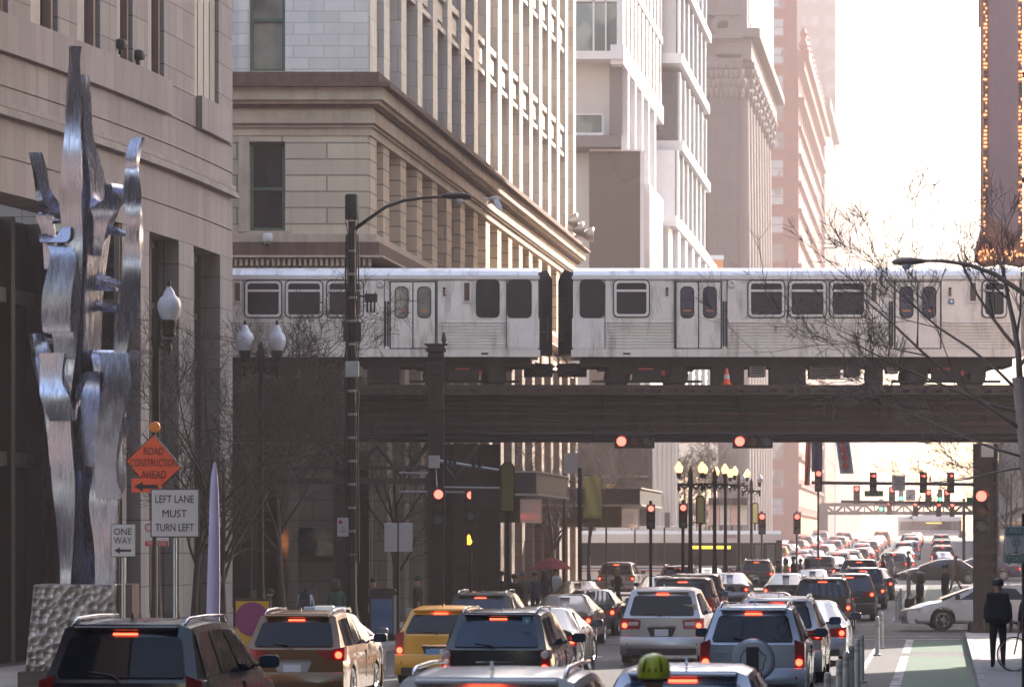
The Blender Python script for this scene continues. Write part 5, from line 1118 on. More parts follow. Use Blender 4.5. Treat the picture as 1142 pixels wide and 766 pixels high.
# traffic signals
def signal(px, py, d, label, n=3, lit=0, horiz=False, face=True, h=None, sc=1.0, arrow=False, back=False, group='traffic signals', dim=False, pole=None):
    """px, py: the lit (first) lamp"""
    c = P(px, py, d); t = thing('traffic_signal', label, 'traffic light', c, 0, group); w = .19 * sc; st = .36 * sc
    mb = MB()
    if horiz: mb.box(-w, w + st * (n - 1), .0, .22, -w, w)
    else: mb.box(-w, w, .0, .22, -w - st * (n - 1), w)
    ho = mb.out('housing', POLE if not dim else mat('signal_dark', (.05, .045, .04), .5), t, bevel=.02)
    for k in range(n):
        x, z = (st * k, 0) if horiz else (0, -st * k)
        m = (SREDL if k == lit else (mat('lens_amber_off', (.12, .045, .015), .3) if k == 1 else mat('lens_green_off', (.10, .11, .10), .3)))
        mb = MB()
        if arrow and k == lit: mb.box(x - .1 * sc, x + .1 * sc, -.03, 0, z - .02 * sc, z + .02 * sc); mb.prism([(x + .02 * sc, -.03, z - .09 * sc), (x + .12 * sc, -.03, z), (x + .02 * sc, -.03, z + .09 * sc)], (0, .03, 0))
        else: mb.lathe([(.13 * sc, .0), (.125 * sc, -.02), (.05 * sc, -.04)], (x, 0, z), 14, 'y')
        mb.out('lamp', m, t, smooth=40)
        mb = MB(); mb.lathe([(.155 * sc, .0), (.155 * sc, -.2 * sc)], (x, 0, z), 12, 'y', a0=0, a1=math.pi); mb.out('visor', POLE, t)
    return t
signal(489, 551, 111, 'red signal on the tall riveted steel column', sc=1.0)
sgw = signal(525, 552, 112, 'red signal above the lit orange hand, right of the steel column', sc=.85)
mb = MB(); mb.box(-.12, .05, .0, .2, -1.6, -1.0); pb = mb.out('pedestrian_signal', POLE, sgw)
hnd = emis('hand_orange', (1, .30, .02), 1.6); mb = MB(); zz = -1.33
mb.box(-.10, .0, -.02, -.001, zz - .1, zz + .03)
for k, q in enumerate((.12, .16, .15, .11)): mb.box(-.10 + k * .026, -.082 + k * .026, -.02, -.001, zz + .03, zz + .03 + q)
mb.box(.005, .03, -.02, -.001, zz - .06, zz + .04); mb.out('hand_symbol', hnd, pb)
mb = MB(); mb.tube([(0, .15, -1.6), (0, .15, P(0, 552, 112).z * -1 + .1)], .06, 8); mb.out('pole', POLE, sgw)
mb = MB(); mb.box(-.0, .33, -.05, .2, -.35, .12); mb.out('side_head', POLE, sgw)
signal(693, 492, 116.3, 'red signal lying on its side under the viaduct, left one', horiz=True, sc=1.1)
signal(825, 492, 116.3, 'red signal lying on its side under the viaduct, right one', horiz=True, sc=1.1)
signal(1094.5, 553, 114, 'red signal with a dark bar across it on the right viaduct column', sc=1.2)
for i, (px, py, d, lb) in enumerate(((762, 566, 146, 'red signal in front of the bus roof under the lit lamps'), (726, 567, 146, 'dim red signal left of the bus roof centre'), (850, 576, 210, 'small red signal by the far left kerb beyond the bus'), (889, 576, 215, 'small red signal right of the bus front'), (913, 528, 205, 'red signal at the left end of the far mast arm'))):
    t = signal(px, py, d, lb, sc=.85 if d < 200 else 1.05); mb = MB(); mb.tube([(.0, .3, .3), (0, .3, -(P(0, py, d).z) + .5)], .06, 6); mb.out('pole', POLE, t)
# mast arm across the far crossing
def mast(x0, x1, y, d, label, polex):
    t = thing('mast_arm', label, 'mast arm', P(polex, CY + CH * F / d, d)); z = zp(y, d) - 0; b = t.location
    mb = MB(); mb.tube([(P(x0, y, d).x - b.x, 0, z - b.z), (P(x1, y + 1.5, d).x - b.x, 0, z - b.z - .1)], .09, 8); mb.out('arm', POLE, t); mb = MB(); mb.tube([(0, .02, 0), (0, .02, z - b.z + .4)], .13, 8); mb.out('post', POLE, t); return t
mast(905, 1096, 538, 206, 'dark mast arm across the street past the railway carrying a row of red signals', 1096)
mast(938, 1090, 559, 262, 'second dark mast arm further up the street', 1090)
for i, px in enumerate((974, 1030, 1060.5)): signal(px, 530.5, 205, 'signal with red arrow on the nearer mast arm, %s from its left end' % ('second', 'third', 'fourth')[i], sc=1.0, arrow=True)
for i, (px, py) in enumerate(((955.5, 545), (995, 546), (1035.5, 549), (1056.5, 549), (992, 561), (1021, 562), (1047, 563), (1062, 563))): signal(px, py, 261 if i < 4 else 330, 'small red signal on the further mast arm, number %d from the left' % (i + 1) if i < 4 else 'tiny red signal beyond the mast arms, number %d from the left' % (i - 3), sc=1.1)
mast(975, 1075, 561, 331, 'third and farthest mast arm with tiny red signals', 1075)
def plate(t, px0, px1, y0, y1, d, m, name='panel', th=.03, org=None):
    o = Vector(org) if org is not None else t.location; a = P(px0, y1, d); b = P(px1, y0, d); mb = MB(); mb.box(a.x - o.x, b.x - o.x, a.y - o.y - th, a.y - o.y, a.z - o.z, b.z - o.z); return mb.out(name, m, t, bevel=.01)
def letters(par, t, txt, px, py, w, h, d, m, th=.006, off=.035, bold=0, name='lettering'):
    c = P(px, py, d) - t.location; mb = MB(); text_mb(mb, txt, w * d / F, h * d / F, (c.x, c.y - off, c.z), thick=th, bold=bold); return mb.out(name, m, par)
GRN = mat('sign_green', (.03, .16, .08), .5)
t = thing('street_sign', 'green street name sign hanging on the nearer mast arm', 'sign', P(974, 550, 205.7)); p = plate(t, 964, 985, 547, 553.5, 205.7, GRN); letters(p, t, 'W Wacker Dr', 974.5, 549.3, 14, 2, 205.7, FACE)
letters(p, t, '10 W', 974.5, 552, 5, 1.4, 205.7, FACE)
t = thing('street_sign', 'green street sign by the right signal column', 'sign', P(1083, 558, 205)); p = plate(t, 1078, 1087, 554.5, 562.5, 205, GRN)
t = thing('lane_sign', 'larger white turn sign hanging from the nearer mast arm', 'sign', P(1002, 539, 205.6)); p = plate(t, 994.5, 1009.5, 530, 547, 205.6, FACE); letters(p, t, 'TURN ON\nGREEN\nARROW\nONLY', 1002, 538.5, 11.5, 13, 205.6, BLK)
t = thing('lane_sign', 'smaller white sign right below the turn sign, on the further mast arm', 'sign', P(1015, 551, 261)); p = plate(t, 1010, 1021, 545.5, 558, 261, FACE); letters(p, t, 'LEFT\nLANE\nONLY', 1015.5, 551.5, 7, 9, 261, BLK)
GREENL = emis('signal_green', (.1, 1, .55), .8)
for i, (px, py) in enumerate(((1005, 555.5), (1048.5, 556.5), (982.8, 567.5))):
    t = thing('traffic_signal', 'tiny far signal showing green, %s of three' % ('middle', 'right', 'left')[i], 'traffic light', P(px, py, 420)); mb = MB(); mb.box(-.25, .25, .01, .3, -.3, 1.1); mb.out('housing', POLE, t); mb = MB(); mb.lathe([(.2, 0), (.15, -.05)], (0, 0, 0), 10, 'y'); mb.out('lamp', GREENL, t)
# girder bridge far up the street
t = thing('truss_bridge', 'distant steel truss bridge high over the far end of the street', 'bridge', P(1000, 560, 440)); o = t.location; mb = MB(); q = lambda x, y: (P(x, y, 440) - o)
for y in (562.5, 572): a, b = q(915, y), q(1095, y); mb.box(a.x, b.x, -.2, .2, a.z - .2, a.z + .2)
k = 0
for x in range(920, 1090, 11): a, b = q(x, 572 if k % 2 else 562.5), q(x + 11, 562.5 if k % 2 else 572); mb.tube([a, b], .13, 4); mb.tube([q(x, 572), q(x, 562.5)], .09, 4); k += 1
mb.out('truss', LST, t); mb = MB()
for x in (918, 1092): a = q(x, 562); mb.box(a.x - .5, a.x + .5, -.5, .5, -12, a.z); 
mb.out('leg', LST, t)
# control boxes and masts on the columns
t = thing('control_box', 'grey control box high on the tall riveted column', 'box', P(484, 515, 111.4)); plate(t, 478, 490.5, 508, 522, 111.4, GALV, 'cabinet', .25); mb = MB(); mb.tube([(.05, -.1, -.2), (.08, -.12, -.7), (.02, -.1, -1.0)], .02, 5); mb.out('conduit', GALV, t)
t = thing('control_box', 'grey control box on the right viaduct column', 'box', P(1100, 503, 116.5)); plate(t, 1093, 1107, 495, 510, 116.5, GALV, 'cabinet', .25)
t = thing('mast_arm', 'slim grey mast arm with small fittings reaching right from the steel column', 'mast arm', P(490, 515, 111.4)); a, b = P(490, 514, 111.4) - t.location, P(556, 524, 111.4) - t.location
mb = MB(); mb.tube([a, b], [.06, .04], 6); mb.out('arm', GALV, t); mb = MB()
for x in (497, 502, 507, 528, 535): q = P(x, 517, 111.3) - t.location; mb.box(q.x - .05, q.x + .05, -.1, .05, q.z - .12, q.z + .15)
mb.out('fitting', DARKM, t)
for k, (x0, x1, y) in enumerate(((490, 557, 543), (445, 490, 527), (445, 530, 548))):
    t = thing('span_bar', 'thin metal bar at signal height behind the steel column, %s' % ('upper right', 'upper left', 'lowest')[k], 'bar', P(x0, y, 113)); mb = MB(); mb.tube([(0, 0, 0), P(x1, y + 1, 113) - t.location], .03, 5); mb.out('bar', GALV, t)
t = thing('signal_pipe', 'long dark pipe carrying the sideways signals under the viaduct', 'pipe', P(545, 485, 116.6)); mb = MB(); mb.tube([P(545, 484, 116.6) - t.location, P(1085, 484, 116.6) - t.location], .05, 6)
for x in (663, 727, 762, 886): mb.tube([P(x, 479, 116.6) - t.location, P(x, 488, 116.6) - t.location], .04, 5)
mb.tube([P(728, 492, 116.5) - t.location, P(745, 492, 116.5) - t.location, P(762, 485, 116.5) - t.location], .035, 5); mb.tube([P(790, 485, 116.5) - t.location, P(803, 491, 116.5) - t.location, P(818, 492, 116.5) - t.location], .035, 5); mb.out('pipe', DARKM, t)
# signs at left
def post(t, px, ytop, d, r=.035, m=None):
    X = (px - CX) * d / F - t.location.x; z0 = gz(-17, d) + .14 - t.location.z; mb = MB(); mb.tube([(X, .05, z0), (X, .05, zp(ytop, d) - t.location.z)], r, 8); return mb.out('post', m or GALV, t)
D_ = 72
t = thing('lane_sign', 'white sign reading LEFT LANE MUST TURN LEFT', 'sign', P(195, 600, D_)); p = plate(t, 168, 222, 545, 599, D_, BLK); p2 = plate(t, 169.2, 220.8, 546.2, 597.8, D_ - .04, FACE, 'face', .008)
for s_, y, w in (('LEFT LANE', 556.3, 43), ('MUST', 572.5, 27), ('TURN LEFT', 588, 43)): letters(p2, t, s_, 195, y, w, 8.4, D_, BLK, off=.052)
post(t, 195, 548, D_)
t = thing('construction_sign', 'orange diamond sign reading ROAD CONSTRUCTION AHEAD with an arrow plate', 'sign', P(171, 515, 73)); o = t.location
def rp(x, y, dy=0): q = P(x, y, 73) - o; return (q.x, dy, q.z)
mb = MB(); mb.prism([rp(140, 514), rp(171.5, 484), rp(203, 521), rp(171.5, 551)], (0, .03, 0)); p = mb.out('panel', BLK, t); mb = MB(); mb.prism([rp(141.5, 514.2, -.01), rp(171.5, 485.5, -.01), rp(201.5, 521, -.01), rp(171.5, 549.3, -.01)], (0, .01, 0)); p = mb.out('face', ORG, p)
for s_, y, w in (('ROAD', 503, 22), ('CONSTRUCTION', 516, 52), ('AHEAD', 529, 28)): letters(p, t, s_, 171.5, y, w, 8.5, 73, BLK, off=.03, bold=0)
p = plate(t, 147, 180, 533.5, 549, 72.9, ORG, 'arrow_plate'); mb = MB(); mb.prism([rp(150, 542.5, -.14), rp(160, 537, -.14), rp(160, 540.5, -.14), rp(177, 540.5, -.14), rp(177, 544.5, -.14), rp(160, 544.5, -.14), rp(160, 548, -.14)], (0, .006, 0)); mb.out('arrow', BLK, p)
mb = MB(); mb.lathe([(.01, -.06), (.1, -.05), (.105, .06), (.01, .07)], (P(172.5, 476, 73) - o), 16, 'y'); mb.out('warning_lamp', mat('amber_lens2', (.65, .2, .03), .3), t, smooth=40)
mb = MB(); mb.tube([(rp(172, 470)[0], .06, rp(0, 482)[2]), (rp(172, 470)[0], .06, gz(-17, 73) - o.z)], .04, 6); mb.out('post', POLE, t)
def oneway(px0, px1, y0, y1, d, label, arrowleft=True, txt=('ONE', 'WAY')):
    t = thing('one_way_sign', label, 'sign', P((px0 + px1) / 2, y1, d)); p = plate(t, px0, px1, y0, y1, d, BLK); p2 = plate(t, px0 + .8, px1 - .8, y0 + .8, y1 - .8, d - .04, FACE, 'face', .008); c = (px0 + px1) / 2; h = y1 - y0
    letters(p2, t, txt[0], c, y0 + h * .23, (px1 - px0) * .72, h * .2, d, BLK, off=.052); letters(p2, t, txt[1], c, y0 + h * .5, (px1 - px0) * .72, h * .2, d, BLK, off=.052)
    ya = y0 + h * .8; a = 1 if arrowleft else -1; w = (px1 - px0); Q = lambda fx, dy: (lambda q: (q.x, -.052, q.z))(P(c - a * fx * w, ya + dy * h, d) - t.location)
    mb = MB(); mb.prism([Q(.35, 0), Q(.12, -.1), Q(.12, -.035), Q(-.34, -.035), Q(-.34, .035), Q(.12, .035), Q(.12, .1)], (0, .004, 0)); mb.out('arrow', BLK, p2); post(t, c, y0, d); return t
oneway(123.5, 151, 584, 621, 72, 'white ONE WAY sign with arrow pointing left beside the sculpture pedestal')
oneway(532, 547.5, 612, 632, 122, 'small ONE WAY sign near the crowd under the railway', False)
t = thing('parking_sign', 'small white tow zone sign behind the left lane sign', 'sign', P(174, 605, 75)); p = plate(t, 161, 188, 581, 609, 75, FACE); p2 = plate(t, 161.6, 187.4, 603, 608.5, 74.95, MATS['sign_red'], 'red_band'); letters(p2, t, 'TOW ZONE', 174.5, 605.8, 21, 3.6, 74.95, FACE)
mb = MB(); c = P(166, 588, 74.95) - t.location; mb.tube([(c.x + .07 * math.cos(a), c.y - .035, c.z + .07 * math.sin(a)) for a in [k * math.tau / 16 for k in range(17)]], .012, 4, False); mb.out('symbol', MATS['sign_red'], p); post(t, 174, 583, 75)
t = thing('blank_sign', 'pale blank back of a square double sign on a post left of the steel column', 'sign', P(444, 614, 100)); plate(t, 428.5, 443.2, 583, 615, 100, mat('sign_back', (.46, .45, .46), .4, .3)); plate(t, 444.8, 460, 583, 615, 100, MATS['sign_back']); post(t, 444, 582, 99.97, .04, POLE)
# right hand signs
SGR = mat('sign_teal', (.16, .24, .22), .5)
t = thing('parking_meter_sign', 'pale pay sign with letter P and down arrow at right edge', 'sign', P(1134, 628, 62)); p = plate(t, 1121, 1149, 588, 617, 62, FACE); b_ = plate(t, 1121, 1149, 587, 596, 61.96, SGR, 'head'); letters(b_, t, 'PAY', 1133, 591.7, 13, 5.4, 61.96, FACE); mb = MB(); c = P(1133, 604, 61.96) - t.location
mb.tube([(c.x + .065 * math.cos(a), c.y - .035, c.z + .065 * math.sin(a)) for a in [k * math.tau / 16 for k in range(17)]], .01, 4, False); mb.box(c.x - .008, c.x + .008, c.y - .04, c.y - .03, c.z - .19, c.z - .08); mb.prism([(c.x - .04, c.y - .04, c.z - .16), (c.x + .04, c.y - .04, c.z - .16), (c.x, c.y - .04, c.z - .21)], (0, .01, 0)); mb.out('symbol', SGR, p); letters(p, t, 'P', 1133, 604, 4, 5.5, 62, SGR, off=.06)
b_ = plate(t, 1121, 1149, 618, 627.5, 62, SGR, 'foot'); letters(b_, t, '7 DAYS', 1133, 622.8, 19, 5, 62, FACE); mb = MB(); mb.tube([(.35 * 0 + .12, .06, .8), (.12, .06, -P(0, 628, 62).z + .14)], .035, 6); mb.out('post', POLE, t)
# banners, kiosk, posters, canopies
YBN = mat('banner_yellow', (.50, .40, .13), .7, var=.1); YSG = mat('sign_olive', (.50, .50, .17), .5)
def capsule(px, y0, y1, w, d, label):
    t = thing('shop_sign', label, 'sign', P(px, y1, d)); o = t.location
    for r_, m, nm, th in ((w, BLK, 'frame', .3), (w - 1.8, MATS['sign_red'], 'rim', .34), (w - 3.2, YSG, 'panel', .38)):
        k = F / d; a = r_ / 2 / k; z0 = zp(y1 - (w - r_) / 2, d) - o.z; z1 = zp(y0 + (w - r_) / 2, d) - o.z; pts = [(-a, -th / 2, z0), (a, -th / 2, z0)] + [(a * math.cos(q), -th / 2, z1 - a + a * math.sin(q)) for q in [math.pi * j / 10 for j in range(11)]]; mb = MB(); mb.prism(pts, (0, th, 0)); mb.out(nm, m, t)
    mb = MB(); mb.tube([(0, .2, 0), (0, .2, gz(-17, d) - o.z)], .07, 6); mb.out('post', POLE, t)
capsule(566, 515, 571, 17, 128, 'tall rounded yellow sign with red rim and dark frame left of the canopy')
capsule(781, 552, 584, 10, 176, 'smaller rounded yellow sign near the lit lamps'); capsule(842, 560, 584, 8, 230, 'smallest rounded pale yellow sign beyond the poster panels')
def banner(px0, px1, y0, y1, d, label, m):
    t = thing('banner', label, 'banner', P(px0, y1, d)); mb = MB(); k = d / F; n = 8; w = (px1 - px0) * k; h = (y1 - y0) * k; g = [[mb.p(w * i / n, .06 * math.sin(i * 1.1 + j * .7), h * j / n - .04 * math.sin(i)) for i in range(n + 1)] for j in range(n + 1)]
    for j in range(n):
        for i in range(n): mb.face((g[j][i], g[j][i + 1], g[j + 1][i + 1], g[j + 1][i]))
    o = mb.out('cloth', m, t, smooth=True); sm = o.modifiers.new('thick', 'SOLIDIFY'); sm.thickness = .012; mb = MB(); mb.tube([(-.15, .0, h + .02), (w, 0, h + .02)], .025, 5); mb.tube([(-.15, .05, h + .3), (-.15, .05, gz(-17, d) - t.location.z)], .08, 6); mb.out('pole', POLE, t); return t
banner(651, 671, 530, 579, 150, 'yellow cloth banner hanging from a pole right of the canopy', YBN)
t = thing('street_banner', 'blue striped banner on a white folded pole cloth beside the granite building', 'banner', P(238, 690, 76)); mb = MB()
rows = []
for y, a, b in ((515, 238.5, 240.5), (530, 235.5, 242.5), (550, 234, 244), (600, 232.5, 245), (650, 231, 245.5), (690, 230, 245), (692, 230, 245)): q = P(a, y, 76); r_ = P(b, y, 76); w = (r_.x - q.x) / 2; cx_ = (q.x + r_.x) / 2 - t.location.x; rows.append([mb.p(cx_ + w * math.cos(k * math.tau / 12) * (1 + .12 * (k % 2)), w * .8 * math.sin(k * math.tau / 12), q.z - t.location.z) for k in range(12)])
for a in range(len(rows) - 1):
    for b in range(12): mb.face((rows[a][b], rows[a][(b + 1) % 12], rows[a + 1][(b + 1) % 12], rows[a + 1][b]))
mb.face(rows[0]); mb.face(rows[-1]); mb.out('folded_cloth', mat('lilac_cloth', (.36, .34, .52), .7), t, smooth=50); t.name = 'folded_parasol'; t['label'] = 'tall folded lilac cloth parasol standing before the granite building'; t['category'] = 'parasol'
mb = MB(); mb.tube([(P(238, 0, 76).x - t.location.x, 0, 0), (P(238, 0, 76).x - t.location.x, 0, -P(0, 690, 76).z + .14)], .04, 6); mb.out('pole', POLE, t)
# kiosk
D_ = 104; t = thing('kiosk', 'black rounded kiosk with a blue poster on the left pavement', 'kiosk', P(428, CY + CH * F / D_, D_)); o = t.location; k = D_ / F; Hk = 2.7 - (655 - CY) * k
mb = MB(); w = 31 * k; pts = [(-w / 2, -.3, .15), (w / 2, -.3, .15), (w / 2, -.3, Hk - .12), (w / 2 - .08, -.3, Hk - .03), (0, -.3, Hk), (-w / 2 + .08, -.3, Hk - .03), (-w / 2, -.3, Hk - .12)]; mb.prism(pts, (0, .6, 0)); mb.box(-w / 2 - .02, w / 2 + .02, -.33, .33, .1, .22); bd = mb.out('case', mat('kiosk_black', (.03, .03, .034), .35, .3), t)
m_, nt, b = base_mat('poster_blue'); MATS['poster_blue'] = m_; nt.links.new(mixc(nt, ramp(nt, noise(nt, objv(nt), .9, 1, .5, (.15, .15, 1)), .4, .6), (.03, .09, .24), (.12, .26, .50)), b.inputs['Base Color']); b.inputs['Roughness'].default_value = .15
mb = MB(); mb.box(-w / 2 + .05, w / 2 - .13, -.325, -.301, .28, Hk - .3); mb.out('poster', m_, t); mb = MB(); mb.box(w / 2 - .1, w / 2 - .02, -.335, -.301, .25, Hk - .2); mb.out('trim', GALV, t)
D_ = 70; t = thing('poster_board', 'yellow board with a large purple disc between the two left suvs', 'board', P(281, 735, D_)); mb = MB(); o = t.location; a, b_ = P(261, 735, D_) - o, P(302, 668, D_) - o
mb.box(a.x, b_.x, 0, .08, a.z - .3, b_.z); f = mb.out('frame', BLK, t); mb = MB(); mb.box(a.x + .03, b_.x - .03, -.012, -.001, a.z, b_.z - .03); f = mb.out('panel', mat('poster_yellow', (.58, .34, .04), .6), t); mb = MB(); mb.lathe([(19 * D_ / F * 1.0, 0), (19 * D_ / F, -.008)], ((P(281, 0, D_) - o).x - .0, -.013, (P(0, 690, D_) - o).z), 36, 'y'); mb.out('disc', mat('poster_purple', (.26, .06, .16), .6), f)
# canopies on the left buildings beyond the railway
CANM = mat('canopy_dark', (.05, .042, .042), .5); CANT = mat('canopy_edge', (.42, .37, .30), .5)
def canopy(px0, px1, y0, y1, v0, v1, out_, label, low=None):
    z1 = zp(y0, v0); z0 = zp(y1, v0); t = thing('canopy', label, 'canopy', S(U2, v0, z0)); mb = MB(SF); mb.box(U2, U2 + out_, v0, v1, z0, z1); mb.out('fascia', CANM, t, world=True)
    mb = MB(SF); mb.box(U2, U2 + out_ + .08, v0 - .08, v1, z0 - .09, z0 - .005); mb.box(U2, U2 + out_ + .08, v0 - .08, v1, z1 + .003, z1 + .07); mb.out('edge_trim', CANT, t, world=True)
    if low: mb = MB(SF); mb.box(U2, U2 + out_ * .8, v0 + 2, v1 - 2, z0 - 1.1, z0 - .1); mb.out('lower_glass', low, t, world=True)
YGL = glass('glass_yellow', (.10, .075, .02), .1, .8, (.20, .14, .04), 1.5)
canopy(575, 640, 527, 550, 148, 160, 4.2, 'dark boxy theatre canopy with pale edge under the viaduct', YGL)
canopy(690, 752, 545, 562, 186, 200, 5.2, 'second dark canopy further along above the bus', YGL)
for k, x in enumerate((790, 803, 815, 824)):
    t = thing('window_poster', 'pale pink poster panel above the bus, %s from the left' % ordn[k], 'poster', P(x, 586, 232)); plate(t, x, x + (12, 11, 8, 9)[k], 563, 585, 232, mat('poster_pink%d' % (k % 2), ((.62, .42, .38), (.66, .6, .57))[k % 2], .6), 'panel', .1); plate(t, x, x + (12, 11, 8, 9)[k], 555, 563, 232, CANM, 'hood', .6)
    mb = MB(); mb.box(.0, .12, .0, .1, -4.0, 0); mb.out('post', POLE, t)
# flags
t = thing('flag', 'hanging banner with pale blue bars and red stars under the viaduct', 'flag', P(941, 530, 200)); o = t.location; mb = MB(); n = 10
def flg(px0, px1, y0, y1, d, skew, m, nm, t, dy=0, f0=0, f1=1):
    mb = MB(); k = d / F; o = t.location; g = []
    for j in range(9):
        row = []
        for i in range(9): fx = i / 8; fy = f0 + (f1 - f0) * j / 8; q = P(px0 + (px1 - px0) * fx + skew * fy, y0 + (y1 - y0) * fy, d) - o; row.append(mb.p(q.x, q.y + .12 * math.sin(fx * 9 + fy * 3) - dy, q.z))
        g.append(row)
    for j in range(8):
        for i in range(8): mb.face((g[j][i], g[j][i + 1], g[j + 1][i + 1], g[j + 1][i]))
    return mb.out(nm, m, t, smooth=True)
FW = mat('flag_white', (.62, .60, .62), .8); FB = mat('flag_blue', (.22, .36, .55), .8); FR = mat('flag_red', (.45, .06, .06), .8); FN = mat('flag_navy', (.03, .04, .12), .8)
cl = flg(931, 946, 484, 528, 200, 6, FW, 'cloth', t)
flg(931.5, 934.8, 484, 527, 200, 6, FB, 'blue_bar', t, .02); flg(942.5, 945.5, 484, 527, 200, 6, FB, 'blue_bar', t, .02)
for j in range(4): 
    mb = MB(); c = P(938.5 + j * 1.2 + .6, 492 + j * 9, 200) - o; pts = [(c.x + (.13 if k % 2 else .26) * math.sin(k * math.pi / 6), c.y - .2, c.z + (.13 if k % 2 else .26) * math.cos(k * math.pi / 6)) for k in range(12)]; mb.prism(pts, (0, .02, 0)); mb.out('star', FR, t)
mb = MB(); mb.tube([(P(929, 484, 200) - o), (P(950, 482, 200) - o)], .05, 5); mb.out('staff', POLE, t)
t = thing('flag', 'hanging red white and navy flag left of the pale blue one', 'flag', P(906, 530, 205)); o = t.location
flg(899, 905, 484, 541, 205, -2, FR, 'cloth', t); flg(905, 917, 484, 526, 205, 0, FN, 'navy_field', t, .02); flg(903, 904.5, 484, 540, 205, -2, FW, 'white_stripe', t, .03); mb = MB(); mb.tube([(P(897, 484, 205) - o), (P(919, 482, 205) - o)], .05, 5); mb.out('staff', POLE, t)
# theatre sign at upper right
t = thing('theatre_sign', 'tall vertical theatre sign edged with small glowing bulbs at upper right', 'sign', P(1118, 294, 150)); o = t.location; q = lambda x, y: P(x, y, 150) - o
mb = MB(); a, b_ = q(1100, 276), q(1139, -60); mb.box(a.x, b_.x, 0, .8, a.z, b_.z); mb.out('panel', mat('sign_mauve', (.74, .50, .46), .6), t)
TER = mat('sign_rust_edge', (.72, .34, .22), .6)
for x0, x1 in ((1096.5, 1100.5), (1135.5, 1140)): mb = MB(); a, b_ = q(x0, 276), q(x1, -60); mb.box(a.x, b_.x, -.08, .9, a.z, b_.z); mb.out('edge', TER, t)
mb = MB(); pts = [q(1090, 276), q(1089, 290), q(1100, 297), q(1120, 293), q(1142, 297), q(1150, 290), q(1150, 276), q(1142, 270), q(1100, 240)]; pts = [(p_.x, -.1, p_.z) for p_ in pts]; mb.prism(pts, (0, .95, 0)); sc_ = mb.out('scroll_foot', TER, t)
mb = MB(); mb.box(q(1092, 0).x, q(1093.6, 0).x, 0, .3, q(0, 30).z, q(0, -60).z); mb.out('finial', TER, t)
BU = emis('bulb_glow', (1, .5, .22), .32); BO = mat('bulb_off', (.45, .35, .28), .3); rr = random.Random(5)
for part, xs_ in (('bulb_row', (1097.5, 1099.6)), ('bulb_row', (1136.5, 1139))):
    mb = MB()
    for x in xs_:
        for j in range(76):
            c = q(x + rr.uniform(-.3, .3), 274 - j * 4.4); mb.m = 0 if rr.random() < .5 else 1; mb.lathe([(.01, -.16), (.045, -.13), (.045, -.08)], (c.x, 0, c.z), 6, 'y')
    tag(mb.out(part, [BU, BO], t), kind='stuff')
mb = MB()
for j in range(70): c = q(rr.uniform(1091, 1142), rr.uniform(279, 291)); mb.m = 0 if rr.random() < .5 else 1; mb.lathe([(.01, -.2), (.05, -.17), (.05, -.1)], (c.x, 0, c.z), 6, 'y')
tag(mb.out('bulb_cluster', [BU, BO], t), kind='stuff')
mb = MB(); c = q(1142, 200); mb.box(c.x, c.x + 8, .2, .5, c.z - .1, c.z + .1); mb.box(c.x, c.x + 8, .2, .5, c.z + 4, c.z + 4.2); mb.out('bracket', LST, t)
# theatre spotlights on the cornice of the terracotta building
for k, (x, y) in enumerate(((638, 246), (645, 256), (656, 262))):
    t = thing('floodlight', 'small floodlight on an arm at the corner of the stained cornice, %s' % ('upper', 'middle', 'lower')[k], 'floodlight', P(x, y, 205)); mb = MB(); mb.tube([(-1.2, .2, -.1), (0, 0, 0)], .06, 5); mb.out('arm', GALV, t); mb = MB(); mb.lathe([(.12, -.3), (.3, -.1), (.42, .25), (.36, .3)], (0, 0, 0), 12, 'x'); mb.out('head', GALV, t, smooth=40)
# posts beside the bike lane
PST = mat('bollard_white', (.55, .52, .48), .6, dirt=.6, streak=.5)
pr = None
for k, (v, h) in enumerate(((58.5, .95), (62.5, .95), (66.5, .95), (71, .95), (75, .95), (93, .9), (99.5, .9), (133, .85), (139.5, .85), (52.5, .95), (146, .85), (176, .85), (182, .85), (188, .85))):
    if pr is None:
        pr = thing('bollard', '', 'bollard', group='flexible white posts along the bike lane'); mb = MB(); mb.lathe([(.10, 0), (.10, .03), (.05, .05), (.05, .88), (.045, .93), (.02, .95)], n=12); bo = mb.out('post', PST, pr, smooth=40)
        for z in (.70, .80): mb = MB(); mb.lathe([(.052, z), (.052, z + .06)], n=12); mb.out('reflective_band', mat('band_grey', (.33, .31, .30), .3), bo)
        c = pr
    else: c = copy_tree(pr)
    c.location = G(-1.55, v, .004); c['label'] = 'white flexible post %s' % (('beside the spare wheel suv, %s of its row' % ('nearest but one', 'third nearest', 'fourth nearest', 'fifth nearest', 'farthest')[k] if k < 5 else 'nearest to us, beside the spare wheel suv') if k < 5 or k == 9 else ('%s of the pair at the sunlit gap' % ('near one', 'far one')[k - 5] if k in (5, 6) else '%s post past the white crossing sedan' % ordn[k - 7 if k < 9 else k - 8]))
t = thing('orange_barrier', 'small orange and white board just above the train roof beyond the white building', 'barrier', P(797, 300, 325)); plate(t, 789, 806, 290, 300, 325, mat('barrier_orange', (.8, .28, .06), .6), 'panel', .2); plate(t, 788, 807, 285, 290, 325, WHF, 'top_rail', .3); plate(t, 796, 798, 300, 560, 325, GALV, 'post', .1)
t = thing('orange_barrier', 'small orange cone standing on the viaduct deck under the right train car', 'cone', Vector((xl(806), 116.75, 7.51))); mb = MB(); mb.lathe([(.16, 0), (.16, .03), (.11, .03), (.03, .5)], n=12); b_ = mb.out('cone', ORG, t, smooth=40); mb = MB(); mb.lathe([(.092, .18), (.072, .3)], n=12); mb.out('white_collar', FACE, b_); t.name = 'traffic_cone'
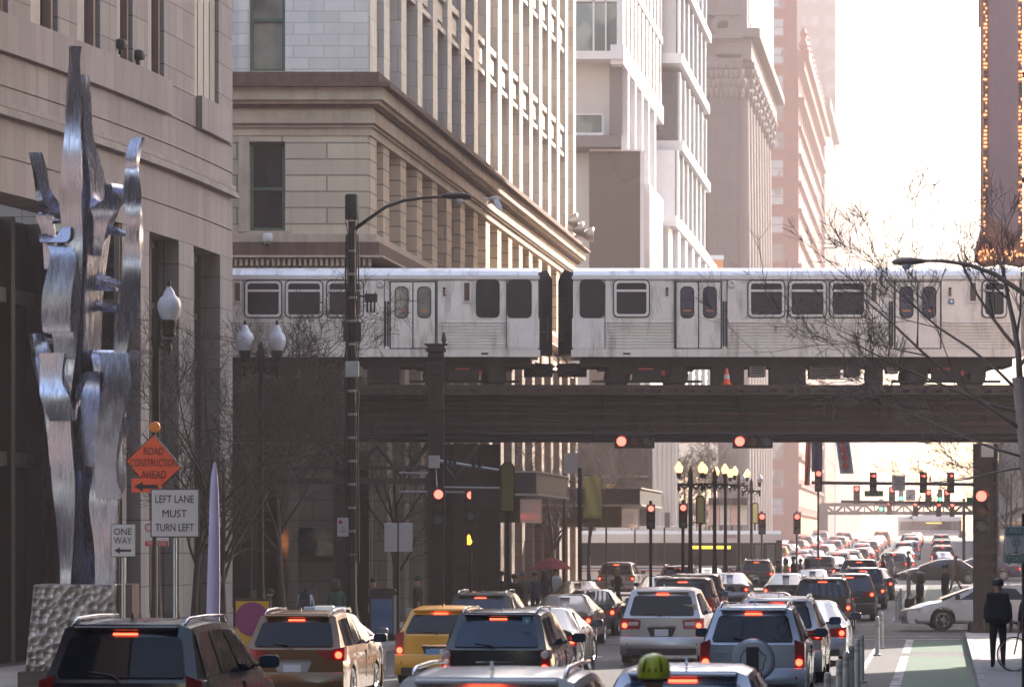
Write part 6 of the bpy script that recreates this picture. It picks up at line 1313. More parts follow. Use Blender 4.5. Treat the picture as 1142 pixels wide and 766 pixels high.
for k, (x, y0, y1, d) in enumerate(((629, 505, 528, 170), (676, 540, 552, 190), (708, 563, 590, 205), (741, 571, 588, 205))):
    t = thing('shop_sign', ('pale small shop sign high above the theatre canopy', 'dull yellow projecting sign right of the yellow banner', 'narrow white notice board left of the bus signals', 'small grey notice board between the bus signals')[k], 'sign', P(x, y1, d)); plate(t, x, x + (16, 10, 5, 6)[k], y0, y1, d, (FACE, YBN, FACE, GALV)[k], 'panel', .12); mb = MB(); mb.tube([(0, .1, 0), (0, .1, -P(x, y1, d).z + .2)], .05, 5); mb.out('post', POLE, t)
# ------------------------------------------------------------------ sculpture
m_, nt, b = base_mat('brushed_steel'); MATS['brushed_steel'] = m_; STS = m_; v_ = objv(nt)
nt.links.new(mixc(nt, noise(nt, v_, 14, 4, .6, (1, 1, .05)), (.36, .37, .46), (.47, .48, .58)), b.inputs['Base Color']); b.inputs['Metallic'].default_value = 1
nt.links.new(ramp(nt, noise(nt, v_, 20, 3, .5, (1, 1, .08)), .3, .7, (.16,) * 3, (.34,) * 3), b.inputs['Roughness']); bump(nt, b, noise(nt, v_, .9, 2), .12, .2); D_ = 78.0
sc0 = thing('sculpture', 'tall twisting brushed steel blade sculpture on a hammered pedestal', 'sculpture', P(90, 651, D_)); oS = sc0.location
def blade(pts, name='blade'):
    """pts: (px, py, width px, depth offset, yaw, thickness)"""
    fine = []
    for k in range(len(pts) - 1):
        p0, p1, p2, p3 = pts[max(0, k - 1)], pts[k], pts[k + 1], pts[min(len(pts) - 1, k + 2)]
        for j in range(6):
            t = j / 6; fine.append([.5 * (2 * b + (c - a) * t + (2 * a - 5 * b + 4 * c - d_) * t * t + (3 * b - a - 3 * c + d_) * t ** 3) for a, b, c, d_ in zip(p0, p1, p2, p3)])
    fine.append(list(pts[-1])); mb = MB(); rows = []; k_ = D_ / F
    for x, y, w, dep, yaw, th in fine:
        c = P(x, y, D_) - oS; c.y += dep; a = math.radians(yaw); w = w * .94 * k_ / 2 / max(.35, abs(math.cos(a))); ux = Vector((math.cos(a), math.sin(a), 0)); uy = Vector((-math.sin(a), math.cos(a), 0)); rows.append([mb.p(c + ux * (w * sx) + uy * (th * sy)) for sx, sy in ((-1, -1), (1, -1), (1, 1), (-1, 1))])
    for a in range(len(rows) - 1):
        for b in range(4): mb.face((rows[a][b], rows[a][(b + 1) % 4], rows[a + 1][(b + 1) % 4], rows[a + 1][b]))
    mb.face(rows[0]); mb.face(rows[-1]); return mb.out(name, STS, sc0, smooth=40)
blade([(84, 52, 13, 0, 25, .05), (83, 70, 9, 0, 30, .08), (82, 100, 14, 0, 20, .12), (81, 135, 17, 0, 10, .15), (82, 180, 23, 0, -5, .2), (82, 230, 27, 0, -10, .22), (83, 285, 20, 0, 5, .2), (76, 350, 24, 0, 15, .2), (72, 400, 26, 0, 5, .22), (70, 460, 25, 0, -10, .22), (72, 540, 27, 0, 0, .22), (73, 600, 17, 0, 10, .2), (74, 652, 12, 0, 0, .2)])
blade([(93, 82, 5, .3, 60, .05), (92, 110, 8, .3, 50, .1), (92, 150, 10, .3, 45, .15), (99, 200, 16, .3, 55, .2), (101, 250, 22, .3, 60, .2), (95, 320, 18, .3, 60, .2), (92, 400, 18, .3, 55, .2), (88, 480, 14, .3, 50, .2), (90, 560, 16, .3, 55, .2), (94, 652, 18, .3, 50, .2)])
blade([(154, 154, 14, 0, -35, .05), (148, 175, 14, 0, -20, .08), (147, 195, 16, 0, 5, .1), (147, 215, 20, 0, 15, .1), (149, 235, 18, 0, 0, .1), (150, 260, 17, 0, -15, .1), (148, 285, 20, 0, -5, .12), (146, 310, 21, 0, 10, .12), (142, 345, 22, 0, 20, .12), (136, 372, 18, 0, 10, .12), (134, 396, 14, 0, 0, .1)])
blade([(40, 171, 15, -.1, 15, .05), (45, 190, 14, -.1, 25, .07), (48, 210, 12, -.1, 35, .08), (55, 228, 16, -.1, 50, .1), (64, 240, 12, -.1, 20, .1), (50, 240, 20, .1, 0, .1), (54, 262, 14, .1, -10, .1), (57, 300, 16, .1, 0, .12)])
blade([(66, 275, 24, -.25, 0, .15), (72, 290, 30, -.3, 10, .2), (66, 330, 34, -.35, 5, .22), (66, 370, 32, -.3, 0, .2), (72, 372, 26, -.2, 0, .2), (73, 400, 22, -.2, 5, .15)], 'plate')
blade([(40, 372, 14, .2, 30, .1), (46, 400, 20, .2, 20, .15), (55, 440, 22, .2, 10, .15), (62, 480, 22, .2, 0, .15), (66, 520, 20, .2, -10, .15)])
blade([(125, 205, 10, .1, 60, .1), (130, 218, 22, .1, 30, .15), (118, 232, 32, .1, 5, .18), (110, 250, 26, .2, -10, .2), (102, 285, 18, .2, 10, .15)], 'hook')
blade([(112, 390, 24, .2, 20, .15), (120, 400, 40, .1, 10, .2), (124, 425, 36, .1, 0, .2), (118, 470, 26, .1, 5, .2), (114, 520, 22, .1, 10, .2), (112, 560, 26, .1, 0, .2), (116, 610, 20, .1, -5, .2), (114, 652, 16, .1, 0, .2)])
blade([(148, 390, 12, .2, 50, .1), (140, 410, 16, .2, 40, .12), (134, 440, 18, .2, 30, .14), (126, 470, 14, .2, 20, .14)])
blade([(138, 465, 26, 0, 20, .12), (134, 480, 22, 0, 15, .12), (128, 500, 18, 0, 0, .12), (132, 540, 16, 0, 10, .12), (122, 560, 22, 0, 0, .14), (124, 600, 14, 0, -5, .12), (122, 652, 14, 0, 0, .12)])
blade([(128, 395, 34, -.35, 8, .2), (132, 430, 30, -.4, 12, .22), (124, 470, 30, -.4, 5, .22), (120, 520, 24, -.35, 0, .2), (124, 556, 30, -.3, 0, .2)], 'plate')
blade([(106, 415, 14, -.2, 50, .12), (100, 440, 22, -.2, 35, .15), (98, 480, 18, -.2, 25, .15), (100, 520, 14, -.2, 20, .15)])
blade([(50, 262, 8, -.2, 30, .08), (60, 272, 26, -.3, 0, .15), (72, 268, 20, -.3, -10, .12), (78, 255, 10, -.2, -20, .1)], 'plate')
blade([(62, 395, 30, -.3, -5, .18), (60, 425, 26, -.32, 0, .18), (64, 445, 34, -.35, 5, .2), (72, 470, 30, -.3, 10, .2)], 'plate')
mb = MB()
for (x0, y0, x1, y1, r_) in ((90, 300, 135, 318, .12), (88, 305, 130, 322, .1), (100, 243, 146, 262, .08), (84, 330, 140, 345, .09), (40, 238, 66, 246, .07), (36, 374, 60, 380, .08)): a, b_ = P(x0, y0, D_) - oS, P(x1, y1, D_) - oS; a.y += .3; b_.y += .15; mb.tube([a, (a + b_) / 2 + Vector((0, .1, -.06)), b_], [r_, r_ * 1.2, r_ * .5], 4)
mb.out('cross_strut', STS, sc0)
hm_, nt, b = base_mat('hammered_metal'); MATS['hammered_metal'] = hm_; vo_ = nt.nodes.new('ShaderNodeTexVoronoi'); vo_.inputs['Scale'].default_value = 7; nt.links.new(objv(nt), vo_.inputs[0]); nt.links.new(ramp(nt, vo_.outputs[0], .1, .7, (.13, .105, .09), (.34, .30, .27)), b.inputs['Base Color']); b.inputs['Metallic'].default_value = .6; b.inputs['Roughness'].default_value = .42; bump(nt, b, vo_.outputs[0], 1.0, .08)
t = thing('pedestal', 'tapered hammered metal pedestal carrying the steel blade sculpture', 'pedestal', P(88, CY + CH * F / D_ - 8, D_)); o = t.location; z1 = zp(651, D_) - o.z; k_ = D_ / F
mb = MB(); xa, xb = (43.5 - 88) * k_, (134 - 88) * k_; mb.prism([((34 - 88) * k_, -.9, 0), (xb, -.9, 0), (xb, -.9, z1), (xa, -.9, z1)], (0, 1.8, 0)); mb.out('block', hm_, t, bevel=.03); mb = MB(); mb.box(xb + .003, xb + .3, -.6, .9, 0, z1); mb.out('rear_block', mat('bronze_plain', (.10, .075, .065), .5, .5), t)
mb = MB(); mb.box((28 - 88) * k_, xb + .4, -1.2, 1.1, -.35, -.003); mb.out('plinth', LST, t)
# ------------------------------------------------------------------ bare trees
BARK = mat('bark', (.075, .055, .048), .9, var=.4, scale=8, bmp=.4); BARKR = mat('bark_pale', (.32, .25, .22), .9, var=.3, scale=8)
def tree(label, base, h, lean=(0, 0), r0=.12, seed=1, first=.3, spread=.8, depth=5, m=BARK, group='bare street trees', nb=4, dirs=None, tw=.008):
    rr = random.Random(seed); t = thing('bare_tree', label, 'tree', base, 0, group); tr_ = MB(); cr = MB()
    def branch(mb, p, d, L, r, lvl):
        pts = [p.copy()]; rs = [r]; n = 5 if lvl < 2 else 3; dd = d.copy()
        for k in range(n):
            dd = (dd + Vector((rr.uniform(-1, 1), rr.uniform(-1, 1), rr.uniform(-.5, .9))) * (.16 if lvl else .06)).normalized(); p = p + dd * (L / n); pts.append(p.copy()); rs.append(max(tw * .6, r * (1 - .62 * (k + 1) / n)))
        mb.tube(pts, rs, 7 if lvl == 0 else (5 if lvl == 1 else 3), cap=lvl < 2)
        if lvl >= depth: return
        cnt = (nb + 4) if lvl == 0 else rr.randint(nb, nb + 2)
        for c in range(cnt):
            f = rr.uniform(first if lvl == 0 else .25, 1.0); i = min(n - 1, int(f * n)); q = pts[i].lerp(pts[i + 1], f * n - i); a = rr.uniform(0, math.tau)
            side = dd.orthogonal().normalized(); side.rotate(Matrix.Rotation(a, 3, dd)); nd = (dd * .75 + side * spread * rr.uniform(.6, 1.1) + Vector((0, 0, .15))).normalized(); branch(cr, q, nd, L * rr.uniform(.42, .66), max(tw, rs[i] * .55), lvl + 1)
    if dirs is None: branch(tr_, Vector((0, 0, 0)), Vector((lean[0], lean[1], 1)).normalized(), h, r0, 0)
    else:
        p0, p1 = Vector(dirs[0]), Vector(dirs[1]); tr_.tube([(0, 0, 0), p0, p1], [r0 * 1.2, r0, r0 * .8], 8)
        for q in dirs[2:]: s_, d_, L, r_ = q; branch(cr, Vector(s_), Vector(d_).normalized(), L, r_, 1)
    tr_.out('trunk', m, t, smooth=True); cr.out('crown', m, t, smooth=True); return t
tree('bare tree with a thin trunk before the brown stone wall, left of the tall lamp', Vector(((316 - CX) * 106 / F, 106, 0)), 5.6, (0, 0), .13, 4, .25, 1.0)
tree('bare tree by the corner of the granite building behind the folded parasol', Vector(((251 - CX) * 90 / F, 90, 0)), 4.7, (-.02, 0), .10, 8, .3, .9, 4)
tree('bare tree between the steel sculpture and granite piers', Vector(((212 - CX) * 96 / F, 96, 0)), 5.0, (.05, 0), .10, 15, .35, .9, 4)
tree('bare bushy tree left of the steel column under the viaduct', Vector(((440 - CX) * 125 / F, 125, 0)), 4.6, (0, 0), .1, 23, .3, .9, 4)
tree('bare bushy tree right of the lit lamps under the viaduct', G(-18.2, 240, .14), 6.5, (0, 0), .16, 31, .25, 1.0, 5, group='bare street trees', tw=.012)
tree('second bare tree beyond the bus, right of the first bushy one', G(-18.2, 262, .14), 7, (0, 0), .16, 37, .25, 1.0, 5, tw=.014)
for k, (u, v) in enumerate(((-17.9, 178), (-17.9, 196), (-18.4, 285), (4.4, 250), (4.6, 285))):
    tree('slim bare pavement tree, %s' % ('between the two dark canopies', 'beyond the second dark canopy', 'third beyond the bus on the left', 'nearest one far up the right pavement', 'second one far up the right pavement')[k], G(u, v, .14), 5.2 + .4 * k, (0, 0), .12, 50 + k, .3, .9, 4, tw=.011)
d = 64; k_ = d / F; bx = (1160 - CX) * k_
tree('large bare tree at the right edge with branches sweeping left across the train', Vector((bx, d, .14)), 6, r0=.14, seed=12, spread=.75, depth=5, m=BARKR, nb=3, tw=.006, dirs=[((1150 - 1160) * k_, 0, zp(560, d)), ((1136 - 1160) * k_, 0, zp(430, d)),
    (((1137 - 1160) * k_, 0, zp(430, d)), (-.05, 0, 1), 2.2, .06), (((1136 - 1160) * k_, 0, zp(400, d)), (-.55, .1, .75), 1.9, .035), (((1142 - 1160) * k_, 0, zp(490, d)), (-1, .1, .62), 3.6, .036), (((1142 - 1160) * k_, 0, zp(470, d)), (-.9, -.1, .30), 3.4, .03),
    (((1140 - 1160) * k_, 0, zp(450, d)), (-.75, 0, .75), 3.0, .03), (((1146 - 1160) * k_, 0, zp(520, d)), (-1, .1, .35), 2.6, .026), (((1136 - 1160) * k_, 0, zp(420, d)), (.4, 0, .8), 1.8, .035), (((1146 - 1160) * k_, 0, zp(530, d)), (-.6, 0, -.05), 1.6, .025)])
# ------------------------------------------------------------------ people
SKIN = mat('skin', (.38, .22, .15), .6, var=.08); 
def cloth(n, c): return mat('cloth_' + n, c, .85, var=.2, scale=6)
C_BLK = cloth('black', (.02, .018, .02)); C_NAVY = cloth('navy', (.025, .03, .055)); C_DEN = cloth('denim', (.05, .06, .10)); C_GRN = cloth('green', (.035, .11, .065)); C_LBL = cloth('pale_blue', (.38, .44, .52)); C_MAR = cloth('maroon', (.09, .02, .03)); C_TAN = cloth('tan', (.32, .23, .13)); C_GRY = cloth('grey', (.14, .13, .13)); C_WHT = cloth('white', (.5, .48, .46)); HAIRB = mat('hair_brown', (.045, .025, .015), .5); HAIRY = mat('hair_blond', (.38, .24, .11), .5); HAIRK = mat('hair_black', (.012, .01, .01), .5)
def skin_body(pose):
    """one continuous skinned figure; pose gives joint positions (facing +y)"""
    J = {'pel': ((0, 0, .95), .135), 'wst': ((0, 0, 1.08), .125), 'chs': ((0, .0, 1.30), .15), 'nkb': ((0, 0, 1.45), .075), 'nck': ((0, .01, 1.52), .058), 'hd0': ((0, .025, 1.60), .085), 'hd1': ((0, .02, 1.68), .098), 'hd2': ((0, .01, 1.745), .07), 'nos': ((0, .12, 1.63), .018)}
    for s_, n in ((-1, 'L'), (1, 'R')):
        J['sh' + n] = ((s_ * .17, 0, 1.42), .072); J['el' + n] = ((s_ * .24, -.02, 1.14), .047); J['wr' + n] = ((s_ * .26, .04, .89), .032); J['pm' + n] = ((s_ * .255, .06, .82), .035)
        for k in range(4): J['f%d%s' % (k, n)] = ((s_ * .25, .03 + k * .022, .735 + .012 * abs(k - 1.5)), .011)
        J['th' + n] = ((s_ * .225, .10, .79), .012)
        J['hp' + n] = ((s_ * .085, 0, .90), .105); J['kn' + n] = ((s_ * .10, .01, .50), .068); J['an' + n] = ((s_ * .10, -.02, .10), .045); J['to' + n] = ((s_ * .115, .13, .05), .042)
    for k, v in pose.items():
        J[k] = (v, J[k][1])
        if k[:2] == 'pm':
            n = k[2]; c = Vector(v); w = Vector(pose.get('wr' + n, J['wr' + n][0])); dr = (c - w).normalized()
            for i in range(4): J['f%d%s' % (i, n)] = (tuple(c + dr * .085 + Vector((0, .02 * (i - 1.5), .012 * (i - 1.5)))), .011)
            J['th' + n] = (tuple(c + dr * .02 + Vector((.03 if n == 'L' else -.03, .03, .02))), .012)
    E = [('pel', 'wst'), ('wst', 'chs'), ('chs', 'nkb'), ('nkb', 'nck'), ('nck', 'hd0'), ('hd0', 'hd1'), ('hd1', 'hd2'), ('hd0', 'nos')]
    for n in 'LR': E += [('chs', 'sh' + n), ('sh' + n, 'el' + n), ('el' + n, 'wr' + n), ('wr' + n, 'pm' + n), ('pm' + n, 'th' + n), ('pel', 'hp' + n), ('hp' + n, 'kn' + n), ('kn' + n, 'an' + n), ('an' + n, 'to' + n)] + [('pm' + n, 'f%d%s' % (k, n)) for k in range(4)]
    names = list(J); me = bpy.data.meshes.new('b'); me.from_pydata([J[n][0] for n in names], [(names.index(a), names.index(b)) for a, b in E], [])
    ob = bpy.data.objects.new('b', me); C.objects.link(ob); md = ob.modifiers.new('s', 'SKIN'); sv = me.skin_vertices[0].data
    for i, n in enumerate(names): r_ = J[n][1]; sv[i].radius = (r_, r_ * (.78 if n in ('pel', 'wst', 'chs') else 1)); sv[i].use_root = n == 'pel'
    ob.modifiers.new('u', 'SUBSURF').levels = 1
    ms = bpy.data.meshes.new_from_object(ob.evaluated_get(bpy.context.evaluated_depsgraph_get())); C.objects.unlink(ob); bpy.data.objects.remove(ob); bpy.data.meshes.remove(me)
    reg = lambda a: 0 if a in ('pel', 'hpL', 'hpR', 'knL', 'knR') else (3 if a[:2] in ('an', 'to') else (2 if a[:2] in ('wr', 'pm', 'th', 'f0', 'f1', 'f2', 'f3', 'nc', 'hd', 'no') else 1))
    pts = [(Vector(J[a][0]).lerp(Vector(J[b][0]), f), reg(a if f < .5 else b)) for a, b in E for f in (.1, .35, .65, .9)]
    ms.polygons.foreach_set('use_smooth', [True] * len(ms.polygons)); mi = []
    for p in ms.polygons: c = p.center; mi.append(min(pts, key=lambda q: (q[0] - c).length)[1])
    for _ in range(4): ms.materials.append(None)
    ms.polygons.foreach_set('material_index', mi); ms.update(); ms['x'] = 1
    return ms, Vector(J['hd1'][0])
POSES = {
 'stand': skin_body({}),
 'walk': skin_body({'knL': (-.09, .16, .52), 'anL': (-.09, .24, .13), 'toL': (-.09, .38, .12), 'knR': (.09, -.03, .50), 'anR': (.09, -.28, .16), 'toR': (.1, -.17, .06), 'elL': (-.23, -.12, 1.16), 'wrL': (-.23, -.12, .92), 'pmL': (-.23, -.1, .85), 'elR': (.23, .05, 1.15), 'wrR': (.23, .2, .98), 'pmR': (.22, .25, .93)}),
 'phone': skin_body({'elR': (.25, .03, 1.15), 'wrR': (.14, .24, 1.22), 'pmR': (.10, .27, 1.28), 'elL': (-.24, .02, 1.15), 'wrL': (-.12, .22, 1.12), 'pmL': (-.06, .24, 1.14), 'hd0': (0, .05, 1.59), 'hd1': (0, .06, 1.665), 'hd2': (0, .05, 1.735), 'nos': (0, .16, 1.60)}),
 'bend': skin_body({'wst': (0, .08, 1.06), 'chs': (0, .22, 1.22), 'nkb': (0, .34, 1.32), 'nck': (0, .40, 1.36), 'hd0': (0, .47, 1.38), 'hd1': (0, .50, 1.45), 'hd2': (0, .50, 1.52), 'nos': (0, .59, 1.38), 'shL': (-.17, .28, 1.30), 'shR': (.17, .28, 1.30), 'elL': (-.24, .36, 1.02), 'wrL': (-.18, .52, .88), 'pmL': (-.14, .57, .86), 'elR': (.24, .36, 1.02), 'wrR': (.18, .52, .88), 'pmR': (.14, .57, .86)}),
}
HM = {}
def hair_mesh(kind):
    if kind in HM: return HM[kind]
    mb = MB(); rr = random.Random(2)
    if kind == 'short': mb.lathe([(.112, -.03), (.118, .02), (.108, .07), (.075, .105), (.02, .12)], (0, -.02, 0), 14)
    elif kind == 'long': mb.lathe([(.09, -.26), (.125, -.2), (.13, -.1), (.125, 0), (.115, .06), (.08, .105), (.02, .122)], (0, -.05, 0), 14)
    else: mb.lathe([(.09, -.22), (.135, -.16), (.14, -.03), (.13, .06), (.09, .115), (.02, .13)], (0, -.04, 0), 14)
    for i, q in enumerate(mb.v): mb.v[i] = q * (1 + rr.uniform(-.07, .09)) if kind == 'curly' else q
    o = mb.out('hair', HAIRK, smooth=60); HM[kind] = o.data; C.objects.unlink(o); bpy.data.objects.remove(o); return HM[kind]
def person(label, loc, rz, pose='stand', top=C_BLK, legs=C_BLK, hair='short', hm=HAIRK, sc=1.0, bag=None, group=None):
    t = thing('person', label, 'person', loc, rz, group, sc); ms, hd = POSES[pose]; o = bpy.data.objects.new('body', ms); C.objects.link(o); o.parent = t
    for i, m in enumerate((legs, top, SKIN, RUB)): o.material_slots[i].link = 'OBJECT'; o.material_slots[i].material = m
    h = bpy.data.objects.new('hair', hair_mesh(hair)); C.objects.link(h); h.parent = t; h.location = hd; h.material_slots[0].link = 'OBJECT'; h.material_slots[0].material = hm
    mb = MB()
    for s_ in (-1, 1): mb.lathe([(.014, 0), (.01, .012)], (hd.x + s_ * .035, hd.y + .085, hd.z - .03), 6, 'y')
    mb.out('eyes', BLK, t)
    if pose != 'bend':
        mb = MB(); mb.lathe([(.16, .84), (.185, .92), (.17, 1.08), (.2, 1.3), (.19, 1.4), (.09, 1.47)], n=12); 
        for i, q in enumerate(mb.v): mb.v[i] = Vector((q.x, q.y * .72, q.z))
        mb.out('jacket', top, t, smooth=60)
    return t
def backpack(label, p, m, w=.34, h=.48, low=1.0):
    o = thing('backpack', label, 'backpack', p.location + Matrix.Rotation(p.rotation_euler.z, 3, 'Z') @ Vector((0, -.14, low)) * p.scale.x, p.rotation_euler.z); mb = MB(); mb.box(-w / 2, w / 2, -.2, 0, 0, h, .85, .8); b = mb.out('bag', m, o, bevel=.05)
    for s_ in (-1, 1): mb = MB(); mb.tube([(s_ * .12, .0, .05), (s_ * .14, .1, .2), (s_ * .13, .2, .4), (s_ * .12, .1, .46), (s_ * .12, 0, .44)], .018, 5); mb.out('strap', m, o)
    mb = MB(); mb.box(-w / 2 + .06, w / 2 - .06, -.25, -.19, .05, .24); mb.out('pocket', m, o, bevel=.03); return o
def at(px, s, dz=.14): v = F / s; X = (px - CX) / s; return Vector((X, v, gz(X - K * v, v) + dz))
LK1, LK2 = 'people', 0
ppl = [
 (375, 37.5, 0, 'stand', C_GRN, C_BLK, 'long', HAIRB, 1.0, 'person in a green top left of the tall lamp pole'),
 (417, 37.5, .6, 'walk', C_MAR, C_BLK, 'short', HAIRK, 1.02, 'person in a maroon jacket right of the tall lamp pole'),
 (289, 38, -.7, 'bend', C_BLK, C_DEN, 'short', HAIRB, 1.0, 'person in dark clothes bending by the shop light at left'),
 (466, 37, 1.2, 'walk', C_BLK, C_BLK, 'short', HAIRK, 1.02, 'person in black left of the steel column holding a pale bag'),
 (513, 36, -.3, 'stand', C_TAN, C_BLK, 'long', HAIRY, .98, 'person in a tan coat right of the steel column'),
 (541, 33, 1.4, 'walk', C_MAR, C_WHT, 'short', HAIRB, 1.0, 'person in maroon and white below the one way sign'),
 (558, 34, .2, 'stand', C_BLK, C_BLK, 'short', HAIRK, 1.05, 'tall person in black at the corner crowd'),
 (566, 31, 2.8, 'phone', C_NAVY, C_DEN, 'long', HAIRK, .98, 'person in navy looking down at the corner crowd'),
 (574, 35, .1, 'stand', C_BLK, C_GRY, 'short', HAIRB, 1.0, 'person in black top and grey trousers in the corner crowd'),
 (583, 33.5, -.2, 'phone', C_GRY, C_TAN, 'short', mat('grey_cap', (.2, .2, .2), .8), 1.03, 'person with grey cap and tan bag in the corner crowd'),
 (597, 32, .4, 'stand', C_NAVY, C_BLK, 'short', HAIRK, 1.0, 'person in navy jacket at the right of the corner crowd'),
 (608, 30, -.6, 'walk', C_BLK, C_BLK, 'long', HAIRB, .98, 'person in black under the red parasol'),
 (620, 29, .5, 'walk', C_WHT, C_BLK, 'short', HAIRK, 1.0, 'person in a white top near the red parasol'),
 (689, 27.5, -1.2, 'walk', C_BLK, C_DEN, 'long', HAIRY, 1.0, 'blond person crossing behind the silver minivan'),
 (755, 27, 1.4, 'walk', C_TAN, C_BLK, 'curly', HAIRB, .95, 'person with curly brown hair left of the square black suvs'),
 (868, 24, 1.5, 'walk', C_GRN, C_DEN, 'short', HAIRK, 1.0, 'person in green crossing right of the tall black suv'),
 (877, 22.5, -1.5, 'walk', C_TAN, C_BLK, 'long', HAIRB, 1.0, 'person in an olive coat in the crossing group'),
 (885, 23, 1.4, 'walk', C_BLK, C_BLK, 'short', HAIRK, 1.06, 'tallest person in black in the crossing group'),
 (893, 22, 1.5, 'walk', C_MAR, C_BLK, 'short', HAIRK, .95, 'short person in maroon in the crossing group'),
 (901, 23.5, -1.4, 'walk', C_NAVY, C_DEN, 'long', HAIRK, 1.0, 'person in navy at the right of the crossing group'),
 (985, 21, 1.5, 'walk', C_BLK, C_BLK, 'short', HAIRK, 1.0, 'person in black walking across past the dark suvs'),
 (994, 20, -1.5, 'walk', C_GRY, C_BLK, 'short', HAIRK, 1.0, 'person in grey walking across left of the black crossing car'),
 (1013, 18.5, 1.2, 'stand', C_BLK, C_BLK, 'short', HAIRK, 1.0, 'person standing behind the black crossing car'),
 (1043, 18, 1.2, 'walk', C_NAVY, C_BLK, 'short', HAIRK, 1.05, 'person in navy beyond the crossing cars'),
 (1054, 30.5, -1.4, 'stand', C_BLK, C_BLK, 'short', HAIRK, 1.08, 'broad person in black standing behind the white crossing sedan'),
 (1066, 22.5, 1.0, 'walk', C_TAN, C_TAN, 'short', HAIRY, 1.05, 'person in a pale tan coat right of the crossing cars'),
]
for px, s, rz, po, tp, lg, hr, hm2, sc_, lb in ppl: person(lb, at(px, s, .14 if px < 630 else .0), rz, po, tp, lg, hr, hm2, sc_)
p = person('person in a pale blue hoodie with dark backpack on the left pavement', at(340, 38), 0, 'bend', C_LBL, C_BLK, 'short', HAIRK, 1.0); backpack('dark backpack on the back of the pale blue hoodie', p, C_NAVY, low=.98)
wm_ = person('woman with sunlit curly hair walking behind the white crossing sedan', at(1026, 34.2, 0), 1.3, 'walk', C_BLK, C_BLK, 'curly', HAIRB, .96)
t = thing('handbag', 'black handbag carried by the woman with curly hair', 'handbag', wm_.location + Vector((-.34, .0, .62))); mb = MB(); mb.box(-.17, .17, -.07, .07, 0, .28, .9, .6); mb.out('bag', C_BLK, t, bevel=.03); mb = MB(); mb.tube([(-.1, 0, .27), (-.06, 0, .45), (.06, 0, .45), (.1, 0, .27)], .012, 5); mb.out('handle', C_BLK, t)
t = thing('paper_bag', 'pale bag held by the person in black left of the steel column', 'bag', at(458, 36.5) + Vector((0, 0, .5))); mb = MB(); mb.box(-.14, .14, -.07, .07, 0, .35); mb.out('bag', C_WHT, t, bevel=.02); mb = MB(); mb.tube([(-.08, 0, .35), (-.03, 0, .45), (.03, 0, .45), (.08, 0, .35)], .008, 4); mb.out('handle', C_WHT, t)
fm = person('man in dark clothes with a large black backpack on the right kerb', at(1113, 54.5), -.15, 'stand', C_BLK, C_BLK, 'short', HAIRK, 1.03); backpack('large square black backpack on the man at the right kerb', fm, C_BLK, .52, .62, .92)
# cyclist cut by the right edge
rd = at(1144, 56); t = thing('bicycle', 'bicycle with thin white rimmed wheel at the right edge', 'bicycle', rd, -PSI)
for y in (-.5, .5): mb = MB(); mb.tube([(0, y + .34 * math.cos(a), .34 + .34 * math.sin(a)) for a in [k * math.tau / 28 for k in range(29)]], .016, 6, False); w_ = mb.out('wheel', RUB, t, smooth=True); mb = MB(); mb.tube([(0, y + .315 * math.cos(a), .34 + .315 * math.sin(a)) for a in [k * math.tau / 28 for k in range(29)]], .009, 5, False); [mb.tube([(0, y, .34), (0, y + .31 * math.cos(k * .45), .34 + .31 * math.sin(k * .45))], .002, 3) for k in range(14)]; mb.out('rim', CHR, w_)
mb = MB(); [mb.tube(q, .016, 6) for q in (((0, -.5, .34), (0, -.15, .32)), ((0, -.5, .34), (0, -.22, .8)), ((0, -.15, .32), (0, -.25, .92)), ((0, -.15, .32), (0, .32, .8)), ((0, -.22, .8), (0, .32, .85)), ((0, .3, .95), (0, .5, .34)))]; mb.out('frame', P_NAVY, t)
mb = MB(); mb.tube([(-.22, .3, .98), (0, .32, 1.0), (.22, .3, .98)], .014, 6); mb.out('handlebar', TRIM, t); mb = MB(); mb.box(-.06, .06, -.38, -.14, .93, .97, .6, .9); mb.out('saddle', TRIM, t, bevel=.02)
person('person in navy and grey straddling the bicycle at the right edge', rd + Vector((.12, -.1, .0)), -.1, 'stand', C_NAVY, C_GRY, 'short', HAIRK, 1.02)
t = thing('bicycle', 'second bicycle wheel just right of the man with the backpack', 'bicycle', at(1131, 55.5), R(75)); mb = MB(); mb.tube([(0, .34 * math.cos(a), .34 + .34 * math.sin(a)) for a in [k * math.tau / 28 for k in range(29)]], .016, 6, False); w_ = mb.out('wheel', RUB, t, smooth=True); mb = MB(); mb.tube([(0, .31 * math.cos(a), .34 + .31 * math.sin(a)) for a in [k * math.tau / 28 for k in range(29)]], .009, 5, False); mb.out('rim', CHR, w_); mb = MB(); [mb.tube(q, .016, 6) for q in (((0, 0, .34), (0, -.12, .9)), ((0, -.12, .9), (0, -.7, .85)), ((0, -.12, .85), (0, -.6, .35)))]; mb.out('frame', TRIM, t)
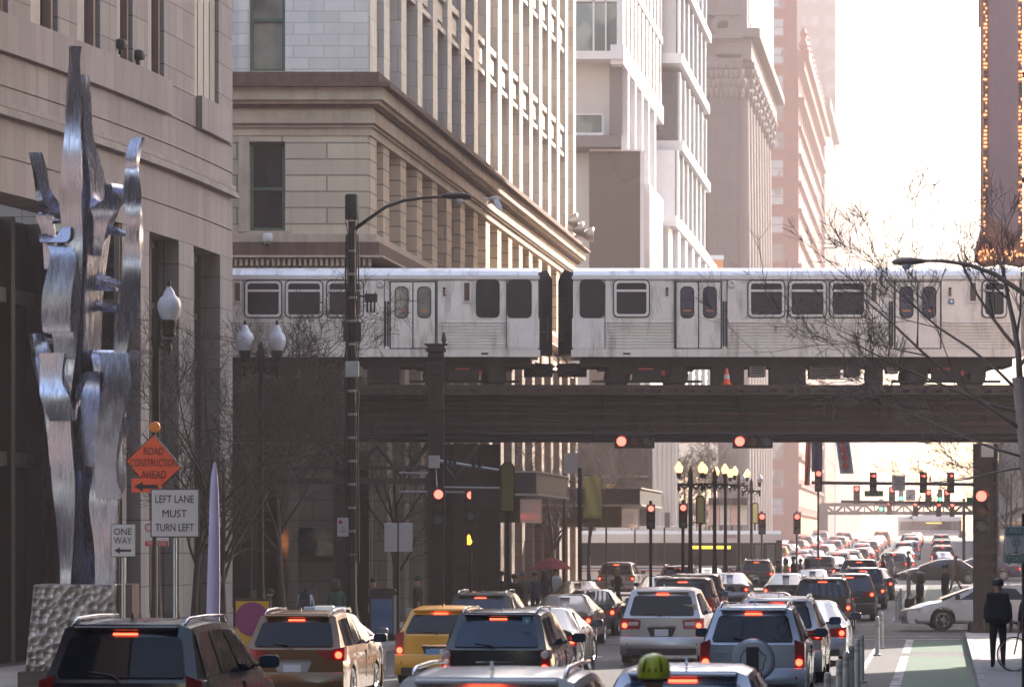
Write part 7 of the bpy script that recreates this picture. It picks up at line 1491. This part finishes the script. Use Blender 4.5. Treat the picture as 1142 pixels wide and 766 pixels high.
# helmeted rider between the near cars
s = 145.0; v = F / s; X = (729 - CX) / s; t = person('cyclist seen from behind in white jacket and sunglasses strap, bottom centre right', Vector((X, v, .03)), -.1, 'stand', C_WHT, C_BLK, 'short', HAIRB, 1.0)
HLM = mat('helmet_lime', (.50, .55, .03), .35, spec=.6)
h = thing('helmet', 'bright lime yellow bicycle helmet on the cyclist between the near cars', 'helmet', Vector((X, v, .03 + 1.69)), -.1); mb = MB()
mb.lathe([(.135, -.05), (.142, 0), (.135, .05), (.108, .10), (.06, .13), (.01, .138)], n=20)
for i, q in enumerate(mb.v): mb.v[i] = Vector((q.x * .92, q.y * 1.12, q.z))
mb.out('shell', HLM, h, smooth=60)
for x in (-.07, -.025, .025, .07): mb = MB(); mb.tube([(x, -.155, .0), (x * .9, -.135, .055), (x * .7, -.09, .105)], .008, 4); mb.out('vent', TRIM, h)
mb = MB(); mb.tube([(.11 * math.cos(a), .12 * math.sin(a), -.07) for a in [k * math.tau / 20 for k in range(21)]], .008, 4, False); mb.out('strap', TRIM, h)
b = copy_tree(bpy.data.objects['bicycle']); b['label'] = 'bicycle under the helmeted rider between the near cars'; b.location = Vector((X, v + .1, 0)); b.rotation_euler = (0, 0, -PSI)
# parasol, planters, hydrants
def parasol(px, s, label, m):
    t = thing('parasol', label, 'parasol', at(px, s)); mb = MB(); mb.tube([(0, 0, 0), (0, 0, 2.3)], .025, 6); mb.out('pole', POLE, t); mb = MB(); mb.lathe([(.6, 1.95), (.57, 2.0), (.32, 2.2), (.03, 2.3)], n=8); mb.out('cover', m, t)
parasol(615, 38, 'red cafe parasol on the left pavement past the railway', mat('parasol_red', (.16, .02, .02), .8))
LEAFP = mat('planter_leaves', (.04, .07, .03), .8, var=.5, scale=20); FLW = mat('purple_flowers', (.12, .05, .22), .7, var=.5, scale=30)
for k, (px, w) in enumerate(((305, 1.6), (350, 1.7), (378, 1.2))):
    t = thing('planter', 'pavement planter with green leaves and purple flowers, %s of three' % ('left', 'middle', 'right')[k], 'planter', at(px, 42)); mb = MB(); mb.box(-w / 2, w / 2, -.3, .3, 0, .5, 1.03, 1.05); mb.out('box', mat('planter_grey', (.12, .11, .1), .8), t); rr = random.Random(k); mb = MB()
    for j in range(260):
        c = Vector((rr.uniform(-w / 2, w / 2), rr.uniform(-.28, .28), rr.uniform(.48, .85))); a = Vector((rr.uniform(-1, 1), rr.uniform(-1, 1), rr.uniform(-.3, 1))) * .07; b2_ = Vector((rr.uniform(-1, 1), rr.uniform(-1, 1), rr.uniform(-1, 1))) * .05; mb.m = 1 if (c.z > .68 and rr.random() < .4) else 0; mb.poly([c - a, c + b2_, c + a, c - b2_])
    mb.out('foliage', [LEAFP, FLW], t)
